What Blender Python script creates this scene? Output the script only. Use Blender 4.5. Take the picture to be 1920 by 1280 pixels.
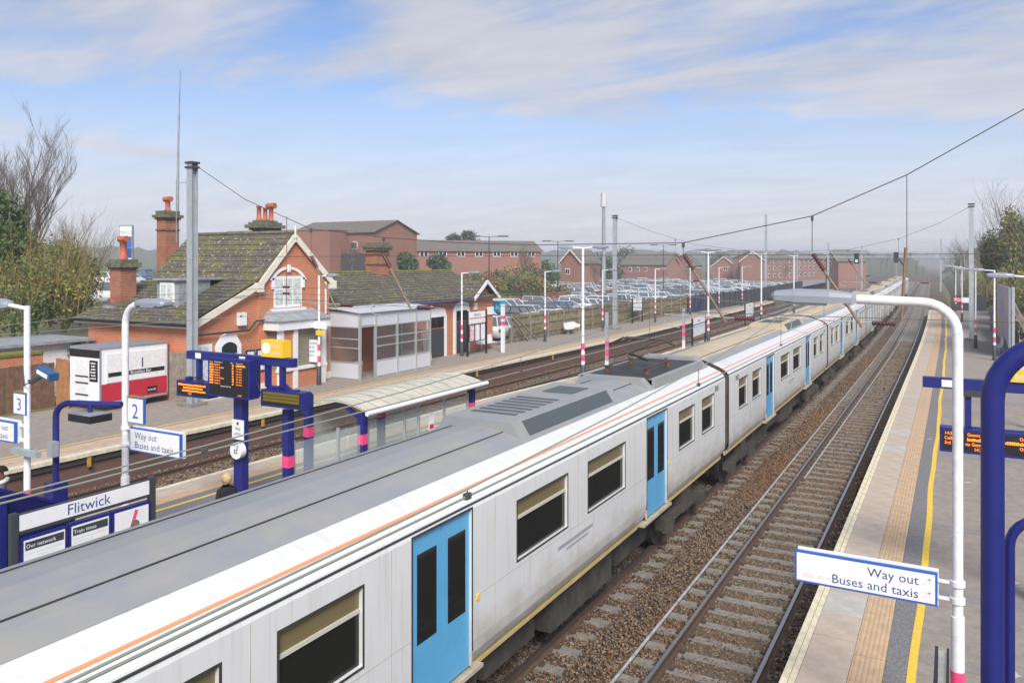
import bpy, bmesh, math, random
import numpy as np
from mathutils import Vector, Matrix
R = math.radians
random.seed(7)
scene = bpy.context.scene
for o in list(bpy.data.objects):
    bpy.data.objects.remove(o)
# ------------------------------------------------------------------ camera
FPX, YH, VX, EYE = 1493.0, 490.0, 1790.0, 6.6
TH = math.atan((VX - 960) / FPX)
cd = bpy.data.cameras.new('camera')
cd.sensor_width = 36.0
cd.lens = FPX / 1920 * 36
cd.shift_y = -(640 - YH) / 1920
cd.clip_start = 0.1
cd.clip_end = 9000
cam = bpy.data.objects.new('camera', cd)
scene.collection.objects.link(cam)
cam.location = (0, 0, EYE)
cam.rotation_euler = (math.pi / 2, 0, TH)
scene.camera = cam
# ------------------------------------------------------------------ sky, sun, exposure
SUN_EL, SUN_AZ = R(42), R(38)      # azimuth measured from +Y towards +X (sun behind left shoulder of the station)
SUN_DIR = Vector((math.sin(SUN_AZ) * math.cos(SUN_EL), -math.cos(SUN_AZ) * math.cos(SUN_EL), math.sin(SUN_EL)))
world = bpy.data.worlds.new('World')
scene.world = world
world.use_nodes = True
wn = world.node_tree
wn.nodes.clear()
def wnode(t, **kw):
    n = wn.nodes.new(t)
    for k, v in kw.items():
        setattr(n, k, v)
    return n
wout = wnode('ShaderNodeOutputWorld')
wbg = wnode('ShaderNodeBackground')
sky = wnode('ShaderNodeTexSky', sky_type='NISHITA', sun_disc=False)
sky.sun_elevation = SUN_EL
sky.sun_rotation = math.atan2(SUN_DIR.x, SUN_DIR.y)
sky.air_density = 1.0
sky.dust_density = 0.6
tc = wnode('ShaderNodeTexCoord')
sep = wnode('ShaderNodeSeparateXYZ')
wn.links.new(tc.outputs['Generated'], sep.inputs[0])
# project direction on a flat cloud layer
zc = wnode('ShaderNodeMath', operation='MAXIMUM'); zc.inputs[1].default_value = 0.0
wn.links.new(sep.outputs[2], zc.inputs[0])
zadd = wnode('ShaderNodeMath', operation='ADD'); zadd.inputs[1].default_value = 0.12
wn.links.new(zc.outputs[0], zadd.inputs[0])
dx = wnode('ShaderNodeMath', operation='DIVIDE'); dy = wnode('ShaderNodeMath', operation='DIVIDE')
wn.links.new(sep.outputs[0], dx.inputs[0]); wn.links.new(zadd.outputs[0], dx.inputs[1])
wn.links.new(sep.outputs[1], dy.inputs[0]); wn.links.new(zadd.outputs[0], dy.inputs[1])
comb = wnode('ShaderNodeCombineXYZ')
wn.links.new(dx.outputs[0], comb.inputs[0]); wn.links.new(dy.outputs[0], comb.inputs[1])
def cloud_noise(scale, loc, detail, rough, dist, stretch=(1, 1, 1), rot=0):
    mp = wnode('ShaderNodeMapping')
    mp.inputs['Location'].default_value = loc
    mp.inputs['Scale'].default_value = stretch
    mp.inputs['Rotation'].default_value = (0, 0, rot)
    wn.links.new(comb.outputs[0], mp.inputs[0])
    n = wnode('ShaderNodeTexNoise')
    n.inputs['Scale'].default_value = scale
    n.inputs['Detail'].default_value = detail
    n.inputs['Roughness'].default_value = rough
    n.inputs['Distortion'].default_value = dist
    wn.links.new(mp.outputs[0], n.inputs['Vector'])
    return n
n1 = cloud_noise(0.62, (1.2, 9.4, 0), 7, 0.55, 0.35, (1, 1.0, 1), R(20))
n2 = cloud_noise(2.3, (8.0, 2.0, 0), 6, 0.6, 0.3, (0.55, 1.5, 1), R(35))
mixn = wnode('ShaderNodeMix', data_type='FLOAT'); mixn.inputs[0].default_value = 0.28
wn.links.new(n1.outputs['Fac'], mixn.inputs[2]); wn.links.new(n2.outputs['Fac'], mixn.inputs[3])
ramp = wnode('ShaderNodeMapRange', interpolation_type='SMOOTHSTEP')
ramp.inputs['From Min'].default_value = 0.43
ramp.inputs['From Max'].default_value = 0.60
wn.links.new(mixn.outputs[0], ramp.inputs['Value'])
# cloud thickens towards the horizon
hz = wnode('ShaderNodeMapRange', interpolation_type='SMOOTHSTEP')
hz.inputs['From Min'].default_value = 0.27
hz.inputs['From Max'].default_value = 0.02
wn.links.new(sep.outputs[2], hz.inputs['Value'])
cmx = wnode('ShaderNodeMath', operation='MAXIMUM')
wn.links.new(ramp.outputs[0], cmx.inputs[0]); wn.links.new(hz.outputs[0], cmx.inputs[1])
cfac = wnode('ShaderNodeMath', operation='MULTIPLY'); cfac.inputs[1].default_value = 0.93
wn.links.new(cmx.outputs[0], cfac.inputs[0])
# cloud brightness varies a little
cb = wnode('ShaderNodeMapRange')
cb.inputs['From Min'].default_value = 0.3; cb.inputs['From Max'].default_value = 0.7
cb.inputs['To Min'].default_value = 0.86; cb.inputs['To Max'].default_value = 1.08
wn.links.new(n2.outputs['Fac'], cb.inputs['Value'])
ccol = wnode('ShaderNodeMix', data_type='RGBA', blend_type='MULTIPLY'); ccol.inputs[0].default_value = 1.0
ccol.inputs[6].default_value = (3.75, 3.8, 4.2, 1)
hb = wnode('ShaderNodeMath', operation='MULTIPLY_ADD'); hb.inputs[1].default_value = 0.20
wn.links.new(hz.outputs[0], hb.inputs[0]); wn.links.new(cb.outputs[0], hb.inputs[2])
wn.links.new(hb.outputs[0], ccol.inputs[7])
skm = wnode('ShaderNodeMix', data_type='RGBA', blend_type='MULTIPLY'); skm.inputs[0].default_value = 1.0
skm.inputs[7].default_value = (0.72, 0.78, 0.94, 1)
wn.links.new(sky.outputs[0], skm.inputs[6])
cm = wnode('ShaderNodeMix', data_type='RGBA')
wn.links.new(cfac.outputs[0], cm.inputs[0])
wn.links.new(skm.outputs[2], cm.inputs[6]); wn.links.new(ccol.outputs[2], cm.inputs[7])
wn.links.new(cm.outputs[2], wbg.inputs[0])
wbg.inputs[1].default_value = 0.1
wn.links.new(wbg.outputs[0], wout.inputs[0])
sl = bpy.data.lights.new('sun', 'SUN')
sl.energy = 3.0
sl.angle = R(24)
sl.color = (1.0, 0.95, 0.88)
sun = bpy.data.objects.new('sun', sl)
scene.collection.objects.link(sun)
sun.location = (0, -20, 60)
sun.rotation_euler = (-SUN_DIR).to_track_quat('-Z', 'Y').to_euler()
scene.view_settings.view_transform = 'Standard'
scene.view_settings.look = 'None'
scene.view_settings.exposure = 0.76
scene.view_settings.gamma = 1.0

# ------------------------------------------------------------------ helpers
SC = scene.collection
CT, ST = math.cos(TH), math.sin(TH)
def G(u, v, z=0.915):
    """photo pixel -> world point on the level z"""
    a = (u - 960) / FPX; c = -(v - YH) / FPX
    t = (z - EYE) / c
    return Vector((t * (a * CT - ST), t * (a * ST + CT), z))
def WX(u, v, x):
    """photo pixel -> world point on the plane X = x"""
    a = (u - 960) / FPX
    t = x / (a * CT - ST)
    return Vector((x, t * (a * ST + CT), EYE - (v - YH) / FPX * t))
def WY(u, v, y):
    a = (u - 960) / FPX
    t = y / (a * ST + CT)
    return Vector((t * (a * CT - ST), y, EYE - (v - YH) / FPX * t))
def DP(u, v, d):
    """photo pixel at camera depth d"""
    a = (u - 960) / FPX
    return Vector((d * (a * CT - ST), d * (a * ST + CT), EYE - (v - YH) / FPX * d))
def sx(y):
    """sideways drift of the tracks: they bend gently to the left"""
    if y < 50: return 0.0
    if y < 110: return -0.000183 * (y - 50) ** 2
    return -0.66 - 0.022 * (y - 110)

MATS = {}
def mat(name, col, rough=0.7, var=0.0, scale=3.0, bump=0.0, bscale=40.0, metal=0.0, col2=None, emit=None, spec=None, detail=4):
    if name in MATS: return MATS[name]
    m = bpy.data.materials.new(name); m.use_nodes = True
    nt = m.node_tree; b = nt.nodes['Principled BSDF']
    b.inputs['Roughness'].default_value = rough
    b.inputs['Metallic'].default_value = metal
    if spec is not None: b.inputs['Specular IOR Level'].default_value = spec
    c1 = (*col, 1)
    if var > 0 or col2 is not None:
        t = nt.nodes.new('ShaderNodeTexCoord')
        n = nt.nodes.new('ShaderNodeTexNoise')
        n.inputs['Scale'].default_value = scale; n.inputs['Detail'].default_value = detail; n.inputs['Roughness'].default_value = 0.62
        nt.links.new(t.outputs['Object'], n.inputs['Vector'])
        mr = nt.nodes.new('ShaderNodeMapRange')
        mr.inputs['From Min'].default_value = 0.32; mr.inputs['From Max'].default_value = 0.68
        nt.links.new(n.outputs['Fac'], mr.inputs['Value'])
        mx = nt.nodes.new('ShaderNodeMix'); mx.data_type = 'RGBA'
        nt.links.new(mr.outputs[0], mx.inputs[0])
        if col2 is None:
            mx.inputs[6].default_value = (*[c * (1 - var) for c in col], 1)
            mx.inputs[7].default_value = (*[min(1, c * (1 + var)) for c in col], 1)
        else:
            mx.inputs[6].default_value = c1; mx.inputs[7].default_value = (*col2, 1)
        nt.links.new(mx.outputs[2], b.inputs['Base Color'])
    else:
        b.inputs['Base Color'].default_value = c1
    if bump > 0:
        t2 = nt.nodes.new('ShaderNodeTexCoord')
        n2 = nt.nodes.new('ShaderNodeTexNoise'); n2.inputs['Scale'].default_value = bscale; n2.inputs['Detail'].default_value = 3
        nt.links.new(t2.outputs['Object'], n2.inputs['Vector'])
        bp = nt.nodes.new('ShaderNodeBump'); bp.inputs['Strength'].default_value = bump; bp.inputs['Distance'].default_value = 0.02
        nt.links.new(n2.outputs['Fac'], bp.inputs['Height']); nt.links.new(bp.outputs[0], b.inputs['Normal'])
    if emit:
        b.inputs['Emission Color'].default_value = (*col, 1); b.inputs['Emission Strength'].default_value = emit
    MATS[name] = m
    return m

def brick_mat(name, c1, c2, mortar, bw=0.225, bh=0.075, stain=0.25, mort=0.012, stain_col=(0.05, 0.045, 0.04), sscale=0.7):
    m = bpy.data.materials.new(name); m.use_nodes = True
    nt = m.node_tree; b = nt.nodes['Principled BSDF']; b.inputs['Roughness'].default_value = 0.85
    t = nt.nodes.new('ShaderNodeTexCoord'); s = nt.nodes.new('ShaderNodeSeparateXYZ')
    geo = nt.nodes.new('ShaderNodeNewGeometry')
    nt.links.new(geo.outputs['Position'], s.inputs[0])
    ad = nt.nodes.new('ShaderNodeMath'); ad.operation = 'ADD'
    nt.links.new(s.outputs[0], ad.inputs[0]); nt.links.new(s.outputs[1], ad.inputs[1])
    cb_ = nt.nodes.new('ShaderNodeCombineXYZ')
    nt.links.new(ad.outputs[0], cb_.inputs[0]); nt.links.new(s.outputs[2], cb_.inputs[1])
    br = nt.nodes.new('ShaderNodeTexBrick')
    br.inputs['Scale'].default_value = 1.0
    br.inputs['Brick Width'].default_value = bw; br.inputs['Row Height'].default_value = bh
    br.inputs['Mortar Size'].default_value = mort
    br.inputs['Color1'].default_value = (*c1, 1); br.inputs['Color2'].default_value = (*c2, 1); br.inputs['Mortar'].default_value = (*mortar, 1)
    nt.links.new(cb_.outputs[0], br.inputs['Vector'])
    n = nt.nodes.new('ShaderNodeTexNoise'); n.inputs['Scale'].default_value = sscale; n.inputs['Detail'].default_value = 6; n.inputs['Roughness'].default_value = 0.65
    nt.links.new(geo.outputs['Position'], n.inputs['Vector'])
    mr = nt.nodes.new('ShaderNodeMapRange'); mr.inputs['From Min'].default_value = 0.45; mr.inputs['From Max'].default_value = 0.75; mr.inputs['To Max'].default_value = stain
    nt.links.new(n.outputs['Fac'], mr.inputs['Value'])
    mx = nt.nodes.new('ShaderNodeMix'); mx.data_type = 'RGBA'; mx.inputs[7].default_value = (*stain_col, 1)
    nt.links.new(mr.outputs[0], mx.inputs[0]); nt.links.new(br.outputs['Color'], mx.inputs[6])
    nt.links.new(mx.outputs[2], b.inputs['Base Color'])
    bp = nt.nodes.new('ShaderNodeBump'); bp.inputs['Strength'].default_value = 0.5; bp.inputs['Distance'].default_value = 0.01
    nt.links.new(br.outputs['Fac'], bp.inputs['Height']); bp.invert = True
    nt.links.new(bp.outputs[0], b.inputs['Normal'])
    MATS[name] = m
    return m

def glass_mat(name, tint, alpha, rough=0.05):
    m = bpy.data.materials.new(name); m.use_nodes = True
    nt = m.node_tree; b = nt.nodes['Principled BSDF']
    b.inputs['Base Color'].default_value = (*tint, 1); b.inputs['Roughness'].default_value = rough
    b.inputs['Alpha'].default_value = alpha
    MATS[name] = m
    return m

class MB:
    def __init__(s):
        s.v = []; s.f = []; s.mi = []; s.sm = []
    def add(s, vs, fs, mi=0, smooth=False):
        o = len(s.v)
        s.v += [tuple(v) for v in vs]
        s.f += [tuple(i + o for i in f) for f in fs]
        s.mi += [mi] * len(fs); s.sm += [smooth] * len(fs)
        return s
    def quad(s, a, b, c, d, mi=0): return s.add([a, b, c, d], [(0, 1, 2, 3)], mi)
    def box(s, x0, x1, y0, y1, z0, z1, mi=0):
        x0, x1 = min(x0, x1), max(x0, x1); y0, y1 = min(y0, y1), max(y0, y1); z0, z1 = min(z0, z1), max(z0, z1)
        vs = [(x0, y0, z0), (x1, y0, z0), (x1, y1, z0), (x0, y1, z0), (x0, y0, z1), (x1, y0, z1), (x1, y1, z1), (x0, y1, z1)]
        return s.add(vs, [(0, 3, 2, 1), (4, 5, 6, 7), (0, 1, 5, 4), (1, 2, 6, 5), (2, 3, 7, 6), (3, 0, 4, 7)], mi)
    def obox(s, c, ax, ay, az, mi=0):
        """oriented box: centre and three half-axis vectors"""
        c = Vector(c); ax = Vector(ax); ay = Vector(ay); az = Vector(az)
        vs = [c + i * ax + j * ay + k * az for k in (-1, 1) for j in (-1, 1) for i in (-1, 1)]
        return s.add(vs, [(0, 2, 3, 1), (4, 5, 7, 6), (0, 1, 5, 4), (1, 3, 7, 5), (3, 2, 6, 7), (2, 0, 4, 6)], mi)
    def bar(s, a, b, w, h, mi=0, up=(0, 0, 1)):
        a = Vector(a); b = Vector(b); d = b - a; u = Vector(up)
        sd = d.cross(u)
        if sd.length < 1e-6: sd = d.cross(Vector((1, 0, 0)))
        sd.normalize(); uu = sd.cross(d).normalized()
        return s.obox((a + b) / 2, d / 2, sd * w / 2, uu * h / 2, mi)
    def tube(s, pts, r, n=8, mi=0, cap=True, smooth=True):
        """pts: list of points, r: radius or list of radii"""
        pts = [Vector(p) for p in pts]
        rs = r if isinstance(r, (list, tuple)) else [r] * len(pts)
        o = []; prev = None
        for i, p in enumerate(pts):
            if i == 0: d = pts[1] - p
            elif i == len(pts) - 1: d = p - pts[i - 1]
            else: d = (pts[i + 1] - p).normalized() + (p - pts[i - 1]).normalized()
            d.normalize()
            if prev is None:
                ref = Vector((0, 0, 1)) if abs(d.z) < 0.9 else Vector((1, 0, 0))
                a = d.cross(ref).normalized()
            else:
                a = prev - d * prev.dot(d)
                a = a.normalized() if a.length > 1e-6 else d.cross(Vector((0, 0, 1))).normalized()
            prev = a; b = d.cross(a)
            for k in range(n):
                t = 2 * math.pi * k / n
                o.append(p + (a * math.cos(t) + b * math.sin(t)) * rs[i])
        fs = []
        for i in range(len(pts) - 1):
            for k in range(n):
                k2 = (k + 1) % n
                fs.append((i * n + k, i * n + k2, (i + 1) * n + k2, (i + 1) * n + k))
        s.add(o, fs, mi, smooth)
        if cap:
            L = len(pts) - 1
            s.add(o[:n], [tuple(reversed(range(n)))], mi); s.add(o[L * n:], [tuple(range(n))], mi)
        return s
    def prism(s, poly, axis, a, b, mi=0):
        """extrude polygon (list of 2d) along axis from a to b. axis 'x': (y,z); 'y': (x,z); 'z': (x,y)"""
        def P(p, t):
            return {'x': (t, p[0], p[1]), 'y': (p[0], t, p[1]), 'z': (p[0], p[1], t)}[axis]
        n = len(poly)
        vs = [P(p, a) for p in poly] + [P(p, b) for p in poly]
        fs = [tuple(range(n)), tuple(reversed(range(n, 2 * n)))] + [(i, i + n, (i + 1) % n + n, (i + 1) % n) for i in range(n)]
        return s.add(vs, fs, mi)
    def build(s, name, mats, parent=None, label=None, cat=None, group=None, kind=None, local=False, loc=None):
        me = bpy.data.meshes.new(name)
        off = Vector((0, 0, 0))
        if not local:
            if parent is not None: off = Vector(parent.get('_w', (0, 0, 0)))
            elif loc is not None: off = Vector(loc)
        me.from_pydata([(v[0] - off[0], v[1] - off[1], v[2] - off[2]) for v in s.v], [], s.f)
        if not isinstance(mats, (list, tuple)): mats = [mats]
        for m in mats: me.materials.append(m if not isinstance(m, str) else MATS[m])
        me.polygons.foreach_set('material_index', s.mi)
        me.polygons.foreach_set('use_smooth', s.sm)
        me.update()
        bm = bmesh.new(); bm.from_mesh(me); bmesh.ops.recalc_face_normals(bm, faces=bm.faces); bm.to_mesh(me); bm.free()
        o = bpy.data.objects.new(name, me); SC.objects.link(o)
        if parent is not None:
            o.parent = parent
            if not local and '_w' in parent:
                pass
            o['_w'] = tuple(off)
        elif loc is not None and not local:
            o.location = loc; o['_w'] = tuple(loc)
        tag(o, label, cat, group, kind)
        return o
def tag(o, label=None, cat=None, group=None, kind=None):
    if label: o['label'] = label
    if cat: o['category'] = cat
    if group: o['group'] = group
    if kind: o['kind'] = kind
    return o
def thing(name, loc, label, cat, group=None, rz=0.0):
    o = bpy.data.objects.new(name, None); SC.objects.link(o)
    o.location = loc; o.rotation_euler = (0, 0, rz); o.empty_display_size = 0.3
    o['_w'] = tuple(loc)
    return tag(o, label, cat, group)
def setting(name, mb, mats, parent=None):
    return mb.build(name, mats, parent, kind=None if parent else 'structure')
def dup(o, parent=None, loc=None):
    c = o.copy(); SC.objects.link(c)
    if parent is not None: c.parent = parent
    if loc is not None: c.location = loc
    return c
def dup_tree(root, loc, rz=None, label=None):
    r = root.copy(); SC.objects.link(r); r.location = loc
    if rz is not None: r.rotation_euler = (0, 0, rz)
    if label: r['label'] = label
    for ch in list(root.children):
        c = ch.copy(); SC.objects.link(c); c.parent = r
        for g in list(ch.children):
            d = g.copy(); SC.objects.link(d); d.parent = c
    return r
def text(name, body, size, matname, parent, org, right, up, align='LEFT', thick=0.0, squeeze=1.0):
    """flat lettering as a mesh; org = anchor, right / up = unit directions of the writing"""
    cu = bpy.data.curves.new(name, 'FONT'); cu.body = body; cu.size = size; cu.align_x = align; cu.resolution_u = 2
    cu.space_line = 1.0
    tmp = bpy.data.objects.new(name, cu); SC.objects.link(tmp)
    dg = bpy.context.evaluated_depsgraph_get()
    me = bpy.data.meshes.new_from_object(tmp.evaluated_get(dg))
    bpy.data.objects.remove(tmp)
    r = Vector(right).normalized(); u = Vector(up).normalized(); n = r.cross(u)
    off = Vector(parent.get('_w', (0, 0, 0))) if parent is not None else Vector((0, 0, 0))
    org = Vector(org) - off
    for v in me.vertices:
        p = v.co.copy()
        v.co = org + r * p.x * squeeze + u * p.y + n * p.z
    me.materials.clear(); me.materials.append(MATS[matname])
    o = bpy.data.objects.new(name, me); SC.objects.link(o)
    if parent is not None: o.parent = parent; o['_w'] = tuple(off)
    return o
# ------------------------------------------------------------------ materials
mat('asphalt', (0.265, 0.228, 0.195), 0.9, 0.16, 5.0, 0.35, 60, detail=8)
mat('asphalt_dark', (0.17, 0.165, 0.165), 0.9, 0.35, 30.0, 0.35, 60)
mat('asphalt_patch', (0.225, 0.21, 0.20), 0.9, 0.14, 8.0, 0.35, 60)
mat('coping', (0.62, 0.56, 0.40), 0.85, 0.22, 5.0, 0.2, 30)
mat('paving', (0.435, 0.36, 0.29), 0.9, 0.14, 3.0, 0.15, 50)
mat('paving_grey', (0.42, 0.40, 0.36), 0.9, 0.14, 3.0, 0.15, 50)
mat('yellow_paint', (0.80, 0.53, 0.03), 0.75, 0.0, 14.0, detail=8, col2=(0.58, 0.40, 0.08))
mat('ballast', (0.10, 0.07, 0.046), 0.95, 0.45, 14.0, 0.9, 28)
mat('stone_brown', (0.13, 0.078, 0.045), 0.95, 0.3, 8)
mat('stone_tan', (0.215, 0.155, 0.098), 0.95, 0.3, 8)
mat('stone_grey', (0.165, 0.142, 0.116), 0.95, 0.3, 8)
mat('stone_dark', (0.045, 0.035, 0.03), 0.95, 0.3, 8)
mat('stone_rust', (0.185, 0.092, 0.042), 0.95, 0.3, 8)
mat('sleeper', (0.20, 0.187, 0.165), 0.9, 0.25, 6, 0.2, 40)
mat('rail_rust', (0.085, 0.05, 0.034), 0.8, 0.3, 12)
mat('rail_top', (0.42, 0.41, 0.40), 0.28, metal=0.9)
mat('spare_rail', (0.34, 0.33, 0.32), 0.5, 0.25, 5)
mat('soil', (0.13, 0.10, 0.06), 0.95, 0.4, 0.6, 0.4, 10, col2=(0.11, 0.13, 0.045))
mat('grass', (0.10, 0.125, 0.035), 0.95, 0.4, 0.35, 0.4, 10, col2=(0.17, 0.14, 0.06))
mat('tarmac_far', (0.24, 0.235, 0.23), 0.9, 0.2, 0.4)
brick_mat('brick_orange', (0.61, 0.158, 0.055), (0.50, 0.12, 0.043), (0.50, 0.32, 0.21), stain=0.30, stain_col=(0.30, 0.12, 0.06))
brick_mat('brick_wall', (0.20, 0.075, 0.05), (0.135, 0.062, 0.046), (0.12, 0.095, 0.078), stain=0.8, stain_col=(0.07, 0.055, 0.045), sscale=0.9)
brick_mat('brick_chimney', (0.42, 0.125, 0.055), (0.33, 0.09, 0.045), (0.34, 0.22, 0.15), stain=0.6, stain_col=(0.09, 0.06, 0.04), sscale=1.6)
brick_mat('brick_far', (0.31, 0.125, 0.09), (0.26, 0.105, 0.078), (0.31, 0.18, 0.135), stain=0.15)
mat('white_paint', (0.80, 0.80, 0.80), 0.4, 0.04, 4)
mat('white_worn', (0.74, 0.74, 0.73), 0.5, 0.10, 9)
def chip_paint(m):
    nt = m.node_tree; b_ = nt.nodes['Principled BSDF']; src = b_.inputs['Base Color'].links[0].from_socket
    tcn = nt.nodes.new('ShaderNodeTexCoord'); n = nt.nodes.new('ShaderNodeTexNoise'); n.inputs['Scale'].default_value = 11; n.inputs['Detail'].default_value = 5; n.inputs['Roughness'].default_value = 0.7
    nt.links.new(tcn.outputs['Object'], n.inputs['Vector'])
    mr = nt.nodes.new('ShaderNodeMapRange'); mr.inputs['From Min'].default_value = 0.665; mr.inputs['From Max'].default_value = 0.69; mr.inputs['To Max'].default_value = 0.75; nt.links.new(n.outputs['Fac'], mr.inputs['Value'])
    mx = nt.nodes.new('ShaderNodeMix'); mx.data_type = 'RGBA'; nt.links.new(mr.outputs[0], mx.inputs[0]); nt.links.new(src, mx.inputs[6]); mx.inputs[7].default_value = (0.22, 0.19, 0.16, 1); nt.links.new(mx.outputs[2], b_.inputs['Base Color'])
chip_paint(MATS['white_worn'])
mat('pink_paint', (0.80, 0.07, 0.20), 0.45)
mat('navy', (0.014, 0.018, 0.155), 0.42, 0.10, 3)
mat('navy_dark', (0.009, 0.011, 0.085), 0.4)
mat('charcoal', (0.045, 0.05, 0.055), 0.5)
mat('black', (0.012, 0.012, 0.013), 0.5)
mat('galv', (0.42, 0.45, 0.47), 0.5, 0.10, 3.0, metal=0.35)
mat('lamp_grey', (0.25, 0.27, 0.305), 0.4, 0.05, 3)
mat('text_blue', (0.035, 0.075, 0.25), 0.6)
mat('blue_border', (0.03, 0.11, 0.42), 0.5)
mat('text_white', (0.85, 0.85, 0.85), 0.6)
mat('text_black', (0.02, 0.02, 0.022), 0.6)
mat('faded_pink', (0.80, 0.66, 0.69), 0.6)
mat('orange_led', (1.0, 0.22, 0.02), 0.6, emit=1.1)
mat('help_yellow', (0.88, 0.52, 0.02), 0.5)
mat('rust_brown', (0.20, 0.085, 0.045), 0.6)
mat('insulator', (0.085, 0.022, 0.022), 0.25)
mat('strut_tan', (0.21, 0.145, 0.09), 0.7, 0.25, 8)
mat('wire', (0.10, 0.10, 0.095), 0.5, metal=0.4)
mat('contact', (0.33, 0.36, 0.29), 0.45, metal=0.4)
glass_mat('car_glass', (0.13, 0.15, 0.16), 1.0, 0.08)  # base lightened to stand in for sky reflected in car windows
glass_mat('glass_clear', (0.62, 0.72, 0.68), 0.22)
glass_mat('glass_window', (0.018, 0.018, 0.016), 1.0, 0.05); MATS['glass_window'].node_tree.nodes['Principled BSDF'].inputs['Specular IOR Level'].default_value = 0.3
PLZ = 0.915
# ------------------------------------------------------------------ setting: ground
def lerp_tab(tab, y):
    if y <= tab[0][0]: return tab[0][1]
    for (a, b), (c, d) in zip(tab, tab[1:]):
        if y <= c: return b + (d - b) * (y - a) / (c - a)
    return tab[-1][1]
def xL(y): return lerp_tab([(10, -22.6), (20, -22.42), (34, -22.2), (47, -21.75), (57, -21.5)], y) + sx(y)
def xI(y): return lerp_tab([(10, -17.55), (20, -17.3), (27, -17.15), (32, -16.75), (38, -16.1), (46, -15.8)], y) + sx(y)
def xIR(y): return -8.42 + sx(y)
def xR(y): return -2.06 + sx(y)
def frange(a, b, st):
    n = max(1, int(round((b - a) / st))); return [a + (b - a) * i / n for i in range(n + 1)]
def strip(mb, f0, f1, z, ys, mi=0, z1=None):
    z1 = z if z1 is None else z1
    vs = []
    for y in ys: vs += [(f0(y), y, z), (f1(y), y, z1)]
    mb.add(vs, [(2 * i, 2 * i + 1, 2 * i + 3, 2 * i + 2) for i in range(len(ys) - 1)], mi)
def slab(mb, f0, f1, z0, z1, ys, mi=0):
    """closed ribbon with thickness"""
    vs = []
    for y in ys: vs += [(f0(y), y, z0), (f1(y), y, z0), (f1(y), y, z1), (f0(y), y, z1)]
    fs = []
    n = len(ys)
    for i in range(n - 1):
        a = 4 * i; b = a + 4
        fs += [(a, a + 1, b + 1, b), (a + 1, a + 2, b + 2, b + 1), (a + 2, a + 3, b + 3, b + 2), (a + 3, a, b, b + 3)]
    fs += [(3, 2, 1, 0), (4 * n - 4, 4 * n - 3, 4 * n - 2, 4 * n - 1)]
    mb.add(vs, fs, mi)
b = MB(); b.quad((-3000, -300, -0.45), (3000, -300, -0.45), (3000, 5000, -0.45), (-3000, 5000, -0.45)); setting('ground', b, 'grass')
ysl = frange(-14, 50, 8) + frange(58, 140, 8)[0:] + frange(170, 900, 60)
b = MB(); strip(b, lambda y: -24 + sx(y), lambda y: 0.5 + sx(y), -0.20, ysl); setting('ballast_bed', b, 'ballast')

# terrain left of the railway (car park level, rising to a bank behind it)
def wallline(t):   # back boundary of the car park
    A = G(880, 592, 0.95); B = G(1575, 533, 0.95)
    return A.lerp(B, t)
b = MB()
b.quad((-33.9, -60, 0.90), (-33.9, 30, 0.90), (-160, 30, 0.90), (-160, -60, 0.90))
b.quad((-27.3, 30, 0.90), (-24.4 + sx(420) - 1.5, 420, 0.90), (-330, 420, 0.90), (-160, 30, 0.90))
setting('car_park', b, 'tarmac_far')

# ------------------------------------------------------------------ railway tracks
def rail_profile(mb, cx, ys, z0=-0.165, smooth=False):
    prof = [(-0.07, z0), (0.07, z0), (0.07, z0 + 0.015), (0.012, z0 + 0.035), (0.012, -0.045), (0.036, -0.035), (0.036, -0.004), (-0.036, -0.004), (-0.036, -0.035), (-0.012, -0.045), (-0.012, z0 + 0.035), (-0.07, z0 + 0.015)]
    n = len(prof); vs = []
    for y in ys:
        for (px_, pz) in prof: vs.append((cx(y) + px_, y, pz))
    fs = []
    for i in range(len(ys) - 1):
        for k in range(n):
            fs.append((i * n + k, i * n + (k + 1) % n, (i + 1) * n + (k + 1) % n, (i + 1) * n + k))
    mb.add(vs, fs, 0)
    vs = []
    for y in ys: vs += [(cx(y) - 0.03, y, 0.0), (cx(y) + 0.03, y, 0.0)]
    mb.add(vs, [(2 * i, 2 * i + 1, 2 * i + 3, 2 * i + 2) for i in range(len(ys) - 1)], 1)
ytr = frange(-13, 50, 7) + frange(55, 110, 5) + frange(120, 300, 20) + frange(340, 800, 60)
def sleeper_mesh():
    m = MB()
    prof = [(-0.13, -0.30), (0.13, -0.30), (0.105, -0.15), (-0.105, -0.15)]
    vs = []; xs = [-1.27, -0.9, -0.5, 0.5, 0.9, 1.27]; dz = [0, 0, -0.03, -0.03, 0, 0]
    for x, d in zip(xs, dz):
        for (py, pz) in prof: vs.append((x, py, pz + (d if pz > -0.2 else 0)))
    fs = []
    for i in range(len(xs) - 1):
        for k in range(4): fs.append((i * 4 + k, i * 4 + (k + 1) % 4, (i + 1) * 4 + (k + 1) % 4, (i + 1) * 4 + k))
    fs += [(3, 2, 1, 0), (20, 21, 22, 23)]
    m.add(vs, fs)
    for xr in (-0.75, 0.75):       # rail fastenings
        for sg in (-1, 1): m.box(xr + sg * 0.13 - 0.04, xr + sg * 0.13 + 0.04, -0.05, 0.05, -0.15, -0.115, 1)
    return m
SLEEPER = None
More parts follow.
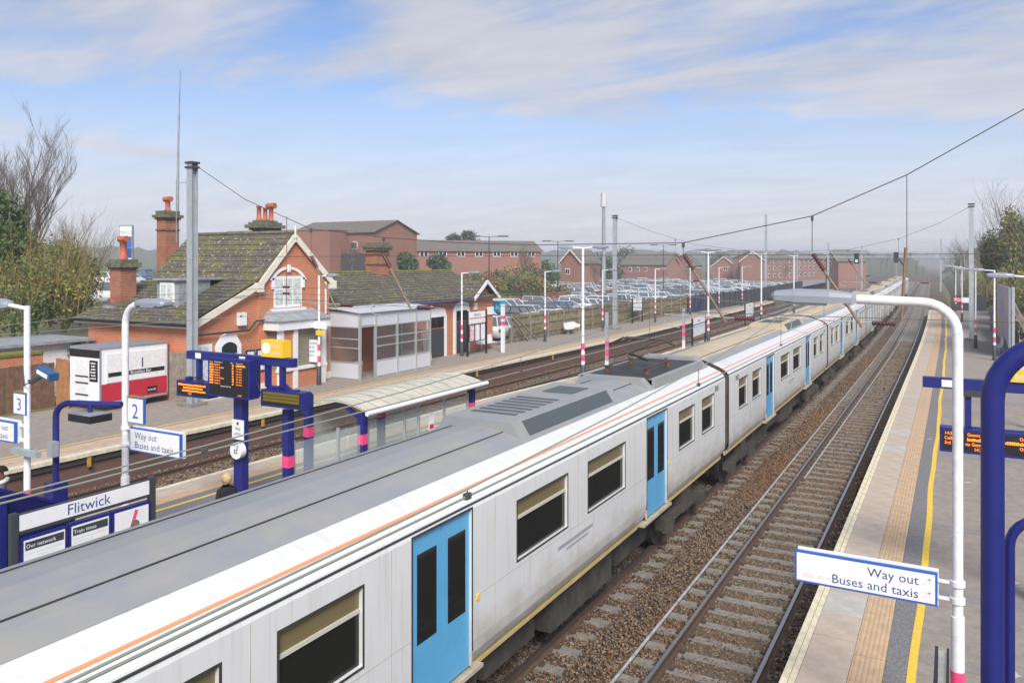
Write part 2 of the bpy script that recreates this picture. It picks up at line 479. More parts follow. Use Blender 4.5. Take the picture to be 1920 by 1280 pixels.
def track(name, cx, y_near, y_pieces):
    global SLEEPER
    t = thing(name, (0, 0, 0), None, None); tag(t, kind='structure')
    for sg in (-0.75, 0.75):
        m = MB(); rail_profile(m, lambda y: cx(y) + sg, [y for y in ytr if y >= y_near - 8]); m.build('rail', ['rail_rust', 'rail_top'], t)
    y = y_near
    rest = MB()
    while y < 300:
        if y < y_pieces:
            if SLEEPER is None:
                SLEEPER = sleeper_mesh().build('sleeper', ['sleeper', 'rail_rust'], t, local=True); o = SLEEPER
            else: o = dup(SLEEPER, t)
            o.location = (cx(y) + random.uniform(-0.02, 0.02), y, random.uniform(-0.012, 0.006)); o.rotation_euler = (0, 0, random.uniform(-0.012, 0.012))
        else:
            rest.box(cx(y) - 1.27, cx(y) + 1.27, y - 0.12, y + 0.12, -0.3, -0.16)
        y += 0.65
    rest.build('far_sleepers', ['sleeper'], t, kind='stuff')
    return t
track('railway_track', lambda y: -3.5 + sx(y), 7.0, 75)
track('railway_track', lambda y: -6.93 + sx(y), 8.0, 75)
track('railway_track', lambda y: xL(y) + 1.5, 12.0, 70)
# spare rails lying beside and inside the right-hand track
m = MB(); m.tube([(-4.78 + sx(y), y, -0.11) for y in frange(6, 50, 8) + frange(55, 130, 5)], 0.03, 8)
m.build('spare_rail', ['spare_rail', 'spare_rail'], label='long pale spare rail lying on the ballast between the two right-hand tracks', cat='rail')
m = MB(); m.tube([(-4.06 + (y - 28) * 0.0035 + sx(y), y, -0.11) for y in frange(26, 50, 6) + frange(55, 140, 5)], 0.03, 8)
m.build('spare_rail', ['spare_rail', 'spare_rail'], label='spare rail lying inside the right-hand track close to its left running rail', cat='rail')

# ballast stones: real geometry
def stones(name, regions, seed):
    rng = np.random.default_rng(seed)
    base = np.array([(1, 0, 0), (-1, 0, 0), (0, 1, 0), (0, -1, 0), (0, 0, 1), (0, 0, -1)], float)
    tri = np.array([(0, 2, 4), (2, 1, 4), (1, 3, 4), (3, 0, 4), (2, 0, 5), (1, 2, 5), (3, 1, 5), (0, 3, 5)])
    Vs = []; n_tot = 0; cols = []
    for (x0, x1, y0, y1, dens, size, zb) in regions:
        n = int((x1 - x0) * (y1 - y0) * dens)
        p = np.stack([rng.uniform(x0, x1, n), rng.uniform(y0, y1, n), np.zeros(n)], 1)
        p[:, 0] += np.array([sx(t) for t in p[:, 1]])
        s = size * rng.uniform(0.6, 1.35, n)
        p[:, 2] = zb + rng.uniform(-0.3, 0.55, n) * size
        q = rng.normal(size=(n, 3, 3)); q, _ = np.linalg.qr(q)
        sc = s[:, None] * rng.uniform(0.55, 1.0, (n, 3))
        v = base[None] * (1 + rng.uniform(-0.25, 0.25, (n, 6, 1)))
        v = v * sc[:, None, :]
        v = np.einsum('nij,nkj->nki', q, v) + p[:, None, :]
        Vs.append(v.reshape(-1, 3)); c_ = rng.choice(4, n, p=[0.36, 0.30, 0.19, 0.15])
        rust = (np.sin(p[:, 1] * 0.55) + np.sin(p[:, 1] * 0.21 + 1.3) + 0.8 * np.sin(p[:, 0] * 2.2 + 0.9 * np.sin(p[:, 1] * 0.8)) + rng.normal(0, 0.8, n)) > 1.1
        c_[rust & (rng.random(n) < 0.7)] = 4
        cols.append(c_); n_tot += n
    V = np.concatenate(Vs); C = np.concatenate(cols)
    Fi = (tri[None] + (np.arange(n_tot) * 6)[:, None, None]).reshape(-1, 3)
    me = bpy.data.meshes.new(name)
    me.vertices.add(len(V)); me.vertices.foreach_set('co', V.ravel().astype(np.float32))
    me.loops.add(Fi.size); me.loops.foreach_set('vertex_index', Fi.ravel().astype(np.int32))
    me.polygons.add(len(Fi)); me.polygons.foreach_set('loop_start', (np.arange(len(Fi)) * 3).astype(np.int32))
    for mm in ('stone_brown', 'stone_tan', 'stone_grey', 'stone_dark', 'stone_rust'): me.materials.append(MATS[mm])
    me.polygons.foreach_set('material_index', np.repeat(C, 8).astype(np.int32))
    me.update(); me.validate()
    o = bpy.data.objects.new(name, me); SC.objects.link(o)
    tag(o, None, None, None, 'stuff')
    return o
o = stones('ballast_stones', [(-8.3, -4.35, 7, 16, 560, 0.034, -0.185), (-8.3, -4.35, 16, 26, 420, 0.036, -0.185), (-4.4, -2.6, 7, 16, 620, 0.033, -0.212), (-4.4, -2.6, 16, 26, 480, 0.035, -0.212), (-4.4, -2.6, 26, 42, 300, 0.042, -0.215), (-2.65, -2.1, 7, 42, 300, 0.038, -0.18), (-6.4, -4.35, 26, 42, 260, 0.044, -0.185), (-6.4, -2.1, 42, 75, 110, 0.05, -0.20), (-5.5, -4.95, 7, 30, 330, 0.034, -0.145), (-2.62, -2.1, 7, 30, 300, 0.034, -0.15), (-5.5, -4.95, 30, 60, 150, 0.045, -0.145)], 3)
tag(o, 'loose brown ballast stones between the right-hand rails', 'ballast')
o = stones('ballast_stones', [(-22.5, -17.6, 9, 26, 230, 0.045, -0.17), (-22.1, -16.5, 26, 48, 150, 0.05, -0.17), (-21.4, -16.0, 48, 90, 80, 0.06, -0.17)], 4)
tag(o, 'loose pale ballast stones below the station building platform', 'ballast')

# ------------------------------------------------------------------ platforms
def tactile_mat():
    m = mat('tactile', (0.52, 0.365, 0.225), 0.85, 0.14, 4)
    nt = m.node_tree; b_ = nt.nodes['Principled BSDF']
    geo = nt.nodes.new('ShaderNodeNewGeometry'); sp = nt.nodes.new('ShaderNodeVectorMath'); sp.operation = 'SCALE'; sp.inputs['Scale'].default_value = 15.0
    nt.links.new(geo.outputs['Position'], sp.inputs[0])
    fr = nt.nodes.new('ShaderNodeVectorMath'); fr.operation = 'FRACTION'; nt.links.new(sp.outputs[0], fr.inputs[0])
    su = nt.nodes.new('ShaderNodeVectorMath'); su.operation = 'SUBTRACT'; su.inputs[1].default_value = (0.5, 0.5, 0); nt.links.new(fr.outputs[0], su.inputs[0])
    ml = nt.nodes.new('ShaderNodeVectorMath'); ml.operation = 'MULTIPLY'; ml.inputs[1].default_value = (1, 1, 0); nt.links.new(su.outputs[0], ml.inputs[0])
    ln = nt.nodes.new('ShaderNodeVectorMath'); ln.operation = 'LENGTH'; nt.links.new(ml.outputs[0], ln.inputs[0])
    mr = nt.nodes.new('ShaderNodeMapRange'); mr.interpolation_type = 'SMOOTHSTEP'; mr.inputs['From Min'].default_value = 0.42; mr.inputs['From Max'].default_value = 0.25
    nt.links.new(ln.outputs['Value'], mr.inputs['Value'])
    bp = nt.nodes.new('ShaderNodeBump'); bp.inputs['Strength'].default_value = 1.0; bp.inputs['Distance'].default_value = 0.012
    nt.links.new(mr.outputs[0], bp.inputs['Height']); nt.links.new(bp.outputs[0], b_.inputs['Normal'])
tactile_mat()
def piece_run(name, parent, f0, f1, zt, th, y0, y1, ln, mats, gap=0.008, limit=140, zj=0.004):
    """row of separate slabs that follow the platform edge; alike pieces share one mesh where the run is straight"""
    y = y0; k = 0; shared = None
    while y < y1 - 0.01 and k < limit:
        ye = min(y + ln, y1)
        dz = random.uniform(-zj, zj)
        mm = mats[0] if (len(mats) == 1 or k == 0 or random.random() > 0.07) else mats[1]
        w = f1(y) - f0(y)
        if shared is None:
            s_ = MB(); s_.box(0, w, gap / 2, ln - gap / 2, -th, 0); shared = s_.build(name, MATS[mm], parent, local=True); o = shared
        else:
            o = dup(shared, parent)
        sl_ = (f0(ye) - f0(y)) / (ye - y)
        o.location = (f0(y), y, zt + dz); o.rotation_euler = (0, 0, -math.atan(sl_))
        if ye - y < ln - 1e-3: o.scale = (1, (ye - y) / ln, 1)
        if mm != mats[0]:
            o.data = o.data.copy(); o.data.materials[0] = MATS[mm]
        y = ye; k += 1
def wavy(f, amp, ph): return lambda y: f(y) + amp * math.sin(y * 0.45 + ph) + amp * 0.5 * math.sin(y * 1.3 + ph * 2)
yR = frange(-8, 50, 6) + frange(55, 106, 5)
def plat_right():
    p = thing('platform', (0, 0, 0), None, None); tag(p, kind='structure')
    m = MB(); slab(m, lambda y: xR(y) + 0.06, lambda y: 4.2, -0.42, 0.852, yR); m.build('platform_body', 'brick_wall', p)
    m = MB(); slab(m, lambda y: xR(y) + 1.20, lambda y: 4.2, 0.853, 0.905, yR); m.build('platform_surface', 'asphalt', p)
    m = MB(); strip(m, lambda y: xR(y) + 1.205, wavy(lambda y: xR(y) + 1.52, 0.015, 1), 0.9085, frange(-8, 106, 2)); m.build('resurfaced_strip', 'asphalt_dark', p)
    m = MB(); strip(m, wavy(lambda y: xR(y) + 1.50, 0.02, 0.3), wavy(lambda y: xR(y) + 1.615, 0.022, 0.3), 0.9125, frange(-8, 105, 0.8)); m.build('yellow_line', 'yellow_paint', p)
    piece_run('coping_stone', p, lambda y: xR(y) - 0.02, lambda y: xR(y) + 0.075, 0.917, 0.07, 2.0, 105.5, 0.90, ['coping'])
    piece_run('coping_stone', p, lambda y: xR(y) + 0.083, lambda y: xR(y) + 0.165, 0.916, 0.07, 2.3, 105.5, 0.90, ['coping'])
    piece_run('paving_slab', p, lambda y: xR(y) + 0.172, lambda y: xR(y) + 0.775, 0.912, 0.06, 2.1, 105.5, 0.90, ['paving', 'paving_grey'])
    piece_run('tactile_tile', p, lambda y: xR(y) + 0.783, lambda y: xR(y) + 1.195, 0.912, 0.06, 2.1, 105.5, 0.80, ['tactile'])
    for (y0, y1, xa) in ((12.7, 13.05, -0.35), (15.3, 15.75, -0.4), (19.2, 19.6, -0.42), (26.5, 27.2, -0.4), (37, 37.8, -0.4)):       # trench repairs
        m = MB(); m.add([(xa, y0, 0.9085), (4.2, y0 + 0.25, 0.9085), (4.2, y1 + 0.25, 0.9085), (xa, y1, 0.9085)], [(0, 1, 2, 3)]); m.build('repair_patch', 'asphalt_patch', p)
    rr = random.Random(5)
    for k in range(12):
        cx, cy = rr.uniform(-0.75, 1.6), rr.uniform(9.5, 34); m = MB(); n = 14; r0 = rr.uniform(0.05, 0.16)
        m.add([(cx + math.cos(2 * math.pi * i / n) * r0 * rr.uniform(0.35, 1.2), cy + math.sin(2 * math.pi * i / n) * r0 * rr.uniform(0.35, 1.2), 0.9135) for i in range(n)], [tuple(range(n))]); m.build('splash_mark', 'paving_grey', p)
    # drain grating across the platform
    g = MB()
    for i in range(26): g.box(-0.25 + i * 0.05, -0.225 + i * 0.05, 11.25, 11.75, 0.906, 0.914)
    for j in range(6): g.box(-0.25, 1.08, 11.25 + j * 0.1, 11.27 + j * 0.1, 0.906, 0.916)
    g.build('drain_grating', 'galv', p)
    # ramp at the far end
    m = MB(); m.add([(xR(106), 106, 0.9), (3.2, 106, 0.9), (xR(116), 116, -0.2), (3.2, 116, -0.2)], [(0, 1, 3, 2)]); m.build('platform_ramp', 'asphalt', p)
plat_right()
yLs = frange(-8, 57, 5) + frange(62, 118, 5)
def plat_left():
    p = thing('platform', (0, 0, 0), None, None); tag(p, kind='structure')
    m = MB(); slab(m, lambda y: -34 if y < 47 else -27.35 + sx(y), lambda y: xL(y) - 0.10, -0.42, 0.80, yLs); m.build('platform_body', 'brick_wall', p)
    m = MB(); slab(m, lambda y: -34 if y < 47 else -27.3 + sx(y), lambda y: xL(y) - 0.24, 0.803, 0.905, yLs); m.build('platform_surface', 'asphalt', p)
    m = MB(); strip(m, lambda y: xL(y) - 1.32, lambda y: xL(y) - 0.245, 0.9095, yLs); m.build('edge_paving', 'paving', p)
    m = MB(); strip(m, lambda y: xL(y) - 1.05, lambda y: xL(y) - 0.66, 0.9135, yLs); m.build('tactile_strip', 'tactile', p)
    m = MB(); strip(m, wavy(lambda y: xL(y) - 1.60, 0.02, 2), wavy(lambda y: xL(y) - 1.49, 0.02, 2), 0.910, frange(-8, 116, 1.5)); m.build('yellow_line', 'yellow_paint', p)
    piece_run('coping_stone', p, lambda y: xL(y) - 0.24, lambda y: xL(y) + 0.03, 0.915, 0.11, 4, 116, 0.95, ['coping'])
    # dark ledge under the coping, pipe run and yellow brackets
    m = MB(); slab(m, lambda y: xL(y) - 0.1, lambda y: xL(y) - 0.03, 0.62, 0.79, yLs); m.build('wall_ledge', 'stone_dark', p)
    m = MB()
    for yy in (14.6, 21.3, 27.9, 36.0, 44.5, 53.0):
        m.box(xL(yy) - 0.03, xL(yy) + 0.03, yy - 0.05, yy + 0.05, 0.5, 0.78)
    m.build('cable_brackets', mat('bracket_ochre', (0.45, 0.27, 0.03), 0.8, 0.4, 9), p)
    m = MB(); strip(m, lambda y: -34 if y < 24 else -30, lambda y: -30.4 if y < 24 else -30, 0.909, [8, 16, 20]); m.build('mossy_margin', 'grass', p)
plat_left()
yIs = frange(-8, 57, 3) + frange(62, 108, 5)
def plat_island():
    p = thing('platform', (0, 0, 0), None, None); tag(p, kind='structure')
    m = MB(); slab(m, lambda y: xI(y) + 0.06, lambda y: xIR(y) - 0.06, -0.42, 0.852, yIs); m.build('platform_body', 'brick_wall', p)
    m = MB(); slab(m, lambda y: xI(y) + 1.2, lambda y: xIR(y) - 1.2, 0.853, 0.905, yIs); m.build('platform_surface', 'asphalt_dark', p)
    for f, sg in ((xI, 1), (xIR, -1)):
        def e(d, f=f, sg=sg): return lambda y: f(y) + sg * d
        m = MB(); slab(m, e(-0.02), e(0.16), 0.80, 0.917, yIs); m.build('coping', 'coping', p)
        m = MB(); slab(m, e(0.165), e(0.78), 0.80, 0.912, yIs); m.build('edge_paving', 'paving', p)
        m = MB(); slab(m, e(0.785), e(1.19), 0.80, 0.913, yIs); m.build('tactile_strip', 'tactile', p)
        m = MB(); strip(m, wavy(e(1.52), 0.015, 1), wavy(e(1.63), 0.015, 1), 0.9105, frange(-8, 106, 1.5)); m.build('yellow_line', 'yellow_paint', p)
plat_island()
# ------------------------------------------------------------------ train
def train_paint():
    m = mat('train_white', (0.64, 0.65, 0.645), 0.30)
    nt = m.node_tree; b_ = nt.nodes['Principled BSDF']
    tcn = nt.nodes.new('ShaderNodeTexCoord'); sp = nt.nodes.new('ShaderNodeSeparateXYZ'); nt.links.new(tcn.outputs['Object'], sp.inputs[0])
    mp = nt.nodes.new('ShaderNodeMapping'); mp.inputs['Scale'].default_value = (3, 1.1, 2.0); nt.links.new(tcn.outputs['Object'], mp.inputs[0])
    n = nt.nodes.new('ShaderNodeTexNoise'); n.inputs['Scale'].default_value = 1.6; n.inputs['Detail'].default_value = 6; n.inputs['Roughness'].default_value = 0.65; nt.links.new(mp.outputs[0], n.inputs['Vector'])
    ad = nt.nodes.new('ShaderNodeMath'); ad.operation = 'MULTIPLY_ADD'; ad.inputs[1].default_value = -1.3; nt.links.new(n.outputs['Fac'], ad.inputs[0]); nt.links.new(sp.outputs[2], ad.inputs[2])
    mr = nt.nodes.new('ShaderNodeMapRange'); mr.inputs['From Min'].default_value = 1.32; mr.inputs['From Max'].default_value = 0.50; mr.inputs['To Max'].default_value = 0.9; nt.links.new(ad.outputs[0], mr.inputs['Value'])
    mx = nt.nodes.new('ShaderNodeMix'); mx.data_type = 'RGBA'; mx.inputs[6].default_value = (0.64, 0.65, 0.645, 1); mx.inputs[7].default_value = (0.36, 0.31, 0.24, 1)
    nt.links.new(mr.outputs[0], mx.inputs[0])
    mp2 = nt.nodes.new('ShaderNodeMapping'); mp2.inputs['Scale'].default_value = (1, 7, 0.5); nt.links.new(tcn.outputs['Object'], mp2.inputs[0])
    n2 = nt.nodes.new('ShaderNodeTexNoise'); n2.inputs['Scale'].default_value = 1.5; n2.inputs['Detail'].default_value = 5; nt.links.new(mp2.outputs[0], n2.inputs['Vector'])
    mr2 = nt.nodes.new('ShaderNodeMapRange'); mr2.inputs['From Min'].default_value = 0.5; mr2.inputs['From Max'].default_value = 0.72; mr2.inputs['To Max'].default_value = 0.32; nt.links.new(n2.outputs['Fac'], mr2.inputs['Value'])
    mx2 = nt.nodes.new('ShaderNodeMix'); mx2.data_type = 'RGBA'; nt.links.new(mr2.outputs[0], mx2.inputs[0]); nt.links.new(mx.outputs[2], mx2.inputs[6]); mx2.inputs[7].default_value = (0.44, 0.41, 0.35, 1)
    nt.links.new(mx2.outputs[2], b_.inputs['Base Color'])
train_paint()
mat('train_roof', (0.235, 0.255, 0.28), 0.5, 0.0, 1.7, detail=8, col2=(0.30, 0.29, 0.265))
mat('train_tan', (0.47, 0.39, 0.27), 0.7, 0.12, 1.2)
mat('train_door', (0.10, 0.37, 0.62), 0.35, 0.06, 2)
mat('train_dirt_shade', (0.062, 0.053, 0.042), 0.85, 0.4, 3)  # grime tone, darkened further to paint in shade under and between carriages
mat('train_dark', (0.035, 0.034, 0.033), 0.6, 0.3, 4)
mat('orange_line', (0.90, 0.30, 0.14), 0.5)
mat('solebar', (0.42, 0.36, 0.26), 0.7, 0.2, 3)
mat('vent', (0.07, 0.085, 0.09), 0.5)
mat('hopper', (0.16, 0.13, 0.06), 0.25)
mat('bar_grey', (0.52, 0.50, 0.42), 0.5)
WINS = [(1.4, 2.5), (3.2, 4.4), (7.85, 9.55), (10.4, 12.15), (15.6, 16.8), (17.5, 18.6)]
DOORS = [(5.3, 6.6), (13.4, 14.7)]
ZB, ZW0, ZW1, ZD = 1.62, 2.28, 3.12, 3.36
def side_strip(mb, x, y0, y1, z0, z1, holes, mi=0):
    """vertical wall in plane x with rectangular holes (y0,y1) over its full height z0..z1"""
    c = y0
    for (a, b_) in sorted(holes):
        if a > c: mb.quad((x, c, z0), (x, a, z0), (x, a, z1), (x, c, z1), mi)
        c = b_
    if c < y1: mb.quad((x, c, z0), (x, y1, z0), (x, y1, z1), (x, c, z1), mi)
def carriage(first):
    t = thing('train_carriage', (0, 0, 0), 'x', 'train carriage', 'carriages of the passing train')
    L0, L1 = 0.22, 19.78
    m = MB()
    for sg in (1, -1):
        x = 1.40 * sg
        side_strip(m, x, L0, L1, ZB, ZW0, DOORS); side_strip(m, x, L0, L1, ZW0, ZW1, DOORS + WINS); side_strip(m, x, L0, L1, ZW1, ZD, DOORS)
        prof = [(1.40, ZD), (1.37, 3.45), (1.28, 3.54), (1.10, 3.63), (0.92, 3.70)]
        for (xa, za), (xb, zb) in zip(prof, prof[1:]):
            m.add([(sg * xa, L0, za), (sg * xa, L1, za), (sg * xb, L1, zb), (sg * xb, L0, zb)], [(0, 1, 2, 3)], 0, True)
        for (xa, za), (xb, zb) in zip([(1.40, ZB), (1.385, 1.45), (1.345, 1.33), (1.28, 1.27)], [(1.385, 1.45), (1.345, 1.33), (1.28, 1.27)]):
            c = L0
            for (da, db) in DOORS + [(L1, L1)]:
                m.add([(sg * xa, c, za), (sg * xa, da, za), (sg * xb, da, zb), (sg * xb, c, zb)], [(0, 1, 2, 3)], 0, True); c = db
        for (a, b_) in WINS:      # reveals
            for z in (ZW0, ZW1): m.quad((x, a, z), (x, b_, z), (x - sg * 0.05, b_, z), (x - sg * 0.05, a, z))
            for yy in (a, b_): m.quad((x, yy, ZW0), (x, yy, ZW1), (x - sg * 0.05, yy, ZW1), (x - sg * 0.05, yy, ZW0))
        for (a, b_) in DOORS:
            m.quad((x, a, ZD), (x, b_, ZD), (x - sg * 0.08, b_, ZD), (x - sg * 0.08, a, ZD))
            for yy in (a, b_): m.quad((x, yy, 1.30), (x, yy, ZD), (x - sg * 0.08, yy, ZD), (x - sg * 0.08, yy, 1.30))
    endp = [(-1.28, 1.28), (1.28, 1.28), (1.39, ZB), (1.39, ZD), (1.27, 3.53), (0.92, 3.69), (0, 3.86), (-0.92, 3.69), (-1.27, 3.53), (-1.39, ZD), (-1.39, ZB)]
    for ye in (L0 + 0.004, L1 - 0.004): MB().add([(x, ye, z) for x, z in endp], [tuple(range(11))]).build('end_wall', 'train_dirt_shade', t, local=True)  # dark colour on the end walls stands in for shade in the gaps
    m.quad((-1.28, L0, 1.272), (1.28, L0, 1.272), (1.28, L1, 1.272), (-1.28, L1, 1.272))
    body = m.build('body', 'train_white', t, local=True)
    # roof skin
    m = MB()
    rp = [(-0.93, 3.702), (-0.63, 3.795), (-0.3, 3.86), (0, 3.88), (0.3, 3.86), (0.63, 3.795), (0.93, 3.702)]
    for (xa, za), (xb, zb) in zip(rp, rp[1:]):
        mi = 0 if first or abs(xa + xb) > 1.4 else 1
        m.add([(xa, L0, za), (xb, L0, zb), (xb, L1, zb), (xa, L1, za)], [(0, 1, 2, 3)], mi, True)
    roof = m.build('roof', ['train_roof', 'train_tan'], t, local=True)
    # long seams along the roof
    m = MB()
    for x, z in ((0.5, 3.823), (-0.5, 3.823)): m.box(x - 0.008, x + 0.008, L0, L1, z - 0.01, z + 0.010)
    m.build('roof_seam', 'train_dark', roof, local=True)
    m = MB(); m.tube([(1.225, L0, 3.568), (1.225, L1, 3.568)], 0.02, 6)
    m.build('cantrail_stripe', 'orange_line', t, local=True)
    m = MB(); m.tube([(1.385, L0, 3.42), (1.385, L1, 3.42)], 0.014, 6); m.build('rain_gutter', 'train_dark', t, local=True)
    for sg in (1, -1):
        xw = sg * 1.352
        for (a, b_) in WINS:
            m = MB(); m.quad((xw, a, ZW0), (xw, b_, ZW0), (xw, b_, ZW1 - 0.27), (xw, a, ZW1 - 0.27), 0)
            m.quad((xw, a, ZW1 - 0.23), (xw, b_, ZW1 - 0.23), (xw, b_, ZW1), (xw, a, ZW1), 1)
            w = m.build('window', ['glass_window', 'hopper'], t, local=True)
            m = MB(); xs = sg * 1.402
            for (ya_, yb_, za_, zb_) in ((a - 0.03, b_ + 0.03, ZW0 - 0.03, ZW0), (a - 0.03, b_ + 0.03, ZW1, ZW1 + 0.03), (a - 0.03, a, ZW0, ZW1), (b_, b_ + 0.03, ZW0, ZW1)): m.box(xs - 0.002, xs + 0.002, ya_, yb_, za_, zb_)
            m.build('seal', 'train_dark', w, local=True)
            m = MB(); m.box(xw - 0.015, xw + sg * 0.02, a, b_, ZW1 - 0.272, ZW1 - 0.228); m.build('pane_bar', 'bar_grey', w, local=True)  # pale bar across the window between its lower and upper parts
        xd = sg * 1.33
        for (a, b_) in DOORS:
            mid = (a + b_) / 2
            m = MB(); xs = sg * 1.403
            for (ya_, yb_, za_, zb_) in ((a - 0.025, a, 1.5, ZD), (b_, b_ + 0.025, 1.5, ZD), (a - 0.025, b_ + 0.025, ZD, ZD + 0.025)): m.box(xs - 0.003, xs + 0.003, ya_, yb_, za_, zb_)
            m.build('door_seal', 'train_dark', t, local=True)
            m = MB(); m.tube([(sg * 1.40, b_ + 0.16, 2.15), (sg * 1.412, b_ + 0.16, 2.15)], 0.045, 12); m.build('door_button', 'help_yellow', t, local=True)
            for (c, d_) in ((a, mid - 0.008), (mid + 0.008, b_)):
                m = MB(); m.box(xd - 0.03, xd + 0.03, c, d_, 1.30, ZD); dr = m.build('door', 'train_door', t, local=True)
                m = MB(); m.box(xd + sg * 0.028, xd + sg * 0.036, c + 0.14, d_ - 0.10, 2.05, 3.12); m.build('window', 'glass_window', dr, local=True)
            m = MB(); m.box(sg * 1.22, sg * 1.43, a - 0.25, b_ + 0.25, 1.20, 1.25); m.build('door_step', 'solebar', t, local=True)
        m = MB(); m.box(sg * 1.24, sg * 1.275, L0, L1, 1.15, 1.268); sb = m.build('solebar', 'solebar', t, local=True)
        m = MB(); m.box(sg * 1.276, sg * 1.281, L0, L1, 1.185, 1.215); m.build('yellow_stripe', 'yellow_paint', sb, local=True)
    for sg in (1, -1):        # panel joints, grilles and livery mark on the bodyside
        m = MB()
        for yy in (0.9, 2.85, 4.9, 7.2, 9.98, 12.7, 15.1, 17.15, 19.1): m.box(sg * 1.4005, sg * 1.4025, yy - 0.004, yy + 0.004, 1.62, 3.35)
        m.box(sg * 1.4005, sg * 1.4025, L0, 5.25, 2.18, 2.186); m.box(sg * 1.4005, sg * 1.4025, 6.65, 13.35, 2.18, 2.186); m.box(sg * 1.4005, sg * 1.4025, 14.75, L1, 2.18, 2.186)
        m.build('panel_joints', 'solebar', body, local=True)
        for yy in (1.0, 18.7):
            m = MB()
            for k in range(5): m.box(sg * 1.4005, sg * 1.405, yy, yy + 0.35, 3.16 + k * 0.03, 3.175 + k * 0.03)
            m.build('grille', 'vent', body, local=True)
        m = MB(); m.box(sg * 1.4005, sg * 1.4022, 9.2, 10.6, 1.98, 2.04); m.box(sg * 1.4005, sg * 1.4022, 9.5, 10.4, 1.90, 1.94); m.build('livery_mark', 'galv', body, local=True)
    # underframe boxes
    for (a, b_, zz, xx) in ((5.0, 7.4, 0.40, 0.98), (7.7, 9.3, 0.48, 0.92), (9.7, 12.4, 0.38, 1.02), (12.8, 14.6, 0.45, 0.95)):
        m = MB(); m.box(-xx, xx, a, b_, zz, 1.26); m.build('equipment_box', 'train_dirt_shade', t, local=True)
    for yc in (3.0, 17.0):
        m = MB()
        for sg in (1, -1):
            m.bar((sg * 1.02, yc - 1.75, 0.56), (sg * 1.02, yc + 1.75, 0.56), 0.16, 0.2)
            m.box(sg * 0.92, sg * 1.16, yc - 0.35, yc + 0.35, 0.5, 1.1)
            for dy in (-1.3, 1.3): m.box(sg * 1.0, sg * 1.2, yc + dy - 0.18, yc + dy + 0.18, 0.32, 0.62)
        m.box(-1.0, 1.0, yc - 0.3, yc + 0.3, 0.45, 0.75)
        bg = m.build('bogie', 'train_dirt_shade', t, local=True)
        for dy in (-1.3, 1.3):
            for sg in (1, -1):
                m = MB(); m.tube([(sg * 0.69, yc + dy, 0.42), (sg * 0.82, yc + dy, 0.42)], 0.42, 20); m.build('wheel', 'train_dark', bg, local=True)
    m = MB(); m.box(-0.62, 0.62, 19.78, 20.24, 1.1, 3.3); m.build('gangway', 'train_dark', t, local=True)
    m = MB(); m.box(-0.3, 0.3, 19.6, 20.4, 0.75, 1.0); m.build('coupler', 'train_dark', t, local=True)
    # roof equipment
    def ac(y0, y1, nm='air_conditioning_unit'):
        m = MB()
        pr = [(-0.84, 3.70), (-0.64, 3.99), (0.64, 3.99), (0.84, 3.70)]
        m.prism(pr, 'y', y0, y1)
        u = m.build(nm, 'train_roof' if first else 'train_tan', t, local=True)
        for k in range(7):
            m = MB(); yy = y0 + 0.55 + k * 0.27
            m.box(-0.46, 0.42, yy, yy + 0.13, 3.985, 4.0); m.build('grille_slot', 'vent', u, local=True)
        m = MB(); m.obox((0.745, (y0 + y1) / 2, 3.85), (0, (y1 - y0) * 0.42, 0), (0.075, 0, -0.109), (0.006, 0, 0.0042)); m.build('side_grille', 'vent', u, local=True)
        m = MB(); m.box(-0.3, 0.35, y1 - 1.3, y1 - 0.5, 3.985, 4.003); m.build('fan_cover', 'vent', u, local=True)
    if first:
        ac(9.0, 13.3)
        # pantograph well: sunken dark tray with insulators and a raised pantograph
        m = MB()
        m.box(-0.88, 0.88, 15.2, 19.1, 3.70, 3.892, 0)
        w = m.build('pantograph_well', 'train_dark', t, local=True)
        m = MB()
        m.prism([(-0.96, 3.68), (-0.7, 3.93), (0.7, 3.93), (0.96, 3.68)], 'y', 14.9, 15.2); m.prism([(-0.97, 3.68), (-0.7, 3.97), (0.7, 3.97), (0.97, 3.68)], 'y', 19.1, 19.6)
        m.box(0.80, 0.96, 15.2, 19.1, 3.68, 3.90); m.box(-0.96, -0.80, 15.2, 19.1, 3.68, 3.90)
        m.build('well_fairing', 'train_roof', w, local=True)
        for (px_, py_) in ((-0.5, 15.9), (0.5, 15.9), (-0.5, 17.5), (0.5, 17.5), (0.2, 18.3)):
            m = MB()
            for k in range(4): m.tube([(px_, py_, 3.90 + k * 0.035), (px_, py_, 3.92 + k * 0.035)], 0.06, 10)
            m.tube([(px_, py_, 3.88), (px_, py_, 4.04)], 0.03, 8); m.build('insulator', 'rust_brown', w, local=True)
        m = MB()
        m.box(-0.55, 0.55, 15.82, 15.88, 4.03, 4.07); m.box(-0.55, 0.55, 17.47, 17.53, 4.03, 4.07)
        for s_ in (-0.5, 0.5): m.tube([(s_, 15.85, 4.05), (s_, 17.5, 4.05)], 0.02, 6)
        m.tube([(0, 17.4, 4.06), (0, 16.0, 4.38)], 0.035, 8)
        m.tube([(-0.12, 16.0, 4.42), (-0.35, 17.1, 4.60)], 0.025, 6); m.tube([(0.12, 16.0, 4.42), (0.35, 17.1, 4.60)], 0.025, 6)
        m.tube([(-0.82, 17.1, 4.50), (-0.55, 17.1, 4.63), (0.55, 17.1, 4.63), (0.82, 17.1, 4.50)], 0.03, 6)
        m.tube([(-0.55, 17.3, 4.63), (0.55, 17.3, 4.63)], 0.025, 6)
        m.build('pantograph', 'train_dirt_shade', t, local=True)
    else:
        ac(12.2, 16.4)
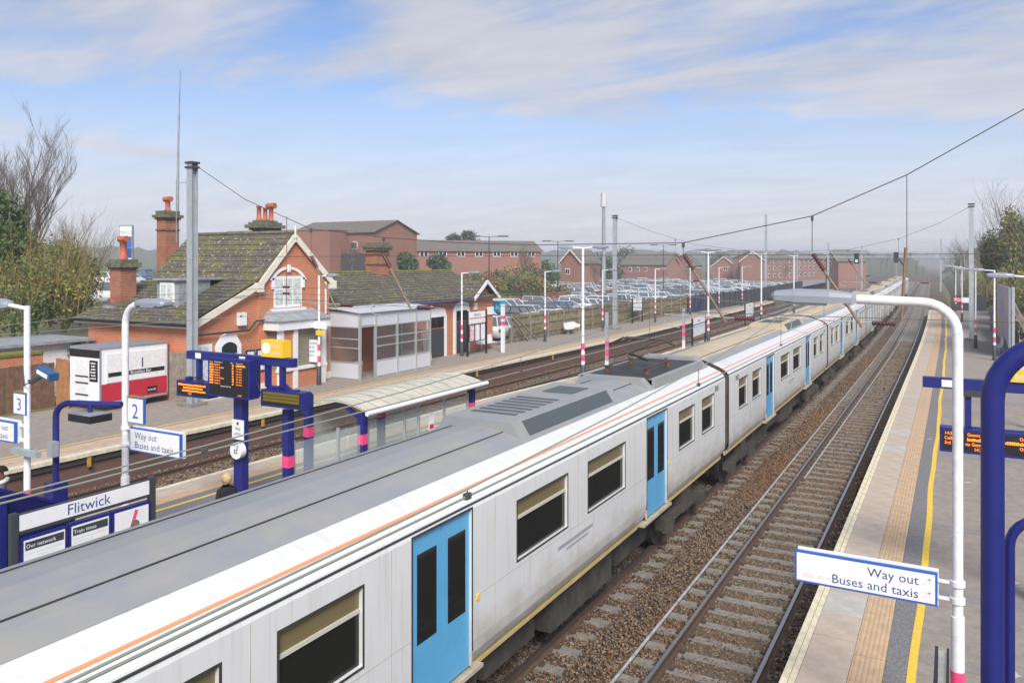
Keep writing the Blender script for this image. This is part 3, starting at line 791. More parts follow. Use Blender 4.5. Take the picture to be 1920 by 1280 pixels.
        m = MB(); m.prism([(-0.93, 3.69), (-0.6, 3.86), (0.6, 3.86), (0.93, 3.69)], 'y', 11.6, 12.2); m.build('roof_fairing', 'train_tan', t, local=True)
    return t
CY0, NCAR = 2.26, 8
lab = ['nearest white carriage with blue doors and the raised pantograph on its grey roof',
       'second white carriage from the camera, tan roofed, coupled behind the pantograph carriage',
       'third white carriage from the camera, passing the platform end lamp head',
       'fourth carriage of the train counting from the camera',
       'fifth carriage of the train counting from the camera',
       'sixth carriage of the train counting from the camera',
       'seventh carriage of the train, second from its far end',
       'farthest carriage at the distant end of the train']
c1 = carriage(True); c1.location = (-6.93, CY0, 0); c1['label'] = lab[0]
c2 = carriage(False)
for k in range(1, NCAR):
    y = CY0 + 20 * k
    yc0, yc1 = y, y + 20
    x0, x1 = -6.93 + sx(yc0), -6.93 + sx(yc1)
    rz = -math.atan((x1 - x0) / 20)
    if k == 1:
        c2.location = (x0, y, 0); c2.rotation_euler = (0, 0, rz); c2['label'] = lab[1]
    else: dup_tree(c2, (x0, y, 0), rz, lab[k])
# far end of the train: a yellow cab front on the last carriage is hidden; headlight seen over the roofs is a signal

# ------------------------------------------------------------------ overhead line
def wire_run(name, cx, label, zc=4.68):
    t = thing(name, (0, 0, 0), label, 'overhead wire', 'overhead contact lines')
    sup = [-18.0, 22.3, 64.5, 110.0, 160.0]
    m = MB(); m.tube([(cx(y) + 0.0, y, zc) for y in frange(-17, 50, 6) + frange(56, 160, 8)], 0.009, 6, cap=False); m.build('contact_wire', 'contact', t)
    pts = []; drops = []
    for a, b_ in zip(sup, sup[1:]):
        for i in range(12):
            y = a + (b_ - a) * i / 12; q = (2 * i / 12 - 1)
            pts.append((cx(y), y, zc + 0.035 + 0.9 * q * q))
        for i in (1, 3, 5, 7, 9, 11):
            y = a + (b_ - a) * i / 12; q = (2 * i / 12 - 1); drops.append((y, zc + 0.035 + 0.9 * q * q))
    m = MB(); m.tube(pts, 0.008, 6, cap=False); m.build('messenger_wire', 'contact', t)
    for y, zt in drops:
        if y < 0: continue
        m = MB(); m.tube([(cx(y), y, zc), (cx(y), y, zt)], 0.005, 4); m.box(cx(y) - 0.02, cx(y) + 0.02, y - 0.035, y + 0.035, zc - 0.02, zc + 0.03); m.build('dropper', 'wire', t)
wire_run('overhead_wire', lambda y: -6.62 + sx(y), 'overhead contact wire running above the passing train')
wire_run('overhead_wire', lambda y: -3.48 + sx(y), 'overhead contact wire above the empty right-hand track')
wire_run('overhead_wire', lambda y: xL(y) + 1.5, 'overhead contact wire above the track below the station building', 4.75)
def hbeam(mb, x, y, z0, z1, w=0.30, d=0.30, t=0.03):
    mb.box(x - w / 2, x + w / 2, y - d / 2, y - d / 2 + t, z0, z1); mb.box(x - w / 2, x + w / 2, y + d / 2 - t, y + d / 2, z0, z1); mb.box(x - t / 2, x + t / 2, y - d / 2 + t, y + d / 2 - t, z0, z1)
def mast(x, y, ztop, label):
    t = thing('overhead_line_mast', (x, y, 0.9), label, 'mast', 'masts of the overhead line')
    m = MB(); hbeam(m, x, y, 0.9, ztop); m.build('column', 'galv', t)
    m = MB(); m.box(x - 0.22, x + 0.22, y - 0.19, y + 0.19, ztop - 0.28, ztop - 0.2); m.box(x - 0.22, x + 0.22, y - 0.19, y + 0.19, ztop - 0.1, ztop - 0.02); m.build('top_bracket', 'charcoal', t)
    m = MB(); m.box(x - 0.4, x + 0.4, y - 0.4, y + 0.4, 0.9, 1.02); m.build('footing', 'sleeper', t)
    return t
mast(-26.35, 21.38, 10.55, 'tall grey steel mast in front of the station building beside the trailer')
mast(-25.0, 62.8, 10.5, 'tall grey steel mast on the station platform in front of the car park fence')
mast(1.05, 66.5, 10.8, 'tall grey steel mast on the right-hand platform before the willow trees')
def insul(mb, a, b_, n=7, r=0.085):
    a = Vector(a); b_ = Vector(b_)
    for i in range(n):
        p = a.lerp(b_, (i + 0.2) / n); q = a.lerp(b_, (i + 0.75) / n)
        mb.tube([p, p.lerp(q, .5), q], [r * 0.55, r, r * 0.55], 10, 0)
    mb.tube([a, b_], r * 0.5, 8, 0)
def headspan(y0, y1, xa, xb, za, zb, span, tracks, label, extra=None):
    """span: (x,z) way-points of the sagging wire, tracks: x of each suspended registration"""
    def yy(x): return y0 + (y1 - y0) * (x - xa) / (xb - xa)
    t = thing('headspan', (xa, y0, 0), label, 'headspan', 'cross-track headspans of the overhead line')
    m = MB(); m.tube([((q[0], q[2], q[1]) if len(q) > 2 else (q[0], yy(q[0]), q[1])) for q in span], 0.014, 6, cap=False); m.build('span_wire', 'wire', t)
    for zz in (6.78, 5.15):
        m = MB(); m.tube([(xa + 0.2, yy(xa), zz), (xb, yy(xb), zz)], 0.010, 6, cap=False); m.build('cross_wire', 'wire', t)
    for (x, zs) in tracks:
        m = MB(); m.tube([(x, yy(x), zs), (x, yy(x), 6.85)], 0.011, 6); m.obox((x, yy(x), zs - 0.06), (0.03, 0, 0), (0, 0.04, 0), (0, 0, 0.07)); m.build('hanger', 'wire', t)
        m = MB(); insul(m, (x + 0.02, yy(x), 6.80), (x + 0.30, yy(x), 6.36)); m.build('insulator', 'insulator', t)
        m = MB(); m.tube([(x + 0.28, yy(x), 6.38), (x + 1.22, yy(x), 4.90)], 0.036, 8); s_ = m.build('diagonal_tube', 'strut_tan', t)
        m = MB(); insul(m, (x + 1.45, yy(x), 5.02), (x + 2.0, yy(x), 5.02)); m.build('insulator', 'insulator', t)
        m = MB(); m.tube([(x + 2.0, yy(x), 5.02), (x - 0.55, yy(x), 5.07)], 0.017, 6); m.tube([(x - 0.5, yy(x), 5.07), (x - 0.55, yy(x), 4.78), (x - 0.1, yy(x), 4.70)], 0.014, 6); m.build('registration_arm', 'galv', t)
    return t
hs = headspan(22.3, 22.3, -26.3, 2.6, 10.5, 10.9, [(-26.2, 10.4, 21.38), (-24.0, 9.0, 21.9), (-20.97, 7.81), (-17.57, 7.44), (-14.5, 7.22), (-11.6, 7.12), (-6.79, 7.13), (-3.3, 7.80), (-1.05, 8.77), (1.43, 10.19), (2.6, 10.9)],
         [(-20.97, 7.81), (-17.57, 7.44), (-6.79, 7.13), (-3.3, 7.80)], 'sagging cross-track wire with insulators nearest the camera, tied to the mast by the station')
m = MB(); m.tube([(-1.05, 22.3, 8.77), (-1.05, 22.3, 6.95)], 0.011, 6); m.build('hanger', 'wire', hs)
m = MB(); m.tube([(-1.07, 22.3, 6.95), (-1.17, 22.3, 5.1)], [0.04, 0.03], 8); m.build('drop_tube', 'strut_tan', hs)
m = MB(); m.tube([(-22.2, 22.3, 8.3), (-22.2, 22.3, 4.9)], 0.014, 6); m.build('hanger', 'rust_brown', hs)
for zz in (5.62, 5.38):
    m = MB(); m.tube([(-22.1, 22.3, zz), (-42, 22.3, zz - 1.2)], 0.010, 6, cap=False); m.tube([(-22.1, 22.3, zz), (-6.8, 22.3, zz - 0.15)], 0.008, 6, cap=False); m.build('feeder_wire', 'wire', hs)
    m = MB(); insul(m, (-22.4, 22.3, zz), (-22.05, 22.3, zz), 3, 0.06); m.build('insulator', 'insulator', hs)
headspan(62.8, 66.5, -25.0, 1.05, 10.3, 10.6, [(-25.0, 10.3), (-22, 9.1), (-18.6, 8.0), (-15.0, 7.5), (-11, 7.35), (-7.0, 7.5), (-3.6, 8.3), (-1, 9.4), (1.05, 10.6)],
         [(-20.0, 8.4), (-7.1, 7.5), (-3.65, 8.3)], 'farther cross-track wire strung between the two masts past the shelters')
# ------------------------------------------------------------------ station building
def tile_mat(name, c1, c2, moss, moss_amt):
    m = bpy.data.materials.new(name); m.use_nodes = True
    nt = m.node_tree; b_ = nt.nodes['Principled BSDF']; b_.inputs['Roughness'].default_value = 0.9
    geo = nt.nodes.new('ShaderNodeNewGeometry')
    def noise(s, d=5, r=0.6):
        n = nt.nodes.new('ShaderNodeTexNoise'); n.inputs['Scale'].default_value = s; n.inputs['Detail'].default_value = d; n.inputs['Roughness'].default_value = r
        nt.links.new(geo.outputs['Position'], n.inputs['Vector']); return n
    def mr(src, a, c, lo=0, hi=1):
        k = nt.nodes.new('ShaderNodeMapRange'); k.inputs['From Min'].default_value = a; k.inputs['From Max'].default_value = c; k.inputs['To Min'].default_value = lo; k.inputs['To Max'].default_value = hi
        nt.links.new(src, k.inputs['Value']); return k.outputs[0]
    def mix(f, a, c):
        x = nt.nodes.new('ShaderNodeMix'); x.data_type = 'RGBA'
        nt.links.new(f, x.inputs[0])
        if isinstance(a, tuple): x.inputs[6].default_value = (*a, 1)
        else: nt.links.new(a, x.inputs[6])
        x.inputs[7].default_value = (*c, 1); return x.outputs[2]
    # tiles differ one from the next
    s = nt.nodes.new('ShaderNodeSeparateXYZ'); nt.links.new(geo.outputs['Position'], s.inputs[0])
    ad = nt.nodes.new('ShaderNodeMath'); ad.operation = 'ADD'; nt.links.new(s.outputs[0], ad.inputs[0]); nt.links.new(s.outputs[1], ad.inputs[1])
    cbx = nt.nodes.new('ShaderNodeCombineXYZ'); nt.links.new(ad.outputs[0], cbx.inputs[0]); nt.links.new(s.outputs[2], cbx.inputs[1])
    br = nt.nodes.new('ShaderNodeTexBrick'); br.inputs['Scale'].default_value = 1; br.inputs['Brick Width'].default_value = 0.28; br.inputs['Row Height'].default_value = 0.17; br.inputs['Mortar Size'].default_value = 0.012
    br.inputs['Color1'].default_value = (*c1, 1); br.inputs['Color2'].default_value = (*c2, 1); br.inputs['Mortar'].default_value = (*[c * 0.45 for c in c1], 1)
    nt.links.new(cbx.outputs[0], br.inputs['Vector'])
    col = br.outputs['Color']
    col = mix(mr(noise(1.1).outputs['Fac'], 0.52 - 0.15 * moss_amt, 0.72, 0, 0.9), col, moss)
    col = mix(mr(noise(5.0, 3).outputs['Fac'], 0.56, 0.70, 0, 0.75), col, (moss[0] * 1.5, moss[1] * 1.3, moss[2]))
    col = mix(mr(noise(8.0, 2).outputs['Fac'], 0.635, 0.67, 0, 0.85), col, (0.50, 0.49, 0.43))
    nt.links.new(col, b_.inputs['Base Color'])
    bp = nt.nodes.new('ShaderNodeBump'); bp.inputs['Strength'].default_value = 0.6; bp.inputs['Distance'].default_value = 0.02
    nt.links.new(noise(14.0, 3).outputs['Fac'], bp.inputs['Height']); nt.links.new(bp.outputs[0], b_.inputs['Normal'])
    MATS[name] = m
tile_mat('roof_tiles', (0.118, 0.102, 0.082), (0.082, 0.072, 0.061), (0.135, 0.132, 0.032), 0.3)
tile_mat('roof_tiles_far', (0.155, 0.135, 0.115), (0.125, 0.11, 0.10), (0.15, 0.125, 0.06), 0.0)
mat('cream_paint', (0.72, 0.67, 0.55), 0.6, 0.08, 5)
mat('lead', (0.27, 0.29, 0.31), 0.6, 0.2, 3)
mat('moss', (0.16, 0.17, 0.03), 0.95, 0.4, 8, 0.8, 30)
mat('stone_cap', (0.13, 0.125, 0.085), 0.95, 0.5, 5, 0.5, 20)
mat('terracotta', (0.42, 0.11, 0.055), 0.8, 0.25, 6)
mat('curtain', (0.55, 0.60, 0.55), 0.3, 0.25, 6)
mat('olive_board', (0.20, 0.185, 0.135), 0.6, 0.1, 2)
mat('steel_frame', (0.55, 0.56, 0.56), 0.35, 0.05, 3, metal=0.5)
mat('panel_grey', (0.56, 0.57, 0.60), 0.35)
mat('purple_gutter', (0.05, 0.045, 0.17), 0.5)
mat('interior_dark', (0.05, 0.045, 0.042), 0.8)
mat('poster', (0.62, 0.66, 0.70), 0.5, 0.35, 7)
mat('poster_pink', (0.75, 0.45, 0.47), 0.5, 0.5, 6)
glass_mat('glass_porch', (0.20, 0.22, 0.23), 0.17); MATS['glass_porch'].node_tree.nodes['Principled BSDF'].inputs['Specular IOR Level'].default_value = 0.3
XF = -26.9
def course_roof(parent, top_a, top_b, bot_a, bot_b, n, m_='roof_tiles', lift=0.035, name='tile_course'):
    ta, tb, ba, bb = map(Vector, (top_a, top_b, bot_a, bot_b))
    nrm = (tb - ta).cross(ba - ta).normalized()
    if nrm.z < 0: nrm = -nrm
    for i in range(n):
        f0, f1 = i / n, (i + 1.12) / n
        j = random.uniform(-0.006, 0.006)
        p = [ta.lerp(ba, f0), tb.lerp(bb, f0), tb.lerp(bb, f1), ta.lerp(ba, f1)]
        lo = [q - nrm * 0.03 for q in p]
        hi = [p[0] + nrm * 0.002, p[1] + nrm * 0.002, p[2] + nrm * (lift + j), p[3] + nrm * (lift + j)]
        m = MB(); m.add(lo + hi, [(0, 1, 2, 3), (4, 7, 6, 5), (0, 4, 5, 1), (1, 5, 6, 2), (2, 6, 7, 3), (3, 7, 4, 0)]); m.build(name, m_, parent)
def station():
    t = thing('station_building', (XF, 28, 0.9), 'orange brick station building with mossy tiled roofs and cream gable boards', 'building')
    xb = -33.6
    yl, yr, ya = 21.75, 29.55, 27.34
    # walls
    m = MB()
    wall = [(yl, 0.85), (yr, 0.85), (yr, 5.75), (ya, 7.70), (25.4, 5.74), (yl, 4.05)]
    m.prism(wall, 'x', XF, xb)
    w = m.build('wall', 'brick_orange', t)
    m = MB(); m.box(XF, XF + 0.10, 25.25, 29.75, 0.9, 5.70); m.prism([(25.25, 5.70), (29.75, 5.70), (ya, 7.72)], 'x', XF, XF + 0.10); m.build('gable_bay_wall', 'brick_orange', t)
    m = MB(); m.box(XF + 0.1, XF + 0.16, 21.7, 29.8, 0.9, 1.22); m.build('plinth', 'cream_paint', t)
    # low range
    m = MB(); m.box(xb, XF, 29.55, 45.75, 0.85, 4.25); m.prism([(42.95, 4.25), (45.75, 4.25), (44.35, 5.20)], 'x', XF, -29)
    m.prism([(-26.9, 4.25), (-33.4, 4.25), (-30.4, 5.8)], 'y', 29.6, 45.74); m.build('low_range_wall', 'brick_orange', t)
    # main roof
    xo = XF + 0.20
    r = MB(); r.box(-30, -29.9, ya - 0.1, ya + 0.1, 7.6, 7.7); rf = r.build('roof', 'lead', t)
    course_roof(rf, (xo, ya, 7.92), (xb - 0.2, ya, 7.92), (xo, 25.35, 5.86), (xb - 0.5, 25.35, 5.86), 8)
    course_roof(rf, (xo - 0.1, 25.35, 5.86), (xb - 0.5, 25.35, 5.86), (xo - 0.1, 21.45, 4.08), (xb - 0.7, 21.45, 4.08), 14)
    course_roof(rf, (xo, ya, 7.92), (xb - 0.2, ya, 7.92), (xo, 29.85, 5.72), (xb - 0.2, 29.85, 5.72), 9)
    m = MB(); m.tube([(xo, ya, 7.95), (xb - 0.2, ya, 7.95)], 0.09, 8); m.build('ridge_tiles', 'stone_cap', rf)
    # low roof
    course_roof(rf, (-30.4, 29.7, 5.94), (-30.4, 45.9, 5.94), (-26.55, 29.7, 4.32), (-26.55, 45.9, 4.32), 13)
    course_roof(rf, (-30.4, 29.7, 5.94), (-30.4, 45.9, 5.94), (-33.9, 29.7, 4.32), (-33.9, 45.9, 4.32), 13)
    m = MB(); m.tube([(-30.4, 29.7, 5.97), (-30.4, 45.9, 5.97)], 0.08, 8); m.build('ridge_tiles', 'moss', rf)
    course_roof(rf, (-26.5, 44.35, 5.36), (-29.2, 44.35, 5.36), (-26.5, 45.95, 4.26), (-29.2, 45.95, 4.26), 5)
    course_roof(rf, (-26.5, 44.35, 5.36), (-29.2, 44.35, 5.36), (-26.5, 42.75, 4.26), (-29.2, 42.75, 4.26), 5)
    for s_ in (1, -1):
        m = MB(); m.bar((-26.47, 44.35, 5.30), (-26.47, 44.35 + s_ * 1.65, 4.16), 0.06, 0.20); m.build('bargeboard', 'white_paint', rf)
    m = MB(); m.box(-26.62, -26.44, 29.8, 42.8, 4.17, 4.29); m.build('gutter', 'purple_gutter', t)
    m = MB(); m.box(-34.2, -26.6, 21.33, 21.45, 3.98, 4.09); m.build('gutter', 'black', t)
    m = MB(); m.box(-34.2, -26.6, 21.46, 21.75, 3.90, 4.03); m.build('eaves_board', 'cream_paint', t)
    # bargeboards of the big gable
    for (ya_, za_, yb_, zb_) in ((ya, 7.86, 25.25, 5.72), (ya, 7.86, 29.95, 5.60), (25.1, 5.66, 21.45, 4.0)):
        m = MB(); m.bar((xo + 0.03, ya_, za_ - 0.12), (xo + 0.03, yb_, zb_ - 0.12), 0.07, 0.28); m.build('bargeboard', 'cream_paint', rf)
    for yk in (25.2, 29.9):
        m = MB(); m.box(XF + 0.1, xo + 0.08, yk - 0.2, yk + 0.2, 5.25, 5.66); m.build('kneeler', 'cream_paint', rf)
    m = MB(); m.tube([(xo + 0.03, ya, 7.5), (xo + 0.03, ya, 8.25)], 0.05, 8); m.build('finial', 'cream_paint', rf)
    # gable window with arch
    xw = XF + 0.10
    m = MB(); m.box(xw, xw + 0.03, 26.12, 27.86, 4.50, 5.92); wn_ = m.build('window', 'white_paint', t)
    for i in range(3):
        for (z0, z1) in ((4.62, 5.32), (5.42, 5.80)):
            y0 = 26.20 + i * 0.555
            m = MB(); m.box(xw + 0.028, xw + 0.034, y0, y0 + 0.46, z0, z1); m.build('pane', 'curtain', wn_)
    m = MB(); m.box(xw, xw + 0.16, 25.95, 28.02, 4.30, 4.46); m.build('sill', 'white_paint', wn_)
    m = MB(); N = 12
    for i in range(N):
        a0 = math.pi * (0.12 + 0.76 * i / N); a1 = math.pi * (0.12 + 0.76 * (i + 1) / N)
        def pt(a, r_): return (27.0 - math.cos(a) * r_ * 1.0, 5.75 + (math.sin(a) - 0.37) * r_ * 0.78)
        p = [pt(a0, 1.0), pt(a1, 1.0), pt(a1, 1.22), pt(a0, 1.22)]
        m.add([(xw, *q) for q in p] + [(xw + 0.07, *q) for q in p], [(0, 1, 2, 3), (4, 7, 6, 5), (0, 4, 5, 1), (2, 6, 7, 3), (1, 5, 6, 2), (0, 3, 7, 4)])
    m.box(xw, xw + 0.1, 26.92, 27.08, 6.12, 6.45); m.box(xw, xw + 0.07, 25.98, 26.12, 5.35, 5.85); m.box(xw, xw + 0.07, 27.88, 28.02, 5.35, 5.85)
    m.build('window_arch', 'white_paint', t)
    # bay window with white pilasters and lead roof
    m = MB(); m.box(XF, -26.05, 25.75, 28.55, 0.9, 1.75); m.build('bay_base', 'brick_orange', t)
    m = MB(); m.box(XF, -26.15, 25.8, 28.5, 1.75, 3.55); m.build('bay_boarding', 'olive_board', t)
    for yy in (25.68, 26.55, 28.35):
        m = MB(); m.box(-26.15, -25.98, yy, yy + 0.26, 0.9, 3.55); m.build('pilaster', 'white_worn', t)
    m = MB(); m.box(-26.14, -25.96, 25.6, 28.7, 1.70, 1.84); m.build('bay_sill', 'white_worn', t)
    m = MB(); m.box(-26.14, -26.02, 25.95, 26.5, 1.85, 3.5); m.build('brick_infill', 'brick_orange', t)
    m = MB(); m.box(XF, -25.85, 25.5, 28.8, 3.55, 3.95); m.build('bay_cornice', 'white_worn', t)
    m = MB(); m.add([(-25.75, 25.4, 3.96), (-25.75, 28.9, 3.96), (XF + 0.1, 28.5, 4.42), (XF + 0.1, 25.8, 4.42), (XF + 0.1, 25.4, 3.96), (XF + 0.1, 28.9, 3.96)], [(0, 1, 2, 3), (0, 3, 4), (1, 5, 2), (0, 4, 5, 1)]); m.build('bay_roof', 'lead', t)
    # arched doorway at the left, with fanlight
    m = MB(); m.box(XF, XF + 0.12, 22.95, 24.25, 0.9, 3.05); m.prism([(22.95, 3.05), (24.25, 3.05), (24.0, 3.45), (23.6, 3.6), (23.2, 3.45)], 'x', XF, XF + 0.12); d = m.build('doorway', 'white_paint', t)
    m = MB(); m.box(XF + 0.12, XF + 0.13, 23.2, 24.0, 0.95, 2.6); m.build('door', 'panel_grey', d)
    m = MB(); m.prism([(23.2, 2.7), (24.0, 2.7), (24.0, 3.0), (23.88, 3.12), (23.72, 3.18), (23.6, 3.2), (23.48, 3.18), (23.32, 3.12), (23.2, 3.0)], 'x', XF + 0.12, XF + 0.135); m.build('fanlight', 'black', d)
    m = MB(); m.box(XF, XF + 0.08, 21.95, 22.75, 1.0, 3.2); pp = m.build('poster_case', 'white_paint', t)
    m = MB(); m.box(XF + 0.08, XF + 0.085, 22.03, 22.67, 1.3, 3.1); m.build('poster', 'poster', pp)
    for y0 in (24.5, 25.1):
        m = MB(); m.box(XF + 0.10, XF + 0.15, y0, y0 + 0.48, 1.75, 2.75); pc = m.build('notice_case', 'navy_dark', t)
        m = MB(); m.box(XF + 0.15, XF + 0.155, y0 + 0.05, y0 + 0.43, 1.82, 2.68); m.build('notice', 'poster', pc)
    # doors of the low range
    for (y0, y1, zt) in ((38.4, 39.9, 3.3), (41.2, 42.5, 3.55)):
        m = MB(); m.box(XF, XF + 0.08, y0 - 0.25, y0, 0.9, zt); m.box(XF, XF + 0.08, y1, y1 + 0.25, 0.9, zt); m.prism([(y0 - 0.25, zt), (y1 + 0.25, zt), (y1 + 0.05, zt + 0.45), ((y0 + y1) / 2, zt + 0.6), (y0 - 0.05, zt + 0.45)], 'x', XF, XF + 0.08); d = m.build('door_surround', 'white_paint', t)
        m = MB(); m.box(XF + 0.01, XF + 0.05, y0, y1, 0.92, zt - 0.7); m.build('door', 'charcoal', d)
        m = MB(); m.box(XF + 0.01, XF + 0.04, y0, y1, zt - 0.62, zt); m.build('fanlight', 'glass_window', d)
    m = MB(); m.box(XF, XF + 0.1, 45.0, 45.7, 3.1, 3.6); m.build('fascia_board', 'white_paint', t)
    # dormer on the left slope
    m = MB(); m.box(-30.3, -28.9, 22.75, 24.4, 4.5, 5.78); dm = m.build('dormer', 'lead', t)
    m = MB(); m.box(-30.4, -28.8, 22.6, 25.5, 5.78, 5.86); m.build('dormer_roof', 'lead', dm)
    m = MB(); m.box(-30.05, -29.15, 22.70, 22.75, 4.85, 5.70); dw = m.build('window', 'white_paint', dm)
    for x0 in (-29.98, -29.56):
        m = MB(); m.box(x0, x0 + 0.34, 22.69, 22.70, 4.95, 5.62); m.build('pane', 'curtain', dw)
    # pipework, boxes
    m = MB(); m.tube([(XF + 0.2, 21.8, 3.62), (XF + 0.2, 24.6, 3.62), (XF + 0.22, 25.0, 4.0), (XF + 0.22, 29.5, 4.02)], 0.05, 8); m.build('pipe', 'charcoal', t)
    m = MB(); m.box(XF, XF + 0.18, 24.1, 24.5, 3.85, 4.4); m.build('meter_box', 'white_worn', t)
    m = MB(); m.tube([(XF + 0.16, 29.45, 0.9), (XF + 0.16, 29.45, 5.6)], 0.05, 8); m.build('downpipe', 'white_worn', t)
    m = MB(); m.box(XF, XF + 0.12, 43.2, 43.6, 3.5, 3.95); m.build('alarm_box', 'cream_paint', t)
    # chimneys
    def stack(nm, x, y, wx, wy, z0, z1, caps, pots, m_='brick_chimney'):
        m = MB(); m.box(x - wx, x + wx, y - wy, y + wy, z0, z1); c = m.build('chimney', m_, rf)
        m = MB()
        for (e, za, zb) in caps: m.box(x - wx - e, x + wx + e, y - wy - e, y + wy + e, za, zb)
        m.build('chimney_cap', 'stone_cap', c)
        for (px_, py_, h, rr, hood) in pots:
            zt = caps[-1][2]
            m = MB(); m.tube([(px_, py_, zt - 0.02), (px_, py_, zt + 0.08), (px_, py_, zt + 0.1), (px_, py_, zt + h - 0.08), (px_, py_, zt + h - 0.07), (px_, py_, zt + h)], [rr * 1.25, rr * 1.2, rr, rr * 0.88, rr * 1.1, rr * 1.1], 12)
            if hood: m.tube([(px_ - 0.26, py_, zt + h + 0.02), (px_ + 0.26, py_, zt + h + 0.02)], 0.15, 10)
            m.build('chimney_pot', 'terracotta', c)
    stack('a', -29.6, 28.3, 0.30, 0.58, 6.9, 8.12, [(0.1, 8.12, 8.22), (0.24, 8.22, 8.38), (0.12, 8.38, 8.5), (-0.02, 8.5, 8.6)], [(-29.6, 27.9, 0.7, 0.12, False), (-29.6, 28.3, 0.62, 0.11, False), (-29.6, 28.68, 0.72, 0.12, True)])
    stack('b', -37.2, 28.6, 0.36, 0.42, 2.0, 8.85, [(0.05, 8.25, 8.33), (0.08, 8.85, 8.95), (0.17, 8.95, 9.1), (0.04, 9.1, 9.32)], [(-37.2, 28.6, 0.62, 0.14, True)])
    stack('c', -33.1, 23.1, 0.37, 0.40, 4.2, 6.25, [(0.06, 6.25, 6.33), (0.16, 6.33, 6.55), (0.05, 6.55, 6.7)], [(-33.1, 23.1, 0.9, 0.16, True)])
    stack('d', -30.4, 38.0, 0.40, 0.62, 5.3, 7.25, [(0.06, 6.4, 6.5), (0.05, 7.0, 7.06), (0.12, 7.25, 7.4), (0.18, 7.4, 7.55), (0.06, 7.55, 7.72)], [])
    m = MB(); m.box(-33.5, -32.7, 22.35, 22.5, 4.45, 4.62); m.box(-30.9, -29.9, 37.3, 38.7, 5.6, 5.75); m.build('lead_flashing', 'lead', rf)
    m = MB(); m.tube([(-36.0, 28.2, 7.6), (-36.0, 28.2, 10.9)], 0.025, 6); m.tube([(-36.0, 28.2, 10.8), (-35.3, 28.9, 10.75)], 0.015, 5)
    for k in range(6): m.tube([(-35.9 + k * 0.11, 28.3 + k * 0.11, 10.6), (-35.9 + k * 0.11, 28.3 + k * 0.11, 10.95)], 0.008, 4)
    m.build('television_aerial', 'lead', t)
    return t
station()
# tall radio mast behind the station
m = MB(); q = DP(333, 440, 45); q2 = DP(338, 130, 45)
m.tube([(q.x, q.y, 0.9), (q.x, q.y, 8.5), (q.x + 0.05, q.y, 13.0), (q2.x, q2.y, q2.z)], [0.09, 0.08, 0.06, 0.02], 8)
m.build('radio_mast', 'lead', label='very tall thin radio mast rising behind the station chimneys', cat='mast')
# glazed porch
def porch():
    t = thing('glazed_porch', (-25.8, 32.5, 0.905), 'grey framed glazed waiting porch on the station front', 'porch')
    x0, x1, ya, yb, zt = -26.88, -24.9, 29.75, 35.65, 4.12
    ys = [30.95, 32.7, 34.3, 35.65]
    for yy in [29.8, 30.95, 32.7, 34.3, 35.6]:
        m = MB(); m.box(x1 - 0.06, x1 + 0.06, yy - 0.05, yy + 0.05, 0.905, zt + (0.0)); m.build('post', 'steel_frame', t)
    for yy in (29.8, 35.6):
        m = MB(); m.box(x0 + 0.02, x0 + 0.1, yy - 0.05, yy + 0.05, 0.905, zt); m.build('post', 'steel_frame', t)
    zr = [0.95, 1.72, 2.42, 2.85, 3.42, zt]
    spans = [((x1, 30.95), (x1, 32.7)), ((x1, 32.7), (x1, 34.3)), ((x1, 34.3), (x1, 35.6)), ((x0 + 0.1, 29.8), (x1, 29.8)), ((x0 + 0.1, 35.6), (x1, 35.6))]
    for (a, b_) in spans:
        for z in zr:
            m = MB(); m.bar((*a, z), (*b_, z), 0.05, 0.06); m.build('rail', 'steel_frame', t)
        for (z0, z1, mm, nm) in ((0.98, 1.69, 'panel_grey', 'kick_panel'), (1.75, 2.39, 'glass_porch', 'pane'), (2.45, 2.82, 'glass_porch', 'pane'), (2.88, 3.39, 'glass_porch', 'pane'), (3.45, zt - 0.03, 'panel_grey', 'head_panel')):
            m = MB(); d = Vector((b_[0] - a[0], b_[1] - a[1], 0)); n = Vector((d.y, -d.x, 0)).normalized() * 0.008
            c = Vector(((a[0] + b_[0]) / 2, (a[1] + b_[1]) / 2, (z0 + z1) / 2)); m.obox(c, d / 2 * 0.97, n, (0, 0, (z1 - z0) / 2)); m.build(nm, mm, t)
    m = MB(); m.bar((x1, 29.8, 3.45), (x1, 30.95, 3.45), 0.05, 0.06); m.build('rail', 'steel_frame', t)
    m = MB(); m.obox((x1, 30.37, 3.8), (0.008, 0, 0), (0, 0.55, 0), (0, 0, 0.3)); m.build('head_panel', 'panel_grey', t)
    m = MB(); m.add([(x0, ya - 0.1, zt + 0.25), (x0, yb + 0.1, zt + 0.25), (x1 + 0.15, yb + 0.1, zt + 0.03), (x1 + 0.15, ya - 0.1, zt + 0.03), (x0, ya - 0.1, zt + 0.2), (x0, yb + 0.1, zt + 0.2), (x1 + 0.15, yb + 0.1, zt), (x1 + 0.15, ya - 0.1, zt)], [(0, 1, 2, 3), (7, 6, 5, 4), (0, 4, 5, 1), (2, 6, 7, 3), (1, 5, 6, 2), (0, 3, 7, 4)]); m.build('roof', 'panel_grey', t)
    bn = thing('litter_bin', (-25.6, 30.5, 0.905), 'clear litter bag hoop standing in the open porch doorway', 'litter bin')
    m = MB(); m.tube([(-25.6, 30.5, 0.93), (-25.6, 30.5, 1.75)], [0.17, 0.23], 12); m.build('bag', 'panel_grey', bn)
    m = MB(); m.tube([(-25.6, 30.5, 1.75), (-25.6, 30.5, 1.80)], 0.26, 14); m.build('hoop', 'charcoal', bn)
porch()
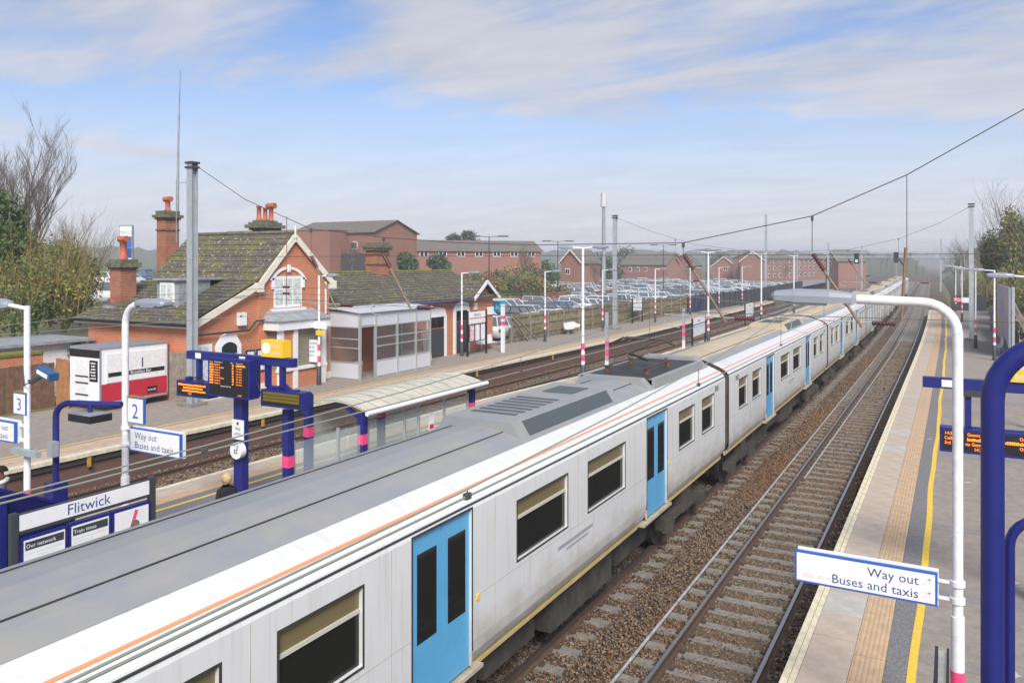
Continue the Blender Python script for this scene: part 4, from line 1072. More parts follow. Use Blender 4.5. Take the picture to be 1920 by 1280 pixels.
# catering trailer
def trailer():
    x1 = -28.1; y0 = 18.64; y1 = 21.60; xb = -29.95
    t = thing('catering_trailer', (x1 - 0.9, 20.1, 0.905), 'white and red breakfast bar catering trailer parked by the wooden fence', 'trailer')
    m = MB(); m.box(xb, x1, y0, y1, 1.22, 3.28); m.build('body', 'white_paint', t)
    m = MB(); m.box(x1, x1 + 0.012, y0 + 0.05, y1 - 0.05, 1.27, 1.95); rp = m.build('red_panel', mat('trailer_red', (0.48, 0.02, 0.045), 0.4, 0.08, 2), t)
    m = MB(); m.box(x1, x1 + 0.03, y0 + 0.25, y1 - 0.12, 1.98, 3.08); h = m.build('serving_hatch', 'white_worn', t)
    m = MB(); m.box(x1 + 0.03, x1 + 0.036, y0 + 0.32, y1 - 0.18, 2.20, 2.36); bb = m.build('name_band', 'black', h)
    text('lettering', 'Breakfast Bar', 0.17, 'text_white', bb, (x1 + 0.040, y0 + 1.25, 2.225), (0, 1, 0), (0, 0, 1))
    m = MB(); m.box(x1 + 0.03, x1 + 0.05, y0 + 1.75, y0 + 1.79, 2.45, 2.8); m.build('latch', 'charcoal', h)
    m = MB(); m.box(x1 + 0.013, x1 + 0.017, y1 - 0.95, y1 - 0.5, 1.35, 1.62); lg = m.build('logo_plate', 'black', rp)
    text('lettering', 'crevin', 0.15, 'text_white', lg, (x1 + 0.02, y1 - 0.93, 1.45), (0, 1, 0), (0, 0, 1))
    m = MB()
    for (ya_, yb_) in ((y0, y0 + 0.05), (y1 - 0.05, y1)): m.box(x1 - 0.02, x1 + 0.02, ya_, yb_, 1.2, 3.3)
    m.box(xb, x1 + 0.03, y0 - 0.02, y1 + 0.02, 3.28, 3.34); m.box(x1 - 0.02, x1 + 0.02, y0, y1, 1.18, 1.25); m.build('trim', 'lamp_grey', t)
    m = MB(); m.box(xb, x1, y0 - 0.012, y0, 2.95, 3.25); m.build('end_band', 'black', t)
    m = MB(); m.box(xb + 0.45, x1 - 0.7, y0 - 0.03, y0, 1.3, 2.85); dr = m.build('door', 'white_worn', t)
    m = MB()
    for z in (1.5, 1.95, 2.2): m.box(xb + 0.4, x1 - 0.66, y0 - 0.05, y0 - 0.03, z, z + 0.05)
    m.build('door_hinge', 'charcoal', dr)
    m = MB(); m.box(x1 - 0.62, x1 - 0.12, y0 - 0.014, y0, 2.05, 2.85); nb = m.build('menu_board', 'black', t)
    rl_ = random.Random(3); m = MB()          # print too small to read in the photograph: ragged blocks, no words
    for k in range(6):
        x_ = x1 - 0.56 + rl_.uniform(0, 0.06)
        while x_ < x1 - 0.2 - rl_.uniform(0, 0.08):
            w_ = rl_.uniform(0.015, 0.035); m.box(x_, x_ + w_, y0 - 0.018, y0 - 0.015, 2.72 - k * 0.115, 2.72 - k * 0.115 + rl_.uniform(0.035, 0.06)); x_ += w_ + 0.009
    m.build('small_print', 'text_white', nb)
    for yy in (19.8, 20.45):
        m = MB(); m.tube([(x1 - 0.28, yy, 1.185), (x1 - 0.06, yy, 1.185)], 0.28, 16); m.build('wheel', 'black', t)
trailer()
# wooden fence left of the trailer
mat('fence_brown', (0.15, 0.085, 0.05), 0.9, 0.35, 4)
mat('fence_orange', (0.36, 0.17, 0.07), 0.9, 0.25, 4)
mat('fence_grey', (0.23, 0.20, 0.16), 0.9, 0.3, 5)
mat('fence_moss', (0.26, 0.20, 0.12), 0.95, 0.4, 3, col2=(0.12, 0.115, 0.04))
def board_fence(name, a, b_, h, w, m_, label, group=None, z=0.905, th=0.022):
    a = Vector((*a, 0)); b_ = Vector((*b_, 0)); L = (b_ - a).length; n = int(L / w); d = (b_ - a) / n
    t = thing(name, (a.x, a.y, z), label, 'fence', group)
    nn = Vector((-d.y, d.x, 0)).normalized()
    for i in range(n):
        p = a + d * (i + 0.5); hh = h * random.uniform(0.985, 1.01)
        m = MB(); m.obox((p.x, p.y, z + hh / 2), d / 2 * 0.94, nn * th / 2, (0, 0, hh / 2)); m.build('board', m_, t)
    m = MB()
    for zz in (0.35, h - 0.3): m.bar((*(a + nn * 0.05).xy, z + zz), (*(b_ + nn * 0.05).xy, z + zz), 0.05, 0.09)
    m.build('back_rail', m_, t)
board_fence('wooden_fence', (-30.9, 9.0), (-30.9, 18.6), 1.75, 0.17, 'fence_brown', 'dark brown upright board fence left of the catering trailer')
board_fence('wooden_fence', (-30.85, 18.64), (-30.0, 18.64), 1.9, 0.17, 'fence_orange', 'short run of newer orange boards beside the trailer door end')
board_fence('wooden_fence', (-28.05, 21.64), (-26.98, 21.64), 2.0, 0.17, 'fence_grey', 'weathered grey board gate between the trailer and the station wall')
# garden wall and flat shed roof behind the fence
t = thing('outbuilding', (-33, 15, 0.9), 'low outbuilding with flat grey felt roof and peeling white wall behind the fence', 'outbuilding')
m = MB(); m.box(-36, -33.2, 8, 21.5, 0.9, 3.15); m.build('wall', 'white_worn', t)
m = MB(); m.box(-36.3, -32.9, 7.8, 21.6, 3.15, 3.27); m.build('roof', 'lead', t)
m = MB(); m.box(-33.1, -32.0, 8, 18.8, 0.9, 2.9); m.build('garden_wall', 'brick_orange', t)
m = MB(); m.box(-33.15, -31.95, 8, 18.8, 2.9, 3.0); m.build('wall_coping', 'moss', t)
# ------------------------------------------------------------------ lamps, signs and platform furniture
def lamp_post(x, y, ztop, heads, label, r=0.055, bands=True, black_base=True, group='platform lamp posts', curve=False, name='lamp_post', hz=None):
    """heads: list of (dx, dy, head length)"""
    t = thing(name, (x, y, 0.905), label, 'lamp post', group)
    m = MB()
    if curve:
        dx, dy, hl = heads[0]; rr = 0.36
        pts = [(x, y, 0.905), (x, y, 2.6)]; m.tube(pts, r * 1.28, 14)
        pts = [(x, y, 2.6), (x, y, ztop - rr)]
        for i in range(1, 7):
            a = math.pi / 2 * i / 6; pts.append((x + dx * rr * (1 - math.cos(a)), y + dy * rr * (1 - math.cos(a)), ztop - rr + rr * math.sin(a)))
        pts.append((x + dx * curve, y + dy * curve, ztop + 0.02)); m.tube(pts, r, 14)
        ends = [(x + dx * curve, y + dy * curve, ztop + 0.02, dx, dy, hl)]
    else:
        m.tube([(x, y, 0.905), (x, y, 2.4), (x, y, 2.45), (x, y, ztop)], [r * 1.15, r * 1.15, r * 0.85, r * 0.8], 12)
        ends = []
        for (dx, dy, hl) in heads:
            m.tube([(x, y, ztop - 0.05), (x + dx * 0.55, y + dy * 0.55, ztop)], r * 0.6, 8); ends.append((x + dx * 0.5, y + dy * 0.5, ztop, dx, dy, hl))
    m.build('post', 'white_worn', t)
    for (ex, ey, ez, dx, dy, hl) in ends:
        m = MB(); d = Vector((dx, dy, 0.02)).normalized(); s_ = Vector((-d.y, d.x, 0)); o_ = Vector((ex, ey, ez)); n = 7; vs = []
        prof = [(0, 0.05, 0.05), (0.05, 0.10, 0.075), (0.3, 0.14, 0.10), (0.7, 0.155, 0.10), (0.95, 0.14, 0.07), (1.0, 0.09, 0.03)]
        for (f, w, h) in prof:
            c = o_ + d * f * hl
            for (fx, fz) in ((-1, -.6), (1, -.6), (1, .2), (.8, .75), (.35, 1), (-.35, 1), (-.8, .75), (-1, .2)):
                vs.append(c + s_ * w * fx + Vector((0, 0, 1)) * h * fz)
        fs = []
        for i in range(len(prof) - 1):
            for k in range(8): fs.append((i * 8 + k, i * 8 + (k + 1) % 8, (i + 1) * 8 + (k + 1) % 8, (i + 1) * 8 + k))
        fs += [tuple(range(7, -1, -1)), tuple(range(len(vs) - 8, len(vs)))]
        m.add(vs, fs, 0, False); hd = m.build('lamp_head', 'lamp_grey', t)
        m = MB(); c = o_ + d * hl * 0.6 - Vector((0, 0, 0.078)); m.obox(c, d * hl * 0.25, s_ * 0.09, Vector((0, 0, 0.012))); m.build('lens', 'panel_grey', hd)
        m = MB()
        for f in (0.25, 0.8): m.obox(o_ + d * hl * f - s_ * 0.12 - Vector((0, 0, 0.045)), d * 0.05, s_ * 0.03, Vector((0, 0, 0.015)))
        m.build('clip', 'charcoal', hd)
    if bands:
        for (z0, z1) in ((1.95, 2.25), (2.5, 2.78)):
            m = MB(); m.tube([(x, y, z0), (x, y, z1)], r * 1.36 if (curve and z1 < 2.6) else r * 1.19, 14, cap=False); m.build('pink_band', 'pink_paint', t)
    if black_base:
        m = MB(); m.tube([(x, y, 0.905), (x, y, 1.75), (x, y, 1.78)], [r * 1.75, r * 1.6, r * 1.2], 12); m.build('base_sleeve', 'charcoal', t)
    return t
def sign_panel(parent, x0, x1, y, z0, z1, mats=('blue_border', 'white_paint'), th=0.05, bd=0.025, name='sign_panel', face=-1):
    m = MB(); m.box(x0, x1, y, y + th, z0, z1); p = m.build(name, mats[0], parent)
    m = MB(); yy = y + (-0.004 if face < 0 else th); m.box(x0 + bd, x1 - bd, yy, yy + 0.004, z0 + bd, z1 - bd); m.build('sign_face', mats[1], p)
    return p
def wayout(parent, x0, x1, y, z0, z1, arrows_right=True, back=True):
    p = sign_panel(parent, x0, x1, y, z0, z1)
    m = MB(); m.box(x0 + 0.03, x1 + 0.01, y + 0.051, y + 0.11, z0 + 0.0, z1 + 0.02); m.build('sign_box', 'white_worn', p)
    h = z1 - z0; yy = y - 0.006; R_ = (1, 0, 0); U_ = (0, 0, 1)
    if arrows_right:
        xr = x1 - 0.19
        text('lettering', 'Way out', h * 0.40, 'text_blue', p, (xr, yy, z0 + h * 0.56), R_, U_, 'RIGHT')
        text('lettering', 'Buses and taxis', h * 0.40, 'text_blue', p, (xr, yy, z0 + h * 0.16), R_, U_, 'RIGHT')
        ax = x1 - 0.11; px0 = x0 + 0.10
    else:
        xl = x0 + 0.15
        text('lettering', 'Way out', h * 0.40, 'text_blue', p, (xl, yy, z0 + h * 0.56), R_, U_)
        text('lettering', 'Buses and taxis', h * 0.40, 'text_blue', p, (xl, yy, z0 + h * 0.16), R_, U_)
        ax = x0 + 0.085; px0 = x1 - 0.40
    for zz in (z0 + h * 0.62, z0 + h * 0.22):       # faded arrows
        m = MB(); s_ = 1 if arrows_right else -1
        m.obox((ax, yy, zz + 0.03), (0.035 * s_, 0, 0.035), (0, 0.001, 0), (-0.006, 0, 0.006)); m.obox((ax + 0.01 * s_, yy, zz + 0.062), (0.028, 0, 0), (0, 0.001, 0), (0, 0, 0.006)); m.obox((ax + 0.033 * s_, yy, zz + 0.04), (0.006, 0, 0), (0, 0.001, 0), (0, 0, 0.028)); m.build('faded_arrow', 'faded_pink', p)
    m = MB()          # faded bus and taxi pictograms
    for (dx, w, hh) in ((0, 0.12, 0.055), (0.17, 0.06, 0.045), (0.27, 0.05, 0.035)):
        m.box(px0 + dx, px0 + dx + w, yy, yy + 0.001, z0 + h * 0.2, z0 + h * 0.2 + hh)
    m.build('faded_pictogram', 'faded_pink', p)
    return p
# --- right platform: near lamp post with the sign
t = lamp_post(0.03, 10.3, 6.13, [(-1, 0, 0.98)], 'nearest white lamp post with curved arm on the right-hand platform', r=0.056, bands=False, black_base=False, curve=1.05)
for (z0, z1) in ((1.62, 1.99),):
    m = MB(); m.tube([(0.03, 10.3, z0), (0.03, 10.3, z1)], 0.0735, 16, cap=False); m.build('pink_band', 'pink_paint', t)
t = thing('way_out_sign', (-0.16, 10.28, 2.68), 'white Way out, Buses and taxis sign clamped to the nearest right-hand lamp post', 'sign', 'way out signs')
wayout(t, -1.72, -0.17, 10.25, 2.68, 3.06)
for zz in (2.78, 2.97):
    m = MB(); m.box(-0.17, 0.0, 10.28, 10.31, zz - 0.015, zz + 0.015); m.tube([(0.03, 10.3, zz - 0.03), (0.03, 10.3, zz + 0.03)], 0.078, 14); m.build('bracket', 'white_worn', t)
# folded notice board edge below the sign
t = thing('notice_board', (-0.1, 9.1, 0.905), 'narrow black framed notice board seen edge-on below the way out sign', 'notice board')
m = MB(); m.box(-0.185, -0.155, 8.6, 9.75, 0.905, 2.45); m.box(-0.075, -0.05, 8.6, 9.75, 0.905, 2.45); m.build('frame', 'black', t)
m = MB(); m.box(-0.15, -0.08, 8.63, 9.72, 0.95, 2.42); m.build('glazing', 'glass_clear', t)
# blue stair hoops at the right edge
t = thing('stair_hoop', (0.2, 5.0, 0.905), 'thick dark blue tubular hoop post at the right edge of the view', 'post')
c = DP(1861, 720, 4.3); r0 = 0.057
pts = [(c.x, c.y, 0.905), (c.x, c.y, 5.85)] + [(c.x + 0.32 * (1 - math.cos(a)), c.y, 5.85 + 0.32 * math.sin(a)) for a in [math.pi / 2 * i / 8 for i in range(1, 9)]] + [(c.x + 1.5, c.y, 6.17)]
m = MB(); m.tube(pts, r0, 18); m.build('tube', 'navy', t)
m = MB(); m.box(c.x - 0.12, c.x + 0.12, c.y - 0.12, c.y + 0.12, 0.905, 0.93); m.build('base_plate', 'navy', t)
t = thing('handrail', (0.35, 4.9, 0.905), 'slimmer dark blue bent handrail beside the thick blue hoop', 'handrail')
c = DP(1893, 1000, 4.35); pts = [(c.x, c.y, 0.905), (c.x, c.y, 5.05)] + [(c.x + 0.16 * (1 - math.cos(a)), c.y, 5.05 + 0.16 * math.sin(a)) for a in [math.pi / 2 * i / 6 for i in range(1, 7)]] + [(c.x + 1.2, c.y, 5.22)]
m = MB(); m.tube(pts, 0.026, 14); m.build('tube', 'navy', t)
m = MB(); m.box(c.x - 0.06, c.x + 0.06, c.y - 0.06, c.y + 0.06, 0.905, 0.925); m.build('base_plate', 'navy', t)
def display(parent, x0, x1, y, z0, z1, lines, kind='led', depth=0.34, name='information_display'):
    m = MB()
    m.prism([(y, z0), (y, z1), (y + depth * 0.75, z1), (y + depth, z1 - 0.08), (y + depth, z0 + 0.05), (y + depth * 0.8, z0)], 'x', x0, x1)
    d = m.build(name, 'navy', parent)
    b_ = 0.045
    m = MB(); m.box(x0 + b_, x1 - b_, y - 0.004, y, z0 + b_, z1 - b_); sc_ = m.build('screen', 'black', d)
    h = (z1 - z0 - 2 * b_)
    n = len(lines)
    for i, ln in enumerate(lines):
        if not ln: continue
        zz = z1 - b_ - h * (i + 0.86) / n
        segs = ln if isinstance(ln, list) else [(0.03, ln)]
        for (fx, s_) in segs:
            mm = 'orange_led'
            if s_.startswith('~'):      # lit characters that cannot be read in the photograph: ragged blocks, no words
                rl_ = random.Random(int(fx * 1000) + i * 77); W_ = x1 - x0 - 2 * b_; xx = x0 + b_ + W_ * fx; xe = xx + W_ * float(s_[1:]); m = MB()
                while xx < xe:
                    w_ = rl_.uniform(0.012, 0.024); m.box(xx, xx + w_, y - 0.008, y - 0.005, zz, zz + h / n * rl_.uniform(0.42, 0.66)); xx += w_ + 0.007
                m.build('lit_row', 'orange_led', d); continue
            if s_.startswith('#'): s_ = s_[1:]; mm = 'text_white'
            text('lettering', s_, h / n * (0.80 if n > 6 else 0.98), mm, d, (x0 + b_ + (x1 - x0 - 2 * b_) * fx, y - 0.007, zz), (1, 0, 0), (0, 0, 1), squeeze=1.15 if n > 6 else 0.85)
    return d
def info_post(y, xp, x0, x1, zb, label):
    t = thing('information_post', (xp, y, 0.905), label, 'information post', 'blue information posts')
    m = MB(); m.box(xp - 0.13, xp + 0.13, y - 0.09, y + 0.09, 0.905, zb - 0.08); m.build('post', 'navy', t)
    m = MB(); m.box(x0, x1, y - 0.08, y + 0.08, zb - 0.09, zb + 0.09); bm_ = m.build('beam', 'navy', t)
    for xx in (x0 + (x1 - x0) * 0.12, x0 + (x1 - x0) * 0.55):
        m = MB(); m.box(xx - 0.09, xx + 0.09, y - 0.084, y - 0.08, zb - 0.06, zb + 0.06); m.build('label_plate', 'white_paint', bm_)
    return t
# left information post on the island
yp = 12.2
xp = WX(452, 900, -13.5).x
X = lambda u, y=yp: WY(u, 600, y).x
t = info_post(yp, X(452), X(355), X(553), 4.50, 'blue information post with departure boards on the island platform')
rows = [[(0.01, '#Time'), (0.14, '#Destination'), (0.56, '#Plat'), (0.70, '#Expected')]]
for r_ in [('', 'Bedford', '', '~0.22'), ('', 'Three Bridges', '4', 'On time'), ('', 'Bedford', '1', 'On time'), ('', 'Brighton', '4', 'On time'), ('', 'Bedford', '1', 'On time'), ('', 'Three Bridges', '4', 'On time'), ('', 'Bedford', '1', 'On time'), ('', 'Brighton', '4', 'On time')]:
    rows.append([(0.01, '~0.09'), (0.14, r_[1]), (0.60, '~0.03'), (0.70, r_[3])])
rows += [[(0.30, '#Special Notices')], '', '', [(0.74, '14:24')]]
z1, z0 = WY(392, 670, yp - 0.3).z, WY(392, 741, yp - 0.3).z
display(t, X(390, yp - 0.3), X(468, yp - 0.3), yp - 0.3, z0, z1, rows, depth=0.3, name='departure_board')
display(t, X(331, yp - 0.15), X(390, yp - 0.15), yp - 0.15, WY(331, 741, yp - 0.15).z, WY(331, 712, yp - 0.15).z, [[(0.02, '~0.94')], [(0.20, '~0.66')], [(0.16, '~0.80')], [(0.36, '14:24')]])
d = display(t, X(489, yp - 0.15), X(566, yp - 0.15), yp - 0.15, WY(489, 760, yp - 0.15).z, WY(489, 729, yp - 0.15).z, ['', '', '', ''])
m = MB(); xa, xb_ = X(489, yp - 0.15), X(566, yp - 0.15); za, zb_ = WY(489, 760, yp - 0.15).z, WY(489, 729, yp - 0.15).z
for k in range(3): m.box(xa + 0.07, xb_ - 0.07, yp - 0.158, yp - 0.155, za + (zb_ - za) * (0.32 + 0.2 * k), za + (zb_ - za) * (0.48 + 0.2 * k))
m.build('unlit_rows', mat('led_off', (0.16, 0.12, 0.01), 0.5), d)
zb_ = 4.42
for u0 in (503, 530):
    m = MB(); xx = X(u0); m.box(xx - 0.05, xx + 0.05, yp - 0.05, yp + 0.05, 3.96, zb_); m.build('hanger_frame', 'navy', t)
m = MB(); m.box(X(503), X(530), yp - 0.05, yp + 0.05, 3.93, 3.99); m.add([(X(530), yp, 4.1), (X(548), yp, 3.92), (X(530), yp, 3.92), (X(530), yp + .04, 4.1), (X(548), yp + .04, 3.92), (X(530), yp + .04, 3.92)], [(0, 1, 2), (3, 5, 4), (0, 3, 4, 1), (1, 4, 5, 2), (0, 2, 5, 3)]); m.build('hanger_frame', 'navy', t)
m = MB(); m.box(X(374) - 0.05, X(374) + 0.05, yp - 0.05, yp + 0.05, 3.95, 4.45); m.build('hanger_frame', 'navy', t)
m = MB()
for u0 in (513, 555): m.box(X(u0) - 0.06, X(u0) + 0.06, yp - 0.06, yp + 0.06, 3.80, 3.95)
m.box(X(355) - 0.06, X(355) + 0.06, yp - 0.06, yp + 0.06, 3.85, 4.0); m.build('joint_box', 'navy', t)
m = MB(); m.tube([(X(492), yp - 0.1, 4.42), (X(488), yp - 0.12, 4.1), (X(496), yp - 0.12, 3.85), (X(515), yp - 0.1, 3.84)], 0.014, 6); m.tube([(X(360), yp - 0.1, 3.95), (X(375), yp - 0.1, 4.02), (X(392), yp - 0.1, 3.95)], 0.014, 6); m.build('cable', 'black', t)
hp = thing('help_point_sign', (X(520), yp, 4.6), 'yellow help point sign with a white circle, above the island information post beam', 'sign', 'yellow help point signs')
m = MB(); m.box(X(498), X(538), yp - 0.12, yp + 0.12, 4.60, 4.95); bx_ = m.build('sign_box', 'help_yellow', hp)
m = MB(); m.tube([(X(507), yp - 0.125, 4.78), (X(507), yp - 0.119, 4.78)], 0.12, 20); m.build('emblem', 'white_paint', bx_)
text('lettering', 'Help\npoint', 0.14, 'faded_pink', bx_, (X(517), yp - 0.124, 4.80), (1, 0, 0), (0, 0, 1), squeeze=0.9)
hp = thing('help_point_plate', (X(454), yp - 0.1, 2.5), 'small white Help point plate on the blue information post', 'sign')
m = MB(); m.box(X(443), X(464), yp - 0.115, yp - 0.095, 2.78, 3.20); pl = m.build('plate', 'white_paint', hp)
text('lettering', 'Help\npoint', 0.105, 'text_black', pl, (X(453.5), yp - 0.118, 2.98), (1, 0, 0), (0, 0, 1), 'CENTER', squeeze=0.85)
m = MB(); m.box(X(453.5) - 0.03, X(453.5) + 0.03, yp - 0.118, yp - 0.116, 3.09, 3.15); m.build('emblem', 'text_black', pl)
hp = thing('help_point', (X(457), yp - 0.15, 2.3), 'round white help point intercom on the blue information post', 'help point')
m = MB(); m.tube([(X(457), yp - 0.09, 2.56), (X(457), yp - 0.22, 2.56)], 0.175, 28); hb = m.build('drum', 'white_paint', hp)
text('lettering', 'Help Point', 0.05, 'text_blue', hb, (X(457), yp - 0.223, 2.66), (1, 0, 0), (0, 0, 1), 'CENTER')
m = MB()
for (dx, dz) in ((-0.03, 0.01), (0.03, 0.02), (-0.03, -0.04), (0.03, -0.04)): m.tube([(X(457) + dx, yp - 0.224, 2.56 + dz), (X(457) + dx, yp - 0.219, 2.56 + dz)], 0.02, 10)
m.build('button', 'text_black', hb)
m = MB(); m.tube([(X(457) + 0.05, yp - 0.224, 2.63), (X(457) + 0.05, yp - 0.219, 2.63)], 0.025, 10); m.build('green_button', mat('green_btn', (0.1, 0.45, 0.15), 0.5), hb)
# right information post
yq = 15.7
XQ = lambda u: WY(u, 600, yq).x
t = info_post(yq, XQ(1905) + 0.5, XQ(1730), XQ(1730) + 3.2, 4.50, 'blue information post with an orange display on the right-hand platform')
display(t, XQ(1762), XQ(1762) + 1.5, yq - 0.2, WY(1762, 845, yq - .2).z, WY(1762, 800, yq - .2).z, [[(0.02, '14:3'), (0.26, 'Gatwick Airport'), (0.79, 'On time')], [(0.02, 'Calling'), (0.26, '~0.72')], [(0.02, '3rd'), (0.24, 'via Gatwick'), (0.79, 'On time')], [(0.33, '14:24')]])
m = MB(); m.box(XQ(1815) - 0.05, XQ(1815) + 0.05, yq - 0.05, yq + 0.05, 3.7, 4.42); m.box(XQ(1815), XQ(1815) + 0.9, yq - 0.05, yq + 0.05, 3.70, 3.78); m.build('hanger_frame', 'navy', t)
m = MB(); m.box(XQ(1800), XQ(1800) + 0.6, yq - 0.1, yq + 0.1, 4.30, 4.41); m.build('junction_box', 'charcoal', t)
hp = thing('help_point_sign', (XQ(1905), yq, 4.6), 'yellow help point sign half hidden behind the thick blue hoop at right', 'sign', 'yellow help point signs')
m = MB(); m.box(XQ(1876), XQ(1876) + 0.75, yq - 0.12, yq + 0.12, 4.60, 4.98); bx_ = m.build('sign_box', 'help_yellow', hp)
m = MB(); m.tube([(XQ(1886), yq - 0.125, 4.78), (XQ(1886), yq - 0.119, 4.78)], 0.13, 20); m.build('emblem', 'white_paint', bx_)
text('lettering', 'Help\npoint', 0.15, 'faded_pink', bx_, (XQ(1902), yq - 0.124, 4.80), (1, 0, 0), (0, 0, 1), squeeze=0.9)
# --- island near poles
xq = -13.5
y51 = WX(51, 600, xq).y; y235 = WX(235, 600, xq).y
lamp_post(xq, y51, 5.86, [(-1, 0, 0.7)], 'white lamp post carrying the platform 3 sign at the left edge', r=0.062, bands=True, black_base=False)
lamp_post(xq, y235, 5.80, [(1, 0, 0.85)], 'white lamp post carrying the platform 2 sign above the station name board', r=0.062, bands=False, black_base=False, curve=0.35)
def num_sign(u0, u1, v0, v1, y, n, label):
    a = WY(u0, v0, y); b_ = WY(u1, v1, y)
    t = thing('platform_number_sign', (a.x, y, b_.z), label, 'sign', 'platform number signs')
    p = sign_panel(t, a.x, b_.x, y, b_.z, a.z, bd=0.015)
    m = MB(); m.box(a.x, b_.x, y - 0.01, y + 0.12, a.z, a.z + 0.02); m.build('hood', 'fence_moss', p)
    text('lettering', n, (a.z - b_.z) * 0.82, 'blue_border', p, ((a.x + b_.x) / 2, y - 0.006, b_.z + (a.z - b_.z) * 0.2), (1, 0, 0), (0, 0, 1), 'CENTER')
num_sign(25, 48, 735, 779, y51 - 0.05, '3', 'white platform number 3 sign on the left lamp post')
num_sign(239, 269, 744, 796, y235 - 0.05, '2', 'white platform number 2 sign on the lamp post above the name board')
t = thing('way_out_sign', (-13.4, y235, 3.0), 'white Way out, Buses and taxis sign under the platform 2 sign', 'sign', 'way out signs')
a = WY(243, 800, y235 - .1); b_ = WY(338, 850, y235 - .1); zt_ = WY(243, 800, y235 - .1).z
wayout(t, a.x, b_.x, y235 - 0.1, zt_ - 0.43, zt_, arrows_right=False)
m = MB()
for zz in (zt_ - 0.06, zt_ - 0.36): m.tube([(xq, y235, zz - 0.03), (xq, y235, zz + 0.03)], 0.08, 14); m.box(xq, a.x + 0.05, y235 - 0.03, y235 + 0.03, zz - 0.02, zz + 0.02)
m.build('bracket', 'white_worn', t)
t = thing('way_out_sign', (-14, y51, 3.2), 'white Way out sign cut off by the left edge of the view', 'sign', 'way out signs')
b_ = WY(39, 820, y51); zt_ = WY(39, 790, y51).z
wayout(t, b_.x - 1.5, b_.x, y51 - 0.1, zt_ - 0.35, zt_)
m = MB()
for zz in (zt_ - 0.06, zt_ - 0.3): m.box(b_.x, xq, y51 - 0.03, y51 + 0.03, zz - 0.02, zz + 0.02)
m.build('bracket', 'white_worn', t)
t = thing('security_camera', (xq + 0.2, y51, 4.6), 'blue security camera housing on the left lamp post', 'camera')
c = WY(88, 700, y51 - 0.1)
m = MB(); m.obox((c.x, c.y, c.z), (0.19, 0, -0.05), (0, 0.08, 0), (0.012, 0, 0.06)); hs_ = m.build('housing', mat('cctv_blue', (0.03, 0.10, 0.22), 0.4), t)
m = MB(); m.obox((c.x + 0.0, c.y - 0.083, c.z), (0.14, 0, -0.037), (0, 0.003, 0), (0.006, 0, 0.03)); m.build('white_label', 'white_paint', hs_)
m = MB(); m.tube([(xq, y51, c.z - 0.15), (xq + 0.12, y51, c.z - 0.22), (c.x - 0.1, y51 - 0.08, c.z - 0.05)], 0.022, 8); m.tube([(xq - 0.03, y51 - 0.06, c.z + 0.05), (xq + 0.05, y51 - 0.08, c.z - 0.25), (c.x - 0.12, y51 - 0.1, c.z - 0.02)], 0.012, 6); m.build('bracket', 'charcoal', t)
t = thing('cabinet', (xq - 0.1, y51 - 0.1, 2.6), 'small grey equipment cabinet strapped to the left lamp post', 'cabinet')
a = WY(25, 838, y51 - 0.12); b_ = WY(72, 858, y51 - 0.12)
m = MB(); m.box(a.x, b_.x, y51 - 0.16, y51 - 0.07, b_.z, a.z); m.build('box', mat('cabinet_grey', (0.30, 0.36, 0.36), 0.5, 0.1, 5), t)
m = MB(); m.tube([(xq, y51, (a.z + b_.z) / 2 - 0.02), (xq, y51, (a.z + b_.z) / 2 + 0.02)], 0.075, 12); m.build('strap', 'galv', t)
# blue arched post holding a monitor hood
y105 = WX(105, 800, -13.4).y
t = thing('monitor_post', (-13.4, y105, 0.905), 'blue bent tubular post with a hanging black monitor hood, left of the name board', 'post')
za = WX(105, 752, -13.4).z
pts = [(-13.4, y105, 0.905), (-13.4, y105, za - 0.25)] + [(-13.4 + 0.22 * (1 - math.cos(a_)), y105 + 0.1 * (1 - math.cos(a_)), za - 0.25 + 0.22 * math.sin(a_)) for a_ in [math.pi / 2 * i / 6 for i in range(1, 7)]]
e = WY(228, 764, y105 + 0.45); pts.append((e.x, y105 + 0.45, za - 0.03)); m = MB(); m.tube(pts, 0.052, 14); m.build('tube', 'navy', t)
bx_ = WX(105, 905, -13.4).z
m = MB(); m.box(-13.53, -13.27, y105 - 0.13, y105 + 0.13, 0.905, WX(105, 903, -13.4).z); m.build('pedestal', 'navy', t)
c = WY(169, 778, y105 + 0.22)
m = MB(); m.box(c.x - 0.30, c.x + 0.30, c.y - 0.2, c.y + 0.2, c.z - 0.09, c.z + 0.03); hd = m.build('monitor_hood', 'black', t)
m = MB(); m.box(c.x - 0.295, c.x + 0.295, c.y - 0.195, c.y + 0.195, c.z + 0.031, c.z + 0.05); m.build('hood_lid', 'lead', hd)
m = MB(); m.tube([(c.x, c.y, c.z + 0.03), (c.x, c.y, za - 0.03)], 0.04, 10); m.build('stem', 'navy', hd)
m = MB(); m.box(-13.36, -13.22, y105 - 0.18, y105 - 0.06, WX(112, 850, -13.4).z, WX(112, 822, -13.4).z); m.build('socket_box', 'galv', t)
